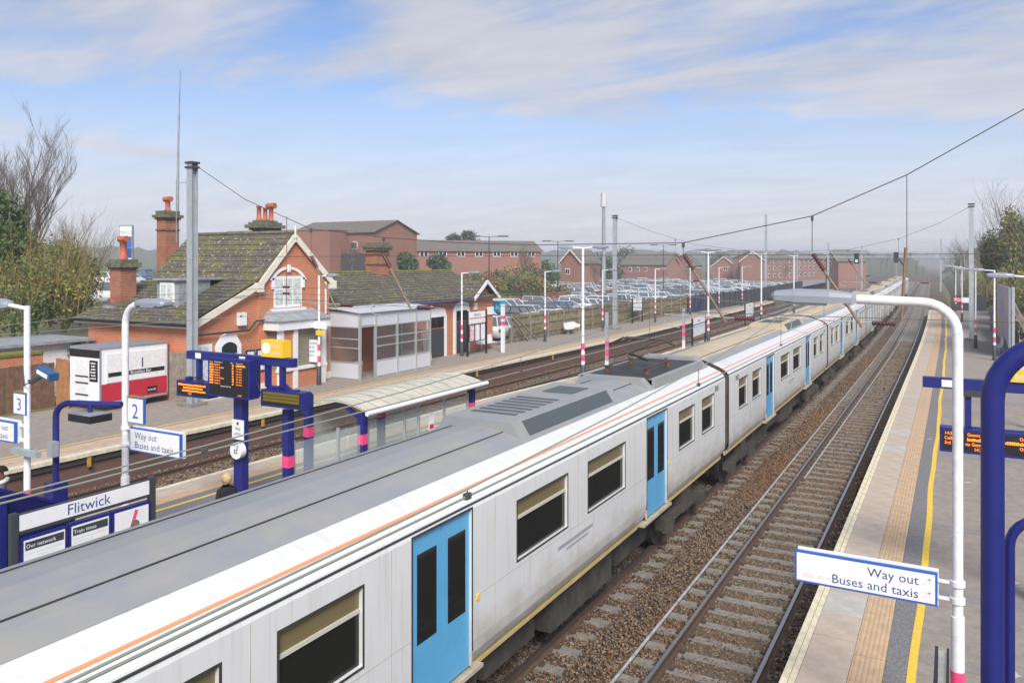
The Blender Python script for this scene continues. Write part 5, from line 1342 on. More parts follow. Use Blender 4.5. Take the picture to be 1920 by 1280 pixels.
# station name board with three poster frames
xb0 = -12.5
ya0, yb0 = WX(25, 900, xb0).y, WX(284, 900, xb0).y
zt = 2.74
t = thing('station_name_board', (xb0, ya0, 0.905), 'station name board reading Flitwick with three framed posters below', 'name board')
for yy in (ya0, yb0):
    m = MB(); m.box(xb0 - 0.05, xb0 + 0.05, yy - 0.05, yy + 0.05, 0.905, zt + 0.03); m.build('post', 'charcoal', t)
m = MB(); m.box(xb0 - 0.03, xb0 + 0.03, ya0 + 0.05, yb0 - 0.05, zt - 0.31, zt); nb = m.build('name_panel', 'charcoal', t)
m = MB(); m.box(xb0 + 0.03, xb0 + 0.035, ya0 + 0.07, yb0 - 0.07, zt - 0.255, zt - 0.015); m.build('name_face', 'white_paint', nb)
text('lettering', 'Flitwick', 0.245, 'text_blue', nb, (xb0 + 0.038, (ya0 + yb0) / 2 - 0.0, zt - 0.215), (0, 1, 0), (0, 0, 1), 'CENTER')
wd = (yb0 - ya0 - 0.12) / 3
for k in range(3):
    y0 = ya0 + 0.06 + wd * k
    m = MB(); m.box(xb0 - 0.04, xb0 + 0.07, y0 + 0.01, y0 + wd - 0.01, 1.05, zt - 0.36 - 0.02 * (k == 0)); fr = m.build('poster_frame', 'navy', t)
    m = MB(); m.box(xb0 + 0.07, xb0 + 0.074, y0 + 0.055, y0 + wd - 0.055, 1.1, zt - 0.41); m.build('poster', 'white_paint', fr)
    if k < 2:
        m = MB(); m.box(xb0 + 0.075, xb0 + 0.078, y0 + 0.075, y0 + wd - 0.075, zt - 0.565, zt - 0.44); hd = m.build('poster_heading', 'charcoal', fr)
        text('lettering', ('Our network', 'Train times')[k], 0.085, 'text_white', hd, (xb0 + 0.081, y0 + 0.085, zt - 0.535), (0, 1, 0), (0, 0, 1))
        m = MB()
        for i in range(9):
            zz = zt - 0.63 - i * 0.055
            m.box(xb0 + 0.0745, xb0 + 0.0755, y0 + 0.1 + 0.15 * ((i * 7) % 3) * (k == 0), y0 + wd - 0.1 - 0.12 * ((i * 5) % 3), zz, zz + 0.008)
        m.build('small_print', 'panel_grey', fr)
    else:
        m = MB(); ym = y0 + wd * 0.5; m.obox((xb0 + 0.076, ym + 0.03, zt - 0.62), (0, 0.06, 0.17), (0.001, 0, 0), (0, 0.03, -0.01)); m.build('poster_art', 'pink_paint', fr)
        m = MB(); m.tube([(xb0 + 0.0755, ym + 0.06, zt - 0.70), (xb0 + 0.078, ym + 0.06, zt - 0.70)], 0.085, 20); m.build('poster_art', 'strut_tan', fr)
# blue stair parapet at the left edge
t = thing('stair_parapet', (-13.2, 6.5, 0.905), 'dark blue sheet metal stair parapet at the left edge behind the name board', 'parapet')
p0 = WX(-60, 905, -13.1); p1 = WX(140, 948, -13.1)
m = MB(); m.prism([(p0.y, 0.95), (p1.y, 0.95), (p1.y, p1.z), (p0.y, p0.z)], 'x', -13.14, -13.08); m.build('panel', 'navy_dark', t)
m = MB(); m.bar((-13.11, p0.y, p0.z), (-13.11, p1.y, p1.z), 0.10, 0.05); m.build('top_rail', 'navy', t)
m = MB(); m.bar((-13.11, p0.y, p0.z - 0.75), (-13.11, p1.y, p1.z - 0.75), 0.11, 0.06); m.build('lower_rail', 'navy', t)
for u_ in (3,):
    q = WX(u_, 950, -13.06); m = MB(); m.box(-13.08, -13.0, q.y - 0.05, q.y + 0.05, 0.95, q.z + 0.15); m.build('stiffener', 'navy', t)
# --- waiting shelter on the island
def shelter():
    t = thing('waiting_shelter', (-13, 17, 0.905), 'glass waiting shelter with barrel roof and blue posts on the island platform', 'shelter')
    y0, y1, xa, xb_ = 14.65, 19.85, -12.0, -14.05
    N = 10; pr = []
    for i in range(N + 1):
        f = i / N; pr.append((xa + (xb_ - xa) * f, 3.10 + 0.24 * math.sin(math.pi * (0.06 + 0.88 * f)) - 0.06))
    m = MB()
    vs = [(x, y0, z) for x, z in pr] + [(x, y1, z) for x, z in pr] + [(x, y0, z - 0.05) for x, z in pr] + [(x, y1, z - 0.05) for x, z in pr]
    n = N + 1; fs = []
    for i in range(N): fs += [(i, i + 1, n + i + 1, n + i), (2 * n + i, 3 * n + i, 3 * n + i + 1, 2 * n + i + 1), (i, 2 * n + i, 2 * n + i + 1, i + 1), (n + i, n + i + 1, 3 * n + i + 1, 3 * n + i)]
    m.add(vs, fs, 0, False); rf = m.build('roof', mat('shelter_roof', (0.50, 0.47, 0.37), 0.75, 0.16, 2.5), t)
    for k in range(12):
        yy = y0 + (y1 - y0) * k / 11; m = MB(); m.tube([(x, yy, z + 0.006) for x, z in pr], 0.009, 6); m.build('roof_rib', 'panel_grey' if k in (0, 11) else 'lead', rf)
    m = MB(); m.tube([(xa + 0.05, y0 - 0.1, 3.05), (xa + 0.05, y1 + 0.15, 3.05)], 0.06, 10); m.build('gutter', 'white_worn', rf)
    for yy, xx in ((12.35, -12.25), (14.75, -12.25), (19.6, -12.25), (17.6, -13.95), (14.75, -13.95)):
        m = MB(); m.box(xx - 0.085, xx + 0.085, yy - 0.085, yy + 0.085, 0.905, 3.02 if xx < -13 or yy > 13 else 3.5); po = m.build('post', 'navy', t)
        m = MB(); m.box(xx - 0.089, xx + 0.089, yy - 0.089, yy + 0.089, 2.28, 2.52); m.build('pink_band', 'pink_paint', po)
        if yy > 13 and xx > -13:
            m = MB(); m.bar((xx - 0.5, yy, 3.12), (xx, yy, 2.85), 0.08, 0.08); m.build('bracket', 'navy', po)
    yg = [12.5, 13.9, 14.95, 16.4, 17.0, 18.2, 19.4]
    for yy in yg:
        m = MB(); m.box(-12.28, -12.22, yy - 0.025, yy + 0.025, 0.92, 2.82); m.build('frame_bar', 'steel_frame', t)
    for a, b_ in zip(yg, yg[1:]):
        m = MB(); m.box(-12.256, -12.244, a + 0.03, b_ - 0.03, 1.1, 2.75); g = m.build('glass_pane', 'glass_clear', t)
        if b_ - a > 1.0:
            m = MB()
            nn = int((b_ - a) / 0.16)
            for i in range(nn): m.box(-12.243, -12.241, a + 0.1 + i * 0.16, a + 0.17 + i * 0.16, 1.93, 1.98)
            m.build('manifestation_dots', 'yellow_paint', g)
    for a, b_ in ((14.75, 16.2), (16.2, 17.6), (17.6, 19.5)):
        m = MB(); m.box(-13.96, -13.94, a + 0.05, b_ - 0.05, 1.1, 2.75); m.build('glass_pane', 'glass_clear', t)
    m = MB(); m.box(-12.24, -12.23, 17.45, 17.7, 2.1, 2.55); nt_ = m.build('notice', 'white_paint', t)
    m = MB(); m.box(-12.229, -12.226, 17.48, 17.67, 2.13, 2.25); m.build('red_mark', mat('sign_red', (0.6, 0.03, 0.05), 0.5), nt_)
    m = MB(); m.box(-13.75, -13.35, 15.2, 19.2, 1.33, 1.38); m.box(-13.6, -13.5, 15.5, 15.6, 0.905, 1.33); m.box(-13.6, -13.5, 18.8, 18.9, 0.905, 1.33); m.build('bench', 'steel_frame', t)
shelter()
# --- island and platform posts further away
def isl(u, v): return G(u, v, PLZ)
a = isl(1093, 718); lamp_post(a.x, a.y, 7.25, [(-1, 0, 0.75), (1, 0, 0.75)], 'tall white twin-headed lamp post on the island platform nearest the shelter', r=0.075)
a = isl(1328, 643); lamp_post(a.x, a.y, 7.25, [(-1, 0, 0.75), (1, 0, 0.75)], 'second tall twin-headed lamp post on the island, beside the small name board', r=0.075)
for k, yy in enumerate((74.0, 92.0)):
    lamp_post(-15.2 + sx(yy), yy, 7.25, [(-1, 0, 0.75), (1, 0, 0.75)], ['third twin-headed lamp post along the island platform', 'farthest twin-headed lamp post along the island platform'][k], r=0.075)
def stub_post(u, v, h, label):
    a = isl(u, v); t = thing('marker_post', (a.x, a.y, 0.905), label, 'post', 'galvanised posts with pink bands')
    m = MB(); m.box(a.x - 0.07, a.x + 0.07, a.y - 0.07, a.y + 0.07, 0.905, 0.905 + h); m.build('post', 'galv', t)
    m = MB(); m.box(a.x - 0.074, a.x + 0.074, a.y - 0.074, a.y + 0.074, 0.905, 1.75); m.build('white_base', 'white_worn', t)
    for z in (2.0, 2.45):
        m = MB(); m.box(a.x - 0.075, a.x + 0.075, a.y - 0.075, a.y + 0.075, z, z + 0.25); m.build('pink_band', 'pink_paint', t)
stub_post(1138, 708, 3.2, 'short galvanised post with pink bands beside the first twin-headed lamp post')
stub_post(1282, 663, 2.8, 'short galvanised post with pink bands left of the small island name board')
def name_stand(u0, v0, u1, v1, ztop, label):
    a = isl(u0, v0); b_ = isl(u1, v1); t = thing('name_board', (a.x, a.y, 0.905), label, 'name board', 'distant name boards')
    for p in (a, b_):
        m = MB(); m.box(p.x - 0.05, p.x + 0.05, p.y - 0.05, p.y + 0.05, 0.905, ztop); m.build('post', 'black', t)
    m = MB(); d = (b_ - a); c = (a + b_) / 2; n = Vector((d.y, -d.x, 0)).normalized() * 0.02
    m.obox((c.x, c.y, ztop - 0.22), d / 2, n, (0, 0, 0.2)); p = m.build('panel', 'white_paint', t)
    m = MB(); m.obox((c.x, c.y, ztop - 0.85), d / 2 * 0.95, n, (0, 0, 0.35)); m.build('poster', 'poster', t)
    dn = d.normalized(); nn = n.normalized()
    text('lettering', 'Flitwick', 0.24, 'text_blue', p, c + nn * 0.025 - dn * 0.38 * 1 + Vector((0, 0, ztop - 0.30 - c.z)), dn, (0, 0, 1))
name_stand(1298, 655, 1322, 645, 2.9, 'small Flitwick name board on the island past the pink banded posts')
name_stand(1397, 610, 1413, 604, 2.8, 'farther small Flitwick name board on the island platform')
name_stand(1186, 606, 1204, 603, 3.2, 'Flitwick name board in front of the slatted fence across the tracks')
# left platform posts and lamps
t = lamp_post(-25.64, 27.79, 5.95, [(1, 0, 0.6)], 'white lamp post with courtesy bus sign beside the bay window', r=0.06, bands=True)
sg_ = thing('bus_sign', (-25.7, 27.7, 2.0), 'white courtesy bus sign on the lamp post beside the bay window', 'sign')
a = WY(577, 632, 27.7); m = MB(); m.box(a.x, -25.68, 27.70, 27.74, 1.95, 2.98); p = m.build('panel', 'white_paint', sg_)
text('lettering', 'Courtesy\nbus to\nCenter\nParcs', 0.19, 'text_blue', p, (a.x + 0.03, 27.695, 2.78), (1, 0, 0), (0, 0, 1), squeeze=0.75)
m = MB(); m.box(-25.95, -25.1, 27.70, 27.74, 3.5, 3.85); m.build('panel', 'white_worn', sg_)
m = MB(); m.box(-25.75, -25.3, 27.69, 27.73, 3.2, 3.42); m.build('panel', 'help_yellow', sg_)
lamp_post(-25.94, 40.44, 5.92, [(1, 0, 0.75)], 'white lamp post in front of the low station range doors', r=0.06)
lamp_post(-25.44, 50.6, 5.9, [(1, 0, 0.75)], 'white lamp post in front of the slatted fence near the bench', r=0.06)
lamp_post(-25.23, 60.68, 5.9, [(1, 0, 0.75)], 'white lamp post beside the tall steel mast at the slatted fence', r=0.06)
for k, yy in enumerate((71.5, 82.0, 93.0, 104.0)):
    lamp_post(-24.4 + sx(yy) + (yy - 70) * 0.03, yy, 5.9, [(1, 0, 0.75)], ['white lamp post by the Flitwick board along the slatted fence', 'white lamp post where the slatted fence turns to dark panels', 'white lamp post along the dark fence, second from the platform end', 'farthest white lamp post along the dark car park fence'][k], r=0.06)
a = G(943, 660); t = thing('post', (a.x, a.y, 0.905), 'white square post with pink bands at the fence corner by the bench', 'post')
m = MB(); m.box(a.x - 0.1, a.x + 0.1, a.y - 0.1, a.y + 0.1, 0.905, 3.9); m.build('post', 'white_worn', t)
m = MB(); m.box(a.x - 0.104, a.x + 0.104, a.y - 0.104, a.y + 0.104, 2.6, 2.85); m.box(a.x - 0.104, a.x + 0.104, a.y - 0.104, a.y + 0.104, 3.0, 3.2); m.build('pink_band', 'pink_paint', t)
# poster stand, benches
t = thing('poster_stand', (-25.5, 41.3, 0.905), 'black framed Flitwick poster stand in front of the low station range', 'poster stand')
p0, p1 = Vector((-25.5, 40.4, 0)), Vector((-25.4, 42.4, 0))
for p in (p0, p1):
    m = MB(); m.box(p.x - 0.05, p.x + 0.05, p.y - 0.05, p.y + 0.05, 0.905, 3.62); m.build('post', 'black', t)
m = MB(); m.box(-25.48, -25.43, 40.45, 42.35, 3.2, 3.55); p = m.build('name_panel', 'white_paint', t)
text('lettering', 'Flitwick', 0.26, 'text_blue', p, (-25.42, 41.0, 3.28), (0, 1, 0), (0, 0, 1))
m = MB(); m.box(-25.48, -25.43, 40.45, 42.35, 2.85, 3.12); m.build('heading_panel', 'white_worn', t)
for k in range(3):
    m = MB(); m.box(-25.48, -25.42, 40.47 + k * 0.63, 41.06 + k * 0.63, 1.75, 2.8); f = m.build('poster_frame', 'navy_dark', t)
    m = MB(); m.box(-25.42, -25.415, 40.52 + k * 0.63, 41.01 + k * 0.63, 1.8, 2.75); m.build('poster', 'poster_pink' if k == 0 else 'white_worn', f)
def bench(x, y, dx, dy, L, label, m_='white_worn'):
    t = thing('bench', (x, y, 0.905), label, 'bench', 'platform benches')
    d = Vector((dx, dy, 0)).normalized(); s_ = Vector((-d.y, d.x, 0))
    n = int(L / 0.5)
    for k in range(n):
        c = Vector((x, y, 0)) + d * (k + 0.5) * 0.5
        m = MB(); m.obox((c.x, c.y, 1.36), d * 0.22, s_ * 0.2, (0, 0, 0.02)); m.build('seat', m_, t)
        m = MB(); q = c + s_ * 0.22; m.obox((q.x, q.y, 1.62), d * 0.22, s_ * 0.02, Vector((0, 0, 0.22)) + s_ * 0.04); m.build('backrest', m_, t)
    for f in (0.15, 0.85):
        c = Vector((x, y, 0)) + d * L * f; m = MB(); m.box(c.x - 0.03, c.x + 0.03, c.y - 0.03, c.y + 0.03, 0.905, 1.34); m.obox((c.x, c.y, 0.93), s_ * 0.25, d * 0.03, (0, 0, 0.02)); m.build('leg', 'steel_frame', t)
bench(-26.3, 43.0, 0, 1, 2.0, 'white seat row beside the poster stand at the station wall')
bench(-26.2, 55.8, 0, 1, 2.0, 'white seat row in front of the slatted fence')
bench(2.35, 59.2, 0, -1, 2.5, 'grey seat row below the billboard on the right-hand platform', 'panel_grey')
t = thing('loudspeaker', (-15.2, 34.1, 3.0), 'white horn loudspeaker on the first twin-headed island lamp post', 'loudspeaker')
a = isl(1093, 718); c = DP(1082, 612, 37.0)
m = MB(); m.tube([(a.x, a.y, c.z), (a.x - 0.15, a.y, c.z)], 0.03, 8); m.build('bracket', 'charcoal', t)
m = MB(); m.tube([(a.x - 0.15, a.y, c.z), (a.x - 0.35, a.y - 0.05, c.z), (a.x - 0.42, a.y - 0.07, c.z)], [0.07, 0.14, 0.17], 14); m.build('horn', 'cream_paint', t)
# yellow folding ramp and black bollard cover by the station door
t = thing('wheelchair_ramp', (-26.6, 38.0, 0.905), 'folded grey and yellow boarding ramp leaning on the station wall', 'ramp')
m = MB(); m.obox((-26.55, 37.6, 1.75), (0, 0.28, 0), (0.02, 0, 0), (-0.12, 0, 0.8)); m.build('panel', 'lead', t)
for yy in (37.3, 37.9):
    m = MB(); m.obox((-26.52, yy, 1.8), (0, 0.03, 0), (0.04, 0, 0), (-0.12, 0, 0.9)); m.build('side_rail', 'help_yellow', t)
# cyan bus-stop style sign beyond the low range
t = thing('hanging_sign', (-26.6, 46.3, 3.2), 'cyan blue sign ending in 75 fixed past the end of the station building', 'sign')
m = MB(); m.box(-27.6, -26.3, 46.3, 46.38, 3.35, 3.95); p = m.build('panel', mat('cyan_sign', (0.02, 0.38, 0.58), 0.5), t)
text('lettering', '75', 0.5, 'text_white', p, (-27.3, 46.29, 3.45), (1, 0, 0), (0, 0, 1))
m = MB(); m.box(-26.5, -26.4, 46.31, 46.37, 0.905, 3.35); m.build('post', 'charcoal', t)
# right platform far furniture
lamp_post(2.3, 32.2, 6.1, [(-1, 0, 0.85)], 'white lamp post beyond the right information display, its arm reaching in from the edge', r=0.06)
lamp_post(2.0, 53.6, 6.1, [(-1, 0, 0.8)], 'white lamp post beside the billboard on the right-hand platform', r=0.06)
lamp_post(1.2, 60.5, 6.1, [(-1, 0, 0.8)], 'white lamp post just before the tall steel mast on the right-hand platform', r=0.06)
lamp_post(0.6, 86.2, 6.1, [(-1, 0, 0.8)], 'white lamp post before the far end of the right-hand platform', r=0.06)
lamp_post(0.1, 103.5, 6.1, [(-1, 0, 0.8)], 'last white lamp post at the far end of the right-hand platform', r=0.06)
t = thing('billboard', (2.8, 60, 0.905), 'tall advertising billboard with blue and orange poster on the right-hand platform', 'billboard')
p0 = Vector((2.82, 54.9, 0)); p1 = Vector((2.62, 64.5, 0)); d = (p1 - p0); n = Vector((-1, 0, 0))
m = MB(); m.obox(((p0 + p1) / 2).to_tuple()[:2] + (3.3,), d / 2, (0.06, 0, 0), (0, 0, 1.75)); bb = m.build('hoarding', 'lamp_grey', t)
m = MB(); c = (p0 + p1) / 2; m.obox((c.x - 0.064, c.y, 3.3), d / 2 * 0.94, (0.002, 0, 0), (0, 0, 1.6)); m.build('poster', mat('bb_blue', (0.10, 0.25, 0.60), 0.5, 0.3, 0.5, col2=(0.75, 0.36, 0.10)), bb)
m = MB(); m.box(p0.x + 0.1, p0.x + 0.25, p0.y - 0.02, p0.y + 0.2, 0.905, 5.1); m.build('edge_post', 'galv', t)
for yy in (55.2, 60, 64):
    m = MB(); m.bar((2.85, yy, 4.6), (4.6, yy, 0.9), 0.12, 0.12); m.build('brace', 'fence_grey', t)
board_fence('wooden_fence', (3.3, 55), (2.6, 78), 1.9, 0.22, 'fence_grey', 'weathered grey board fence behind the billboard and mast')
t = thing('platform_end_fence', (0, 106.5, 0.905), 'dark board fence with red and white notices across the end of the right-hand platform', 'fence')
m = MB(); m.box(-0.4, 3.2, 106.4, 106.5, 0.905, 2.6); m.build('boards', 'charcoal', t)
m = MB(); m.box(-0.1, 0.7, 106.37, 106.4, 1.9, 2.35); m.build('red_notice', mat('notice_red', (0.75, 0.25, 0.18), 0.6), t)
m = MB(); m.box(0.8, 1.5, 106.37, 106.4, 1.8, 2.4); m.build('white_notice', 'white_paint', t)
# ------------------------------------------------------------------ car park fence
def poly_pt(pts, s):
    for (a, b_) in zip(pts, pts[1:]):
        L = (b_ - a).length
        if s <= L: return a.lerp(b_, s / L), (b_ - a).normalized()
        s -= L
    return pts[-1].copy(), (pts[-1] - pts[-2]).normalized()
FP = [Vector(p) for p in ((-27.1, 48.6, 0), (-26.9, 56, 0), (-26.7, 67, 0), (-26.2, 78, 0), (-25.7, 86, 0))]
FL = sum((b_ - a).length for a, b_ in zip(FP, FP[1:]))
t = thing('slatted_fence', (FP[0].x, FP[0].y, 0.905), 'mossy brown slatted timber fence between the platform and the car park', 'fence')
s = 0; posts = []
while s < FL:
    p, d = poly_pt(FP, s); n = Vector((d.y, -d.x, 0))
    m = MB(); q = p + n * 0.06; m.obox((q.x, q.y, 0.905 + 1.0), d * 0.06, n * 0.06, (0, 0, 1.03)); m.build('post', 'fence_grey', t); s += 2.7
for z in (0.45, 1.15, 1.75):
    m = MB()
    for a, b_ in zip(FP, FP[1:]): m.bar((a.x, a.y, 0.905 + z), (b_.x, b_.y, 0.905 + z), 0.06, 0.09)
    m.build('rail', 'fence_moss', t)
m = MB(); s = 0.05
while s < FL:
    p, d = poly_pt(FP, s); n = Vector((d.y, -d.x, 0)); h = 1.9 + random.uniform(-0.05, 0.05); k = random.uniform(-0.05, 0.05) + (0.25 if s < 9 else 0.0)
    c = p - n * 0.045; m.obox((c.x, c.y, 0.95 + h / 2), d * 0.034, n * 0.012, Vector((0, 0, h / 2)) + d * k * h / 2); s += 0.125
m.build('pales', 'fence_moss', t, kind='stuff')
m = MB()
for i in range(2): m.bar((-26.9 + 0.35 * i, 48.4, 2.7), (-26.6 + 0.2 * i, 50.2 + i, 0.95), 0.09, 0.09)
m.build('brace', 'fence_grey', t)
DPF = [Vector((-25.7, 86, 0)), Vector((-24.9, 98, 0)), Vector((-24.3, 112, 0)), Vector((-25.0, 135, 0)), Vector((-26, 165, 0))]
t = thing('dark_fence', (-25.7, 86, 0.905), 'dark mesh panel fence along the far part of the car park', 'fence')
s = 0; DL = sum((b_ - a).length for a, b_ in zip(DPF, DPF[1:]))
while s < DL - 2.5:
    p, d = poly_pt(DPF, s); q, _ = poly_pt(DPF, s + 2.45); c = (p + q) / 2; n = Vector((d.y, -d.x, 0))
    m = MB(); m.obox((c.x, c.y, 0.905 + 0.95), (q - p) / 2, n * 0.02, (0, 0, 0.92)); m.build('panel', 'charcoal', t)
    m = MB(); m.obox((p.x, p.y, 0.905 + 1.0), d * 0.04, n * 0.05, (0, 0, 1.0)); m.build('post', 'black', t); s += 2.5
t = thing('blue_gate', (-25.2, 88.5, 0.905), 'dark blue tubular gate frame at the change of fence', 'gate')
m = MB(); m.tube([(-25.2, 87.5, 0.905), (-25.2, 87.5, 3.0), (-25.2, 89.3, 3.0), (-25.2, 89.3, 0.905)], 0.05, 8); m.build('frame', 'navy', t)
m = MB()
for k in range(6): m.tube([(-25.2, 87.7 + k * 0.27, 0.95), (-25.2, 87.7 + k * 0.27, 2.1)], 0.02, 6)
m.build('bars', 'navy', t)
# ------------------------------------------------------------------ cars
CARCOL = {'white': (0.78, 0.78, 0.78), 'silver': (0.55, 0.57, 0.59), 'black': (0.02, 0.021, 0.024), 'red': (0.42, 0.02, 0.025), 'blue': (0.03, 0.07, 0.22), 'grey': (0.13, 0.14, 0.15)}
for k_, c_ in CARCOL.items(): mat('car_' + k_, c_, 0.25, metal=0.0)
mat('tyre', (0.02, 0.02, 0.02), 0.9); mat('car_lamp', (0.7, 0.7, 0.68), 0.2); mat('tail_lamp', (0.35, 0.01, 0.01), 0.3)
def car_parts(kind):
    """returns list of (name, MB, material key) in local coordinates; length along x, nose +x"""
    if kind == 'hatch': L, W, Hh, b0, b1, r0, r1 = 4.1, 1.74, 1.48, -1.75, 1.15, -1.25, 0.35
    elif kind == 'saloon': L, W, Hh, b0, b1, r0, r1 = 4.6, 1.78, 1.43, -1.7, 1.15, -0.85, 0.3
    else: L, W, Hh, b0, b1, r0, r1 = 4.5, 1.86, 1.72, -2.1, 1.25, -1.9, 0.5
    hw = W / 2; zb = 0.92 if kind != 'suv' else 1.05
    st = [(-L / 2, 0.45, 0.78, 0.86), (-L / 2 + 0.12, 0.28, zb - 0.04, 0.95), (b0, 0.22, zb, 1.0), (0, 0.2, zb, 1.0), (b1, 0.22, zb - 0.02, 1.0), (L / 2 - 0.55, 0.24, zb - 0.16, 0.96), (L / 2 - 0.1, 0.3, zb - 0.30, 0.88), (L / 2, 0.42, 0.55, 0.78)]
    m = MB(); vs = []
    for (x, z0, z1, f) in st:
        w = hw * f; vs += [(x, -w * 0.95, z0), (x, -w, (z0 + z1) / 2), (x, -w * 0.93, z1), (x, w * 0.93, z1), (x, w, (z0 + z1) / 2), (x, w * 0.95, z0)]
    fs = []
    for i in range(len(st) - 1):
        for k in range(6): fs.append((i * 6 + k, i * 6 + (k + 1) % 6, (i + 1) * 6 + (k + 1) % 6, (i + 1) * 6 + k))
    fs += [(0, 1, 2, 3, 4, 5), tuple(len(vs) - 6 + k for k in (5, 4, 3, 2, 1, 0))]
    m.add(vs, fs, 0, True)
    rw = hw * 0.72
    m.box(r0 - 0.05, r1 + 0.05, -rw, rw, Hh - 0.045, Hh, 0)
    for (xa, xr) in ((b0, r0), (b1, r1), ((b0 + b1) / 2 - 0.1, (r0 + r1) / 2 - 0.05)):
        for sg in (-1, 1): m.bar((xa, sg * hw * 0.92, zb - 0.03), (xr, sg * rw, Hh - 0.02), 0.07, 0.06, 0)
    body = m
    g = MB(); lo = [(b0 + 0.03, -hw * 0.9, zb - 0.03), (b1 - 0.03, -hw * 0.9, zb - 0.03), (b1 - 0.03, hw * 0.9, zb - 0.03), (b0 + 0.03, hw * 0.9, zb - 0.03)]
    hi = [(r0, -rw * 0.98, Hh - 0.04), (r1, -rw * 0.98, Hh - 0.04), (r1, rw * 0.98, Hh - 0.04), (r0, rw * 0.98, Hh - 0.04)]
    g.add(lo + hi, [(0, 1, 5, 4), (1, 2, 6, 5), (2, 3, 7, 6), (3, 0, 4, 7), (4, 5, 6, 7)])
    wheels = []
    for x in (-L / 2 + 0.8, L / 2 - 0.85):
        for sg in (-1, 1):
            w = MB(); w.tube([(x, sg * (hw - 0.2), 0.31), (x, sg * (hw + 0.01), 0.31)], 0.31, 16); w.tube([(x, sg * (hw + 0.0), 0.31), (x, sg * (hw + 0.02), 0.31)], 0.19, 12, 1); wheels.append(w)
    lamps = MB()
    for sg in (-1, 1): lamps.box(L / 2 - 0.2, L / 2 - 0.02, sg * hw * 0.5, sg * hw * 0.8, 0.55, 0.68, 0); lamps.box(-L / 2 + 0.0, -L / 2 + 0.1, sg * hw * 0.6, sg * hw * 0.9, 0.6, 0.85, 1)
    return body, g, wheels, lamps
PROTO = {}
for kd in ('hatch', 'saloon', 'suv'):
    body, g, wheels, lamps = car_parts(kd)
    root = thing('parked_car', (0, 0, -50), 'x', 'car', 'cars parked in the station car park')
    bo = body.build('body', 'car_white', root, local=True); bo.data.materials[0] = None
    bo.material_slots[0].link = 'OBJECT'; bo.material_slots[0].material = MATS['car_white']
    g.build('windows', 'car_glass', root, local=True)
    for w in wheels: w.build('wheel', ['tyre', 'lamp_grey'], root, local=True)
    lamps.build('lamps', ['car_lamp', 'tail_lamp'], root, local=True)
    # single-mesh version for cars too small to show parts
    j = MB(); mats_ = ['car_white', 'car_glass', 'tyre', 'lamp_grey', 'car_lamp', 'tail_lamp']
    def absorb(mb, off):
        o_ = len(j.v); j.v += mb.v; j.f += [tuple(i + o_ for i in f) for f in mb.f]; j.mi += [k + off for k in mb.mi]; j.sm += mb.sm
    absorb(body, 0); absorb(g, 1)
    for w in wheels: absorb(w, 2)
    absorb(lamps, 4)
    jo = j.build('parked_car', mats_, None, local=True); jo.location = (0, 0, -50)
    jo.material_slots[0].link = 'OBJECT'
    PROTO[kd] = (root, jo)
rc = random.Random(11)
ncar = 0
def place_car(x, y, z, rz, col, kd, near, label):
    root, jo = PROTO[kd]
    if near:
        r_ = root.copy(); SC.objects.link(r_); r_.location = (x, y, z); r_.rotation_euler = (0, 0, rz); r_['label'] = label
        for ch in root.children:
            c = ch.copy(); SC.objects.link(c); c.parent = r_
            if ch.name.startswith('body'): c.material_slots[0].link = 'OBJECT'; c.material_slots[0].material = MATS['car_' + col]
    else:
        r_ = jo.copy(); SC.objects.link(r_); r_.location = (x, y, z); r_.rotation_euler = (0, 0, rz)
        tag(r_, label, 'car', 'cars parked in the station car park')
        r_.material_slots[0].link = 'OBJECT'; r_.material_slots[0].material = MATS['car_' + col]
    return r_
COLS = ['white'] * 12 + ['silver'] * 9 + ['black'] * 2 + ['red'] * 2 + ['blue'] * 2 + ['grey'] * 2
ROWS = [(-30.6, 50, 168, 0, 'the row beside the platform fence'), (-36.6, 53, 176, math.pi, 'the second row from the platform fence'), (-41.3, 56, 180, 0, 'the row before the brick wall'),
        (-48.5, 118, 190, math.pi, 'the fourth row from the platform fence'), (-53.6, 118, 192, 0, 'the fifth row from the platform fence'), (-60.5, 122, 196, math.pi, 'the sixth row from the platform fence'), (-65.6, 124, 198, 0, 'the second farthest row'), (-72.5, 130, 200, math.pi, 'the farthest row')]
for ri, (xr, ya_, yb_, rz, rl) in enumerate(ROWS):
    y = ya_; k = 0
    while y < yb_:
        if rc.random() > 0.07:
            col = rc.choice(COLS); kd = rc.choice(['hatch', 'hatch', 'saloon', 'suv'])
            if y < 76: lb = '%s %s, %d from the station in %s' % (col, {'hatch': 'hatchback', 'saloon': 'saloon car', 'suv': 'tall estate car'}[kd], k + 1, rl)
            else: lb = '%s %s far along %s' % (col, {'hatch': 'hatchback', 'saloon': 'saloon car', 'suv': 'tall estate car'}[kd], rl)
            xx = xr + (0.012 * (y - 90) if y > 90 else 0)
            place_car(xx + rc.uniform(-0.25, 0.25), y, 0.9, rz + rc.uniform(-0.03, 0.03) + (math.pi if rc.random() < 0.3 else 0), col, kd, y < 76, lb); k += 1
        y += 2.55
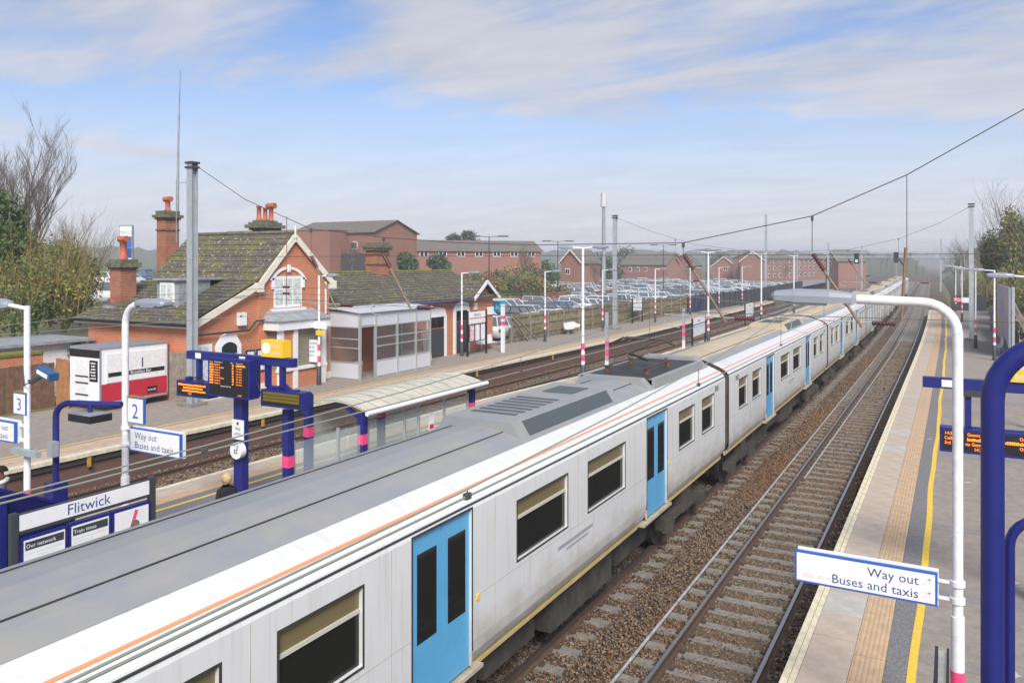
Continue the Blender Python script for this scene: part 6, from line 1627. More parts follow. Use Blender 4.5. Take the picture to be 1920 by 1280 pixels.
# ------------------------------------------------------------------ land rising behind station and car park
def smooth(a, b_, x):
    t_ = max(0.0, min(1.0, (x - a) / (b_ - a))); return t_ * t_ * (3 - 2 * t_)
def zland(x, y):
    e = lerp_tab([(0, -41), (60, -45), (106, -45), (120, -76), (205, -80), (230, -60)], y)
    up = smooth(0, 15, e - x) * lerp_tab([(0, 3.0), (60, 3.8), (130, 4.3), (200, 1.6), (320, 1.0)], y)
    return 0.80 + up + 0.25 * math.sin(x * 0.21 + y * 0.13) * smooth(3, 12, e - x)
xs_ = frange(-40, -75, 2.5) + frange(-82, -260, 14)
xs_ = list(dict.fromkeys(xs_)); ys_ = frange(-20, 240, 6) + frange(255, 420, 25)
m = MB(); vs = [(x, y, zland(x, y) - (0.05 if x > -44 else 0)) for y in ys_ for x in xs_]; nx = len(xs_)
m.add(vs, [(j * nx + i, j * nx + i + 1, (j + 1) * nx + i + 1, (j + 1) * nx + i) for j in range(len(ys_) - 1) for i in range(nx - 1)], 0, True); setting('hillside', m, 'soil')
t = thing('boundary_wall', (-44, 60, 0.9), 'long red brick boundary wall at the back of the car park', 'wall')
m = MB(); m.box(-44.2, -43.95, 58, 110, 0.85, 2.35); m.build('brickwork', 'brick_far', t)
m = MB(); m.box(-44.25, -43.9, 58, 110, 2.35, 2.43); m.build('coping', 'terracotta', t)
# right-hand embankment
m = MB(); xs2 = [4.0, 5.2, 7, 10, 14, 20, 30, 60, 140]; ys2 = frange(-20, 400, 10)
zz = [0.75, 1.2, 2.4, 3.6, 4.3, 4.8, 5.0, 5.0, 5.0]
vs = [(x + sx(y) * (1 if y < 200 else 1) - (smooth(95, 125, y) * 2.2), y, z * (0.85 + 0.15 * math.sin(y * 0.2 + x)) if x > 4.5 else (0.75 if y < 106 else -0.3)) for y in ys2 for x, z in zip(xs2, zz)]; nx = len(xs2)
m.add(vs, [(j * nx + i, j * nx + i + 1, (j + 1) * nx + i + 1, (j + 1) * nx + i) for j in range(len(ys2) - 1) for i in range(nx - 1)], 0, True); setting('embankment', m, 'soil')
# ------------------------------------------------------------------ background buildings
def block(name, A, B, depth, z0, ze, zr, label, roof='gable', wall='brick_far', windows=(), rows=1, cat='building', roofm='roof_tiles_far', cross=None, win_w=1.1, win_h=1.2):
    """front wall runs from A to B (seen left to right from the camera); gable ridge parallel to the front, or 'front' gable"""
    A = Vector((A[0], A[1], 0)); B = Vector((B[0], B[1], 0)); d = (B - A); L = d.length; d.normalize(); n = Vector((-d.y, d.x, 0))   # n points away from camera
    t = thing(name, (A.x, A.y, z0), label, cat, 'background buildings')
    def P(s, b_, z): q = A + d * s + n * b_; return (q.x, q.y, z)
    m = MB(); vs = [P(0, 0, z0 - 3), P(L, 0, z0 - 3), P(L, depth, z0 - 3), P(0, depth, z0 - 3), P(0, 0, ze), P(L, 0, ze), P(L, depth, ze), P(0, depth, ze)]
    fs = [(0, 1, 5, 4), (1, 2, 6, 5), (2, 3, 7, 6), (3, 0, 4, 7)]
    if roof == 'flat': fs.append((4, 5, 6, 7)); m.add(vs, fs)
    elif roof == 'gable':
        vs += [P(0, depth / 2, zr), P(L, depth / 2, zr)]; fs += [(4, 7, 8), (5, 9, 6)]; m.add(vs, fs)
    else:
        vs += [P(L / 2, 0, zr), P(L / 2, depth, zr)]; fs += [(4, 8, 5), (6, 9, 7)]; m.add(vs, fs)
    m.build('wall', wall, t)
    m = MB(); o_ = 0.35
    if roof == 'gable':
        for (b0, z_0, b1, z_1) in ((-o_, ze - 0.12, depth / 2, zr + 0.08), (depth + o_, ze - 0.12, depth / 2, zr + 0.08)):
            q = [P(-o_, b0, z_0), P(L + o_, b0, z_0), P(L + o_, b1, z_1), P(-o_, b1, z_1)]; lo = [(x, y, z - 0.12) for x, y, z in q]
            m.add(q + lo, [(0, 1, 2, 3), (7, 6, 5, 4), (0, 4, 5, 1), (1, 5, 6, 2), (2, 6, 7, 3), (3, 7, 4, 0)])
        m.build('roof', roofm, t)
    elif roof == 'front':
        for (s0, z_0, s1, z_1) in ((-o_, ze - 0.12, L / 2, zr + 0.08), (L + o_, ze - 0.12, L / 2, zr + 0.08)):
            q = [P(s0, -o_, z_0), P(s1, -o_, z_1), P(s1, depth + o_, z_1), P(s0, depth + o_, z_0)]; lo = [(x, y, z - 0.12) for x, y, z in q]
            m.add(q + lo, [(0, 1, 2, 3), (7, 6, 5, 4), (0, 4, 5, 1), (1, 5, 6, 2), (2, 6, 7, 3), (3, 7, 4, 0)])
        m.build('roof', roofm, t)
        for sg in (0, 1):
            s0, s1 = (-o_, L / 2) if sg == 0 else (L + o_, L / 2)
            m = MB(); m.bar(P(s0, -o_ - 0.05, ze - 0.2), P(s1, -o_ - 0.05, zr), 0.06, 0.25); m.build('bargeboard', 'cream_paint', t)
    else:
        m.add([P(-0.1, -0.1, ze), P(L + 0.1, -0.1, ze), P(L + 0.1, depth, ze), P(-0.1, depth, ze), P(-0.1, -0.1, ze + 0.15), P(L + 0.1, -0.1, ze + 0.15), P(L + 0.1, depth, ze + 0.15), P(-0.1, depth, ze + 0.15)], [(4, 5, 6, 7), (0, 1, 5, 4), (1, 2, 6, 5), (2, 3, 7, 6), (3, 0, 4, 7)]); m.build('parapet', 'brick_far', t)
    for (s_, z_) in windows:
        m = MB(); c = P(s_, -0.03, z_); m.obox(c, d * win_w / 2, n * 0.05, (0, 0, win_h / 2)); w = m.build('window', 'white_paint', t)
        for k in (-1, 1):
            m = MB(); c2 = A + d * (s_ + k * win_w * 0.235) - n * 0.085; m.obox((c2.x, c2.y, z_), d * win_w * 0.19, n * 0.01, (0, 0, win_h * 0.4)); m.build('pane', 'glass_window', w)
    return t
def dpx(u, d): q = DP(u, 500, d); return (q.x, q.y)
# big brick building
block('brick_building', dpx(545, 126), dpx(700, 118), 11, 4.0, 11.1, 12.9, 'large red brick building with a grey pitched roof behind the station', windows=[(2.5, 8.2), (6.5, 8.2), (9.0, 5.0), (9.0, 8.2), (13, 9.0)])
block('brick_building', dpx(428, 126), dpx(618, 117), 7, 4.0, 11.2, 11.2, 'flat topped red brick block left of the large brick building', roof='flat', windows=[(11.5, 8.8), (6.6, 8.6), (14.8, 8.7), (14.8, 5.2)])
m = MB(); q = DP(672, 487, 118.3); m.obox((q.x, q.y, 6.2), (2.6, 0.6, 0), (0, 0.2, 0), (0, 0, 1.6)); m.build('loading_bay', 'interior_dark', label='dark loading bay opening in the large brick building', cat='opening')
W_ = [(2 + i * 3.4, 8.0) for i in range(8)]
block('terrace', dpx(738, 138), dpx(1015, 148), 9, 4.5, 8.6, 10.4, 'long low brick building with brown tiled roof above the car park', windows=W_, win_w=1.5, win_h=1.1)
block('house', dpx(1052, 160), dpx(1090, 157), 7, 0.5, 6.4, 8.9, 'brick house with steep gable facing the car park', roof='front', windows=[(1.6, 4.6)])
block('house', dpx(1165, 225), dpx(1250, 215), 9, 0.9, 5.8, 8.7, 'brick house with slate roof left of the scaffolded gable', windows=[(3, 4.4), (8, 4.4), (5.5, 4.4)])
block('house', dpx(1255, 222), dpx(1300, 219), 10, 0.9, 5.6, 8.6, 'gable fronted brick house in the middle distance', roof='front', windows=[(2.2, 5.0), (5.2, 5.0)])
block('house', dpx(1335, 240), dpx(1380, 237), 10, 0.9, 5.2, 8.0, 'low brick house before the three storey terrace', roof='front', windows=[(4, 4.4)])
block('house', dpx(1388, 225), dpx(1436, 222), 12, 0.9, 6.6, 9.4, 'broad plain gable end of the three storey terrace', roof='front')
block('terrace', dpx(1436, 224), dpx(1565, 262), 10, 0.9, 7.6, 9.4, 'three storey brick terrace with white windows beyond the car park', windows=[(2 + i * 3.6, z) for i in range(10) for z in (2.6, 4.7, 6.7)], win_w=1.2, win_h=1.15)
block('house', dpx(1548, 205), dpx(1572, 200), 8, 0.9, 6.8, 9.4, 'red brick gabled house nearest the green signal', roof='front', windows=[(1.8, 6.2)])
# ------------------------------------------------------------------ vegetation
mat('bark', (0.115, 0.095, 0.06), 0.95, 0.3, 6); mat('bark_green', (0.17, 0.15, 0.055), 0.95, 0.3, 6); mat('twig', (0.16, 0.125, 0.095), 0.95, 0.2, 6); mat('twig_yellow', (0.27, 0.22, 0.07), 0.95, 0.25, 4)
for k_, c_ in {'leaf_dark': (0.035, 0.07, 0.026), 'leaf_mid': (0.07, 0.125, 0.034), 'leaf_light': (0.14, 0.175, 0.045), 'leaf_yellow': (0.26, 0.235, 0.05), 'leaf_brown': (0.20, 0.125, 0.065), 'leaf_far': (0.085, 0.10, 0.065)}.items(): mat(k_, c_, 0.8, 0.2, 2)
def branches(mb, p, d, L, r, depth, rng, spread, up, segs, nkids):
    pts = [p.copy()]; rs = [r]; q = p.copy(); dd = d.copy()
    for i in range(segs):
        dd = (dd + Vector((rng.uniform(-1, 1), rng.uniform(-1, 1), rng.uniform(-0.6, 0.8) + up)) * 0.13).normalized()
        q = q + dd * L / segs; pts.append(q.copy()); rs.append(r * (1 - 0.62 * (i + 1) / segs))
    mb.tube(pts, rs, 6 if r > 0.06 else (4 if r > 0.02 else 3), cap=False)
    if depth == 0: return
    for k in range(nkids):
        f = 0.3 + 0.7 * (k + rng.random() * 0.8) / nkids; f = min(f, 0.99); i = min(int(f * segs), segs - 1); b_ = pts[i].lerp(pts[i + 1], f * segs - i)
        a = rng.uniform(0, 2 * math.pi); side_ = Vector((math.cos(a), math.sin(a), 0.15)); nd = (dd * (1 - spread) + side_ * spread + Vector((0, 0, up * 0.5))).normalized()
        branches(mb, b_, nd, L * rng.uniform(0.48, 0.68), max(rs[i] * 0.55, 0.006), depth - 1, rng, spread, up, max(3, segs - 1), nkids)
def bare_tree(base, h, label, seed, r=0.22, depth=4, spread=0.5, up=0.35, kids=5, m_=('bark', 'twig'), name='bare_tree', lean=(0, 0)):
    rng = random.Random(seed); t = thing(name, base, label, 'tree', 'leafless trees')
    p = Vector(base); tr = MB(); hT = h * 0.42; pts = [p, p + Vector((lean[0] * .5, lean[1] * .5, hT * 0.5)), p + Vector((lean[0], lean[1], hT))]
    tr.tube(pts, [r, r * 0.85, r * 0.7], 9); tr.build('trunk', m_[0], t)
    cr = MB()
    for k in range(kids):
        a = 2 * math.pi * k / kids + rng.uniform(-0.4, 0.4); f = rng.uniform(0.55, 1.0); b_ = pts[0].lerp(pts[2], f)
        branches(cr, b_, Vector((math.cos(a) * spread, math.sin(a) * spread, 1 - spread * 0.45)).normalized(), h * rng.uniform(0.42, 0.58) * (1.05 - 0.25 * (1 - f)), r * 0.5, depth - 1, rng, spread, up, 5, 5)
    branches(cr, pts[2], Vector((0, 0, 1)), h * 0.55, r * 0.6, depth - 1, rng, spread, up, 5, 5)
    cr.build('crown', m_[1], t)
    return t
def leaf_cloud(name, parent, blobs, n, size, mats_, seed):
    """n leaf faces spread through ellipsoid clumps: blobs = (centre, (rx,ry,rz))"""
    rng = np.random.default_rng(seed); w = np.array([b_[1][0] * b_[1][1] * b_[1][2] for b_ in blobs]) ** 0.67; w /= w.sum()
    idx = rng.choice(len(blobs), n, p=w); C = np.array([tuple(b_[0]) for b_ in blobs])[idx]; S = np.array([b_[1] for b_ in blobs])[idx]
    v = rng.normal(size=(n, 3)); v /= np.linalg.norm(v, axis=1)[:, None]; rad = rng.uniform(0.25, 1.0, n) ** 0.5 * (1 + rng.normal(0, 0.10, n))
    P = C + v * S * rad[:, None]
    a = rng.normal(size=(n, 3)); a /= np.linalg.norm(a, axis=1)[:, None]; b2 = np.cross(a, rng.normal(size=(n, 3))); b2 /= np.linalg.norm(b2, axis=1)[:, None]
    s_ = size * rng.uniform(0.6, 1.5, n)[:, None]
    V = np.stack([P - a * s_, P + b2 * s_ * 0.55, P + a * s_, P - b2 * s_ * 0.55], 1).reshape(-1, 3)
    off = np.array(parent.get('_w', (0, 0, 0))); V = V - off
    F_ = np.arange(n * 4).reshape(-1, 4)
    me = bpy.data.meshes.new(name); me.vertices.add(len(V)); me.vertices.foreach_set('co', V.ravel().astype(np.float32))
    me.loops.add(n * 4); me.loops.foreach_set('vertex_index', F_.ravel().astype(np.int32)); me.polygons.add(n); me.polygons.foreach_set('loop_start', (np.arange(n) * 4).astype(np.int32))
    for mm in mats_: me.materials.append(MATS[mm])
    clump = np.clip((np.sin(P[:, 0] * 2.1) + np.sin(P[:, 1] * 1.7 + 1) + np.sin(P[:, 2] * 2.6) + rng.normal(0, 0.8, n)) * 0.25 + 0.5, 0, 0.999)
    me.polygons.foreach_set('material_index', (clump * len(mats_)).astype(np.int32)); me.update(); me.validate()
    o = bpy.data.objects.new(name, me); SC.objects.link(o); o.parent = parent
    return o
def shrub(name, blobs, n, size, mats_, label, seed, cat='shrub', stems=6, m_='bark', group='shrubs and evergreens', twigs=0):
    c = Vector(blobs[0][0]); zg = min(b_[0][2] - b_[1][2] for b_ in blobs); base = (c.x, c.y, zg)
    t = thing(name, base, label, cat, group); rng = random.Random(seed)
    m = MB()
    for b_ in blobs:
        for k in range(max(1, stems // len(blobs))):
            e = Vector(b_[0]) + Vector((rng.uniform(-1, 1) * b_[1][0] * .6, rng.uniform(-1, 1) * b_[1][1] * .6, rng.uniform(0.0, .8) * b_[1][2])); m.tube([(b_[0][0], b_[0][1], zg), Vector((b_[0][0], b_[0][1], zg)).lerp(e, .5) + Vector((rng.uniform(-.2, .2), rng.uniform(-.2, .2), 0)), e], [0.08, 0.05, 0.015], 5)
    m.build('stem', m_, t)
    if twigs:
        m = MB()
        for b_ in blobs:
            for k in range(twigs):
                a = rng.uniform(0, 2 * math.pi); p = Vector(b_[0]) + Vector((math.cos(a) * b_[1][0] * rng.random(), math.sin(a) * b_[1][1] * rng.random(), -b_[1][2] * .6)); dd = Vector((math.cos(a) * .35, math.sin(a) * .35, 1)).normalized()
                branches(m, p, dd, b_[1][2] * rng.uniform(1.1, 2.1), 0.025, 1, rng, 0.35, 0.3, 4, 4)
        m.build('twigs', 'twig_yellow' if m_ == 'bark_green' else 'twig', t)
    leaf_cloud('crown', t, blobs, n, size, mats_, seed)
    return t
def dz(u, v, d, rx, ry, rz): q = DP(u, v, d); return ((q.x, q.y, q.z), (rx, ry, rz))
# left: tall bare tree, smaller bare trees, evergreen, scrub
q = DP(32, 480, 46); bare_tree((q.x, q.y, 2.5), 8.6, 'tall bare tree at the left edge above the evergreen', 5, r=0.26, depth=5, spread=0.40, up=0.45, kids=6, m_=('bark_green', 'twig'))
q = DP(146, 480, 52); bare_tree((q.x, q.y, 2.5), 5.6, 'smaller bare tree with pollarded trunk beside the petrol sign', 8, r=0.16, depth=4, spread=0.5, m_=('bark', 'twig'))
shrub('evergreen_tree', [dz(5, 430, 40, 1.1, 1.1, 2.0), dz(18, 480, 40, 1.4, 1.4, 1.8), dz(0, 520, 40, 1.8, 1.8, 1.5)], 9000, 0.11, ['leaf_dark', 'leaf_dark', 'leaf_mid'], 'dark green conifer at the left edge', 21, 'tree')
shrub('scrub', [dz(60, 540, 38, 2.2, 2.0, 1.6), dz(120, 560, 38, 1.6, 1.5, 1.3), dz(25, 580, 36, 1.6, 1.6, 1.2), dz(95, 500, 41, 1.8, 1.8, 1.5), dz(150, 520, 42, 1.2, 1.2, 1.4)], 10000, 0.08, ['leaf_mid', 'leaf_light', 'leaf_brown', 'leaf_mid', 'leaf_yellow'], 'tangled ivy and bramble thicket left of the station roof', 22, stems=20, twigs=34, m_='bark_green')
shrub('ivy', [dz(145, 655, 34.5, 0.9, 0.5, 0.35), dz(110, 690, 34, 1.2, 0.4, 0.35), dz(70, 668, 34, 0.8, 0.4, 0.3)], 2500, 0.06, ['leaf_dark', 'leaf_mid', 'leaf_brown'], 'ivy spilling over the garden wall behind the brown fence', 23)
# far left: pole sign, cars, hedge
for k, (u, d) in enumerate(((205, 58), (235, 75), (185, 74), (255, 80))):
    q = DP(u, 500, d); place_car(q.x, q.y, zland(q.x, q.y), 0.6 + k, ['white', 'silver', 'white', 'blue'][k], ['suv', 'hatch', 'saloon', 'hatch'][k], k == 0, ['white car on the slope left of the station chimney', 'silver car below the petrol price sign', 'white saloon behind the pollarded tree', 'blue hatchback right of the petrol price sign'][k])
q = DP(237, 480, 85); zq = zland(q.x, q.y)
t = thing('price_sign', (q.x, q.y, zq), 'tall blue and white fuel price totem beyond the station', 'sign')
rt = Vector((CT, ST, 0)); fw = Vector((-ST, CT, 0)); zt_ = DP(237, 422, 85).z
m = MB(); m.obox((q.x, q.y, (zq + zt_) / 2), rt * 0.72, fw * 0.15, (0, 0, (zt_ - zq) / 2)); tp = m.build('pylon', 'lead', t)
for (z0, z1, mm) in ((0.80, 0.97, 'white_paint'), (0.60, 0.79, 'blue_border'), (0.42, 0.59, 'car_blue'), (0.30, 0.41, 'white_paint'), (0.1, 0.29, 'sign_red')):
    m = MB(); a_, b_ = zq + (zt_ - zq) * z0, zq + (zt_ - zq) * z1; m.obox(Vector((q.x, q.y, (a_ + b_) / 2)) - fw * 0.155, rt * 0.62, fw * 0.006, (0, 0, (b_ - a_) / 2)); m.build('sign_face', mm, tp)
text('lettering', 'TESCO', 0.42, 'text_blue', tp, Vector((q.x, q.y, zq + (zt_ - zq) * 0.84)) - fw * 0.168, rt, (0, 0, 1), 'CENTER')
# lamp columns and camera mast in the car park
def column(u, vb, vt, d, label, twin=True):
    a = DP(u, vb, d); zt_ = DP(u, vt, d).z; zb_ = max(0.9, zland(a.x, a.y) if a.x < -46 else 0.9); t = thing('street_lamp', (a.x, a.y, zb_), label, 'street lamp', 'car park lighting columns')
    m = MB(); m.tube([(a.x, a.y, zb_), (a.x, a.y, zt_)], [0.09, 0.05], 8); m.build('column', 'charcoal', t)
    for sg in ((-1, 1) if twin else (1,)):
        m = MB(); m.tube([(a.x, a.y, zt_ - 0.1), (a.x + sg * CT * 1.0, a.y + sg * ST * 1.0, zt_)], 0.035, 6); m.obox(Vector((a.x, a.y, zt_ + 0.0)) + rt * sg * 1.5, rt * 0.55, fw * 0.15, (0, 0, 0.07)); m.build('lamp_head', 'charcoal', t)
column(917, 545, 443, 85, 'dark twin-headed lighting column left in the car park behind the low range')
column(1046, 555, 452, 105, 'dark twin-headed lighting column in front of the long brick building')
column(1244, 555, 459, 125, 'dark twin-headed lighting column in the middle of the car park')
column(1324, 548, 470, 150, 'dark twin-headed lighting column behind the second island lamp')
column(1385, 545, 470, 165, 'dark twin-headed lighting column right of the middle car park')
a = DP(1132, 560, 110); t = thing('telecom_mast', (a.x, a.y, 0.9), 'grey telecom mast with antenna drum rising over the car park', 'mast')
zt_ = DP(1132, 362, 110).z
m = MB(); m.tube([(a.x, a.y, 0.9), (a.x, a.y, 6), (a.x, a.y, zt_ - 1.8)], [0.35, 0.28, 0.2], 10); m.build('column', 'lead', t)
m = MB(); m.tube([(a.x, a.y, zt_ - 1.9), (a.x, a.y, zt_)], 0.42, 12); m.build('antenna_drum', 'panel_grey', t)
# bank scrub behind the car park
rngs = random.Random(31)
for k in range(10):
    y = 64 + k * 4.4; x = -50 - rngs.uniform(0, 5); r_ = rngs.uniform(1.4, 2.2)
    shrub('bank_bush', [((x, y, zland(x, y) + r_ * 0.5), (r_ * 1.3, r_ * 1.3, r_)), ((x + 2, y + 2, zland(x, y) - 0.2 + r_ * 0.3), (r_, r_, r_ * .8))], 1500, 0.16, [['leaf_mid', 'leaf_dark', 'leaf_brown'], ['leaf_brown', 'leaf_yellow', 'leaf_mid'], ['leaf_brown', 'leaf_brown', 'leaf_light']][k % 3], ['brown and green', 'yellowish', 'russet'][k % 3] + ' bush on the bank behind the brick wall, ' + ['nearest the station', 'second from the station', 'third from the station', 'fourth from the station', 'fifth from the station', 'sixth from the station', 'seventh from the station', 'third from the far end', 'second from the far end', 'at the far end'][k], 40 + k, group='scrub on the bank')
for k, (u, v, d, h) in enumerate(((851, 446, 160, 3.2), (878, 440, 165, 4.0))):
    q = DP(u, v, d); shrub('pine_tree', [((q.x, q.y, q.z - 0.3), (1.6, 1.6, 1.2)), ((q.x + .6, q.y, q.z - 1.8), (2.0, 2.0, 1.0)), ((q.x, q.y, q.z - 3.4), (1.6, 1.6, 1.2))], 2500, 0.2, ['leaf_far', 'leaf_dark'], ['left of the two dark pine tops above the long brick roof', 'right and taller of the two dark pine tops above the long brick roof'][k], 60 + k, 'tree')
for k, (u, d, h, rr) in enumerate(((1085, 185, 8, 3), (1130, 190, 7.5, 3.5), (1020, 175, 6, 2.5), (1172, 240, 9, 4), (1350, 260, 8, 4), (760, 124, 3.2, 1.5), (820, 130, 3.0, 1.6))):
    q = DP(u, 500, d); zb_ = zland(q.x, q.y); shrub('far_tree', [((q.x, q.y, zb_ + h * .6), (rr, rr, h * .42)), ((q.x + rr * .7, q.y, zb_ + h * .4), (rr * .8, rr * .8, h * .34))], 1800, 0.28, ['leaf_far', 'leaf_dark', 'leaf_mid'], ['dark tree beside the steep gabled house', 'dark tree behind the telecom mast', 'tree at the right end of the long brick roof', 'grey-green tree behind the slate roofed house', 'grey-green tree behind the low brick house', 'bush in front of the big brick building', 'bush under the long brick building windows'][k], 70 + k, 'tree')
# right side: willow scrub, bare trees
for k, (x, y, r_, h) in enumerate(((6.2, 72, 2.2, 4.2), (5.6, 84, 2.4, 4.4), (6.6, 97, 2.6, 4.6), (5.6, 112, 2.4, 3.8), (4.6, 128, 2.4, 3.2), (3.6, 150, 2.6, 3.2))):
    shrub('willow_scrub', [((x, y, 2.6 + h * 0.30), (r_, r_ * 1.5, h * 0.62)), ((x + 1.0, y + 2, 2.2 + h * 0.75), (r_ * .7, r_, h * .5)), ((x - 1.2, y - 1, 1.6 + h * .2), (r_ * .6, r_, h * .4))], 9000 if k < 4 else 4000, 0.12, [['leaf_yellow', 'leaf_yellow', 'leaf_light', 'leaf_mid'], ['leaf_light', 'leaf_yellow', 'leaf_brown']][k % 2], ['yellow-green willow scrub nearest the camera on the right bank', 'second clump of willow scrub on the right bank behind the billboard', 'willow scrub behind the right-hand steel mast', 'brownish scrub left of the right-hand mast', 'scrub above the end of the right-hand platform', 'farthest scrub clump on the right bank'][k], 90 + k, twigs=26, stems=12, m_='bark_green', group='scrub on the right bank')
q = DP(1880, 470, 62); shrub('ivy_tree', [((q.x + .6, q.y, 8.4), (0.9, 0.9, 2.4)), ((q.x + 2.0, q.y + 2, 7.6), (1.1, 1.1, 2.4)), ((q.x - 0.6, q.y + 3, 7.2), (0.9, 0.9, 1.9))], 5000, 0.12, ['leaf_mid', 'leaf_light', 'leaf_yellow'], 'ivy clad tree standing above the willow scrub at right', 98, 'tree', twigs=14)
for k, (u, d, h, z) in enumerate(((1905, 66, 6.0, 3.0), (1850, 80, 5.0, 3.0), (1805, 118, 5.8, 2.6), (1790, 150, 6.2, 2.0), (1945, 48, 6.5, 3.0))):
    q = DP(u, 480, d); bare_tree((q.x, q.y, z), h, ['bare tree above the ivy clad tree', 'bare tree behind the right-hand steel mast', 'rounded bare tree beyond the right-hand platform end', 'farthest bare tree on the right bank', 'bare tree whose twigs reach in at the right edge'][k], 110 + k, r=0.14, depth=4, spread=0.55, m_=('bark', 'twig'))
for k, (u, d, h) in enumerate(((985, 122, 4.2), (1118, 150, 5.0), (1290, 205, 5.5), (1472, 215, 5.0), (660, 100, 4.0))):
    q = DP(u, 500, d); bare_tree((q.x, q.y, zland(q.x, q.y)), h, ['bare tree before the long brick building', 'bare tree beside the telecom mast', 'bare tree between the gable fronted houses', 'bare tree before the three storey terrace', 'bare tree before the large brick building'][k], 130 + k, r=0.13, depth=4, spread=0.5, kids=5, m_=('bark', 'twig'))
# distant wooded skyline
def ridge(name, u0, u1, d, v_top, label, seed, m_):
    rng = random.Random(seed); t = MB(); n = 70; vs = []
    for i in range(n + 1):
        u = u0 + (u1 - u0) * i / n; q = DP(u, v_top, d); h = (q.z + rng.uniform(-1, 1) * d * 0.003 + math.sin(i * 0.5 + seed) * d * 0.0022) * min(1, 0.15 + 6 * i / n, 0.15 + 6 * (1 - i / n)); bq = DP(u, v_top, d + 60)
        vs += [(q.x, q.y, -1), (q.x, q.y, h * 0.7), (q.x + rng.uniform(-2, 2), q.y + 8, h), (bq.x, bq.y, h * 0.9), (bq.x, bq.y, -1)]
    fs = []
    for i in range(n):
        for k in range(4): fs.append((i * 5 + k, i * 5 + k + 1, (i + 1) * 5 + k + 1, (i + 1) * 5 + k))
    t.add(vs, fs, 0, True); o = t.build(name, m_, None, label=label, cat='woodland', kind='stuff')
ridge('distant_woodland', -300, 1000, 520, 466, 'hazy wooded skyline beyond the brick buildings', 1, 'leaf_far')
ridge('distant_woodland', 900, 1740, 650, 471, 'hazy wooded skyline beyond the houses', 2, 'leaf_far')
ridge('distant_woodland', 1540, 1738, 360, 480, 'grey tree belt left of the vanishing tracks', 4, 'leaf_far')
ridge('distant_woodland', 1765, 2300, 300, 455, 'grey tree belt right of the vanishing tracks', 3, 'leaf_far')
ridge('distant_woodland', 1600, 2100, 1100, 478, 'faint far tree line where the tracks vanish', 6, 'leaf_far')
# far gantry and signals
t = thing('signal_gantry', (-4, 165, 0), 'distant lattice signal gantry spanning all the tracks', 'gantry')
y = 168; xa, xb_ = -26 + sx(y), 3.2 + sx(y)
m = MB()
for x in (xa, xb_):
    for dx in (-0.25, 0.25): m.box(x + dx - 0.09, x + dx + 0.09, y - 0.2, y + 0.2, -0.3, 8.6)
m.build('leg', 'galv', t)
m = MB()
for z in (7.4, 8.3): m.box(xa, xb_, y - 0.08, y + 0.08, z - 0.07, z + 0.07)
n = 24
for i in range(n):
    x0 = xa + (xb_ - xa) * i / n; x1 = xa + (xb_ - xa) * (i + 1) / n; m.bar((x0, y, 7.4 if i % 2 else 8.3), (x1, y, 8.3 if i % 2 else 7.4), 0.07, 0.07)
m.build('truss', 'galv', t)
def signal(u, v, d, label, col):
    q = DP(u, v, d); t = thing('signal', (q.x, q.y, 0), label, 'signal', 'railway colour light signals')
    m = MB(); m.tube([(q.x, q.y, -0.2), (q.x, q.y, q.z)], 0.09, 8); m.build('post', 'lead', t)
    m = MB(); m.box(q.x - 0.32, q.x + 0.32, q.y - 0.1, q.y + 0.15, q.z - 0.75, q.z + 0.75); h = m.build('head', 'black', t)
    m = MB(); m.box(q.x - 0.36, q.x + 0.36, q.y - 0.35, q.y + 0.15, q.z + 0.76, q.z + 0.82); m.build('hood', 'black', h)
    m = MB(); m.tube([(q.x, q.y - 0.13, q.z - 0.35), (q.x, q.y - 0.10, q.z - 0.35)], 0.17, 12); m.build('lens', col, h)
mat('signal_green', (0.05, 0.9, 0.45), 0.4, emit=2.5)
signal(1606, 485, 120, 'green colour light signal over the far end of the train', 'signal_green')
signal(1680, 483, 120, 'dark signal head right of the green signal', 'interior_dark')
for k, (u, v0, v1, d) in enumerate(((1436, 402, 560, 128), (1553, 455, 535, 150), (1616, 462, 530, 165), (1764, 448, 545, 175))):
    a = DP(u, v1, d); t = thing('overhead_line_mast', (a.x, a.y, 0), ['grey mast among the car park lamps past the island name boards', 'distant grey mast left of the green signal', 'distant grey mast right of the green signal', 'distant grey mast at the right of the signal gantry'][k], 'mast', 'masts of the overhead line')
    m = MB(); hbeam(m, a.x, a.y, 0, DP(u, v0, d).z, 0.35, 0.35); m.build('column', 'galv', t)
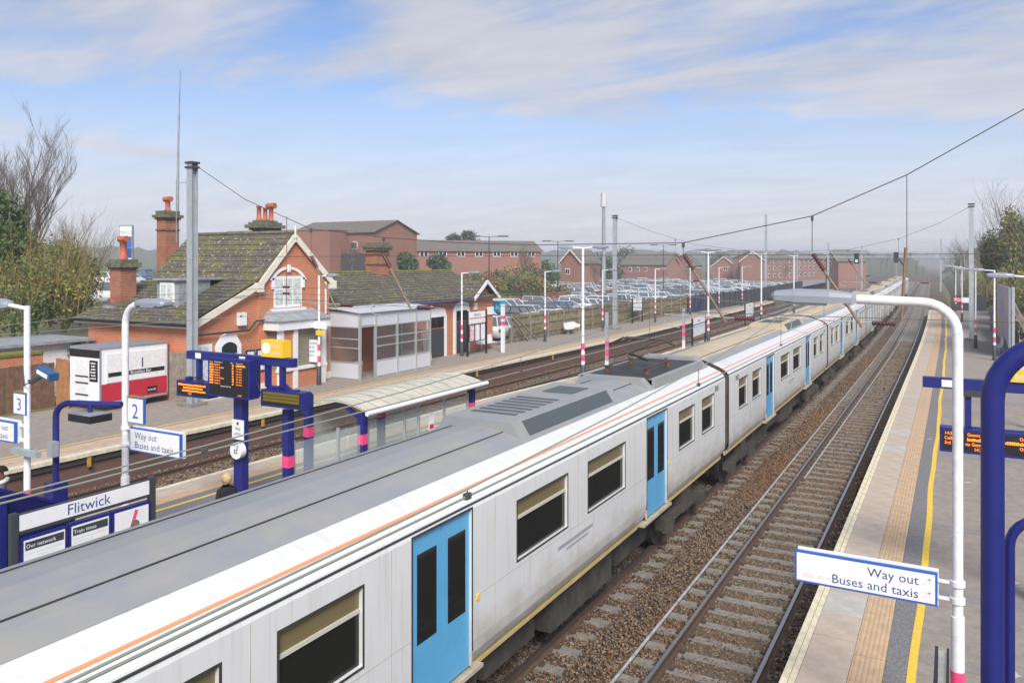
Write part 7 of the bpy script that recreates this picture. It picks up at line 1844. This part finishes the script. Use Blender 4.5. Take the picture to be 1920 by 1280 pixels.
# ------------------------------------------------------------------ people
mat('skin_brown', (0.20, 0.09, 0.05), 0.6); mat('skin_fair', (0.55, 0.30, 0.22), 0.6); mat('jacket_grey', (0.09, 0.10, 0.13), 0.9, 0.2, 20); mat('jacket_black', (0.012, 0.012, 0.014), 0.9); mat('trousers', (0.03, 0.035, 0.06), 0.9)
mat('hair_blonde', (0.48, 0.34, 0.17), 0.7, 0.3, 30); mat('hair_black', (0.015, 0.012, 0.010), 0.8); mat('fleece', (0.75, 0.72, 0.62), 0.95, 0.1, 30)
def person(x, y, face, h, mats_, label, hair, collar=None, arm=0.15):
    """one continuous skinned figure, then hair and collar as children"""
    s_ = h / 1.72; t = thing('person', (x, y, 0.905), label, 'person', rz=face)
    J = [(0, 0, .95, .13), (0, 0, 1.12, .125), (0, 0, 1.32, .145), (0, 0, 1.44, .085), (0, 0.01, 1.52, .055), (0, .02, 1.60, .085), (0, .015, 1.68, .082),
         (-.17, 0, 1.41, .06), (-.22, -.02, 1.16, .045), (-.20, .12, .94, .036), (.17, 0, 1.41, .06), (.22, .0, 1.16, .045), (.20, arm, .95, .036),
         (-.09, 0, .90, .095), (-.10, .03, .50, .062), (-.10, -.02, .09, .045), (-.10, .14, .04, .035), (.09, 0, .90, .095), (.10, .06, .50, .062), (.10, .05, .09, .045), (.10, .21, .04, .035),
         (-.19, .16, .86, .03), (.19, arm + .04, .87, .03), (0, .105, 1.615, .018)]
    E_ = [(0, 1), (1, 2), (2, 3), (3, 4), (4, 5), (5, 6), (2, 7), (7, 8), (8, 9), (2, 10), (10, 11), (11, 12), (0, 13), (13, 14), (14, 15), (15, 16), (0, 17), (17, 18), (18, 19), (19, 20), (9, 21), (12, 22), (5, 23)]
    me = bpy.data.meshes.new('body'); me.from_pydata([(a * s_, b_ * s_, c * s_) for a, b_, c, r in J], E_, [])
    o = bpy.data.objects.new('body', me); SC.objects.link(o)
    sk = o.modifiers.new('s', 'SKIN'); o.modifiers.new('u', 'SUBSURF').levels = 2
    for i, v in enumerate(me.skin_vertices[0].data): v.radius = (J[i][3] * s_ * (1.25 if i in (1, 2, 0) else 1), J[i][3] * s_ * (0.85 if i in (0, 1, 2) else 1)); v.use_root = (i == 0)
    dg = bpy.context.evaluated_depsgraph_get(); nm = bpy.data.meshes.new_from_object(o.evaluated_get(dg)); bpy.data.objects.remove(o)
    for mm in mats_: nm.materials.append(MATS[mm])
    for p in nm.polygons:
        z = p.center.z / s_; ax = abs(p.center.x) / s_
        p.material_index = 0 if z > 1.485 or (z < 0.93 and z > 0.8 and ax > 0.165) else (1 if z > 0.92 or ax > 0.16 else 2); p.use_smooth = True
    b_ = bpy.data.objects.new('body', nm); SC.objects.link(b_); b_.parent = t
    m = MB(); vs = []; N, K = 14, 8          # hair shell
    for k in range(K + 1):
        for i in range(N):
            a = 2 * math.pi * i / N; el = math.pi / 2 * (1 - k / K * hair[1]); fr = 1.0 if math.sin(a) < 0.35 else max(0.0, 1 - (k / K) * 1.0)
            vs.append(((math.cos(a) * .105 * math.cos(el)) * s_, (math.sin(a) * .118 * math.cos(el) - 0.0) * s_, (1.635 + .118 * math.sin(el) if fr > 0.5 or el > 0.5 else 1.70) * s_))
    m.add(vs, [(k * N + i, k * N + (i + 1) % N, (k + 1) * N + (i + 1) % N, (k + 1) * N + i) for k in range(K) for i in range(N)], 0, True); m.build('hair', hair[0], t, local=True)
    for ex in (-.03, .03):
        m = MB(); m.tube([(ex * s_, .096 * s_, 1.635 * s_), (ex * s_, .102 * s_, 1.635 * s_)], .01, 8); m.build('eye', 'black', t, local=True)
    if collar:
        m = MB(); ring = [(math.cos(a) * .105 * s_, math.sin(a) * .095 * s_, (1.47 - .03 * math.sin(a)) * s_) for a in [2 * math.pi * i / 14 for i in range(15)]]; m.tube(ring, .04 * s_, 8); m.build('collar', collar, t, local=True)
    return t
q = DP(2, 890, 15.0); person(q.x, q.y, math.pi * 0.85, (DP(2, 872, 15.0).z - 0.905) / 1.0 * 0.98, ['skin_brown', 'jacket_grey', 'trousers'], 'person in a grey jacket with pale fleece collar at the left edge', ('hair_black', 0.9), 'fleece')
q = DP(425, 890, 15.2); person(q.x, q.y, math.pi * 0.45, DP(425, 888, 15.2).z - 0.905, ['skin_fair', 'jacket_black', 'trousers'], 'blonde person in a black top walking behind the train', ('hair_blonde', 1.55), None, arm=0.25)
# ------------------------------------------------------------------ tidy up
for kd in PROTO:
    root, jo = PROTO[kd]
    for ch in list(root.children): bpy.data.objects.remove(ch)
    bpy.data.objects.remove(root); bpy.data.objects.remove(jo)
HAZE = 0.0011
if HAZE > 0:
    m = MB(); m.box(-700, 500, -60, 1300, -1.5, 19.5); hz_ = m.build('haze', MATS['white_paint'], kind='stuff'); hz_.data.materials.clear()
    hm = bpy.data.materials.new('haze_air'); hm.use_nodes = True; nt = hm.node_tree; nt.nodes.clear()
    vo = nt.nodes.new('ShaderNodeOutputMaterial'); pv = nt.nodes.new('ShaderNodeVolumePrincipled'); pv.inputs['Color'].default_value = (0.97, 0.98, 1.0, 1); pv.inputs['Density'].default_value = HAZE; pv.inputs['Anisotropy'].default_value = 0.2
    nt.links.new(pv.outputs[0], vo.inputs['Volume']); hz_.data.materials.append(hm)
for o in bpy.data.objects:
    if '_w' in o: del o['_w']
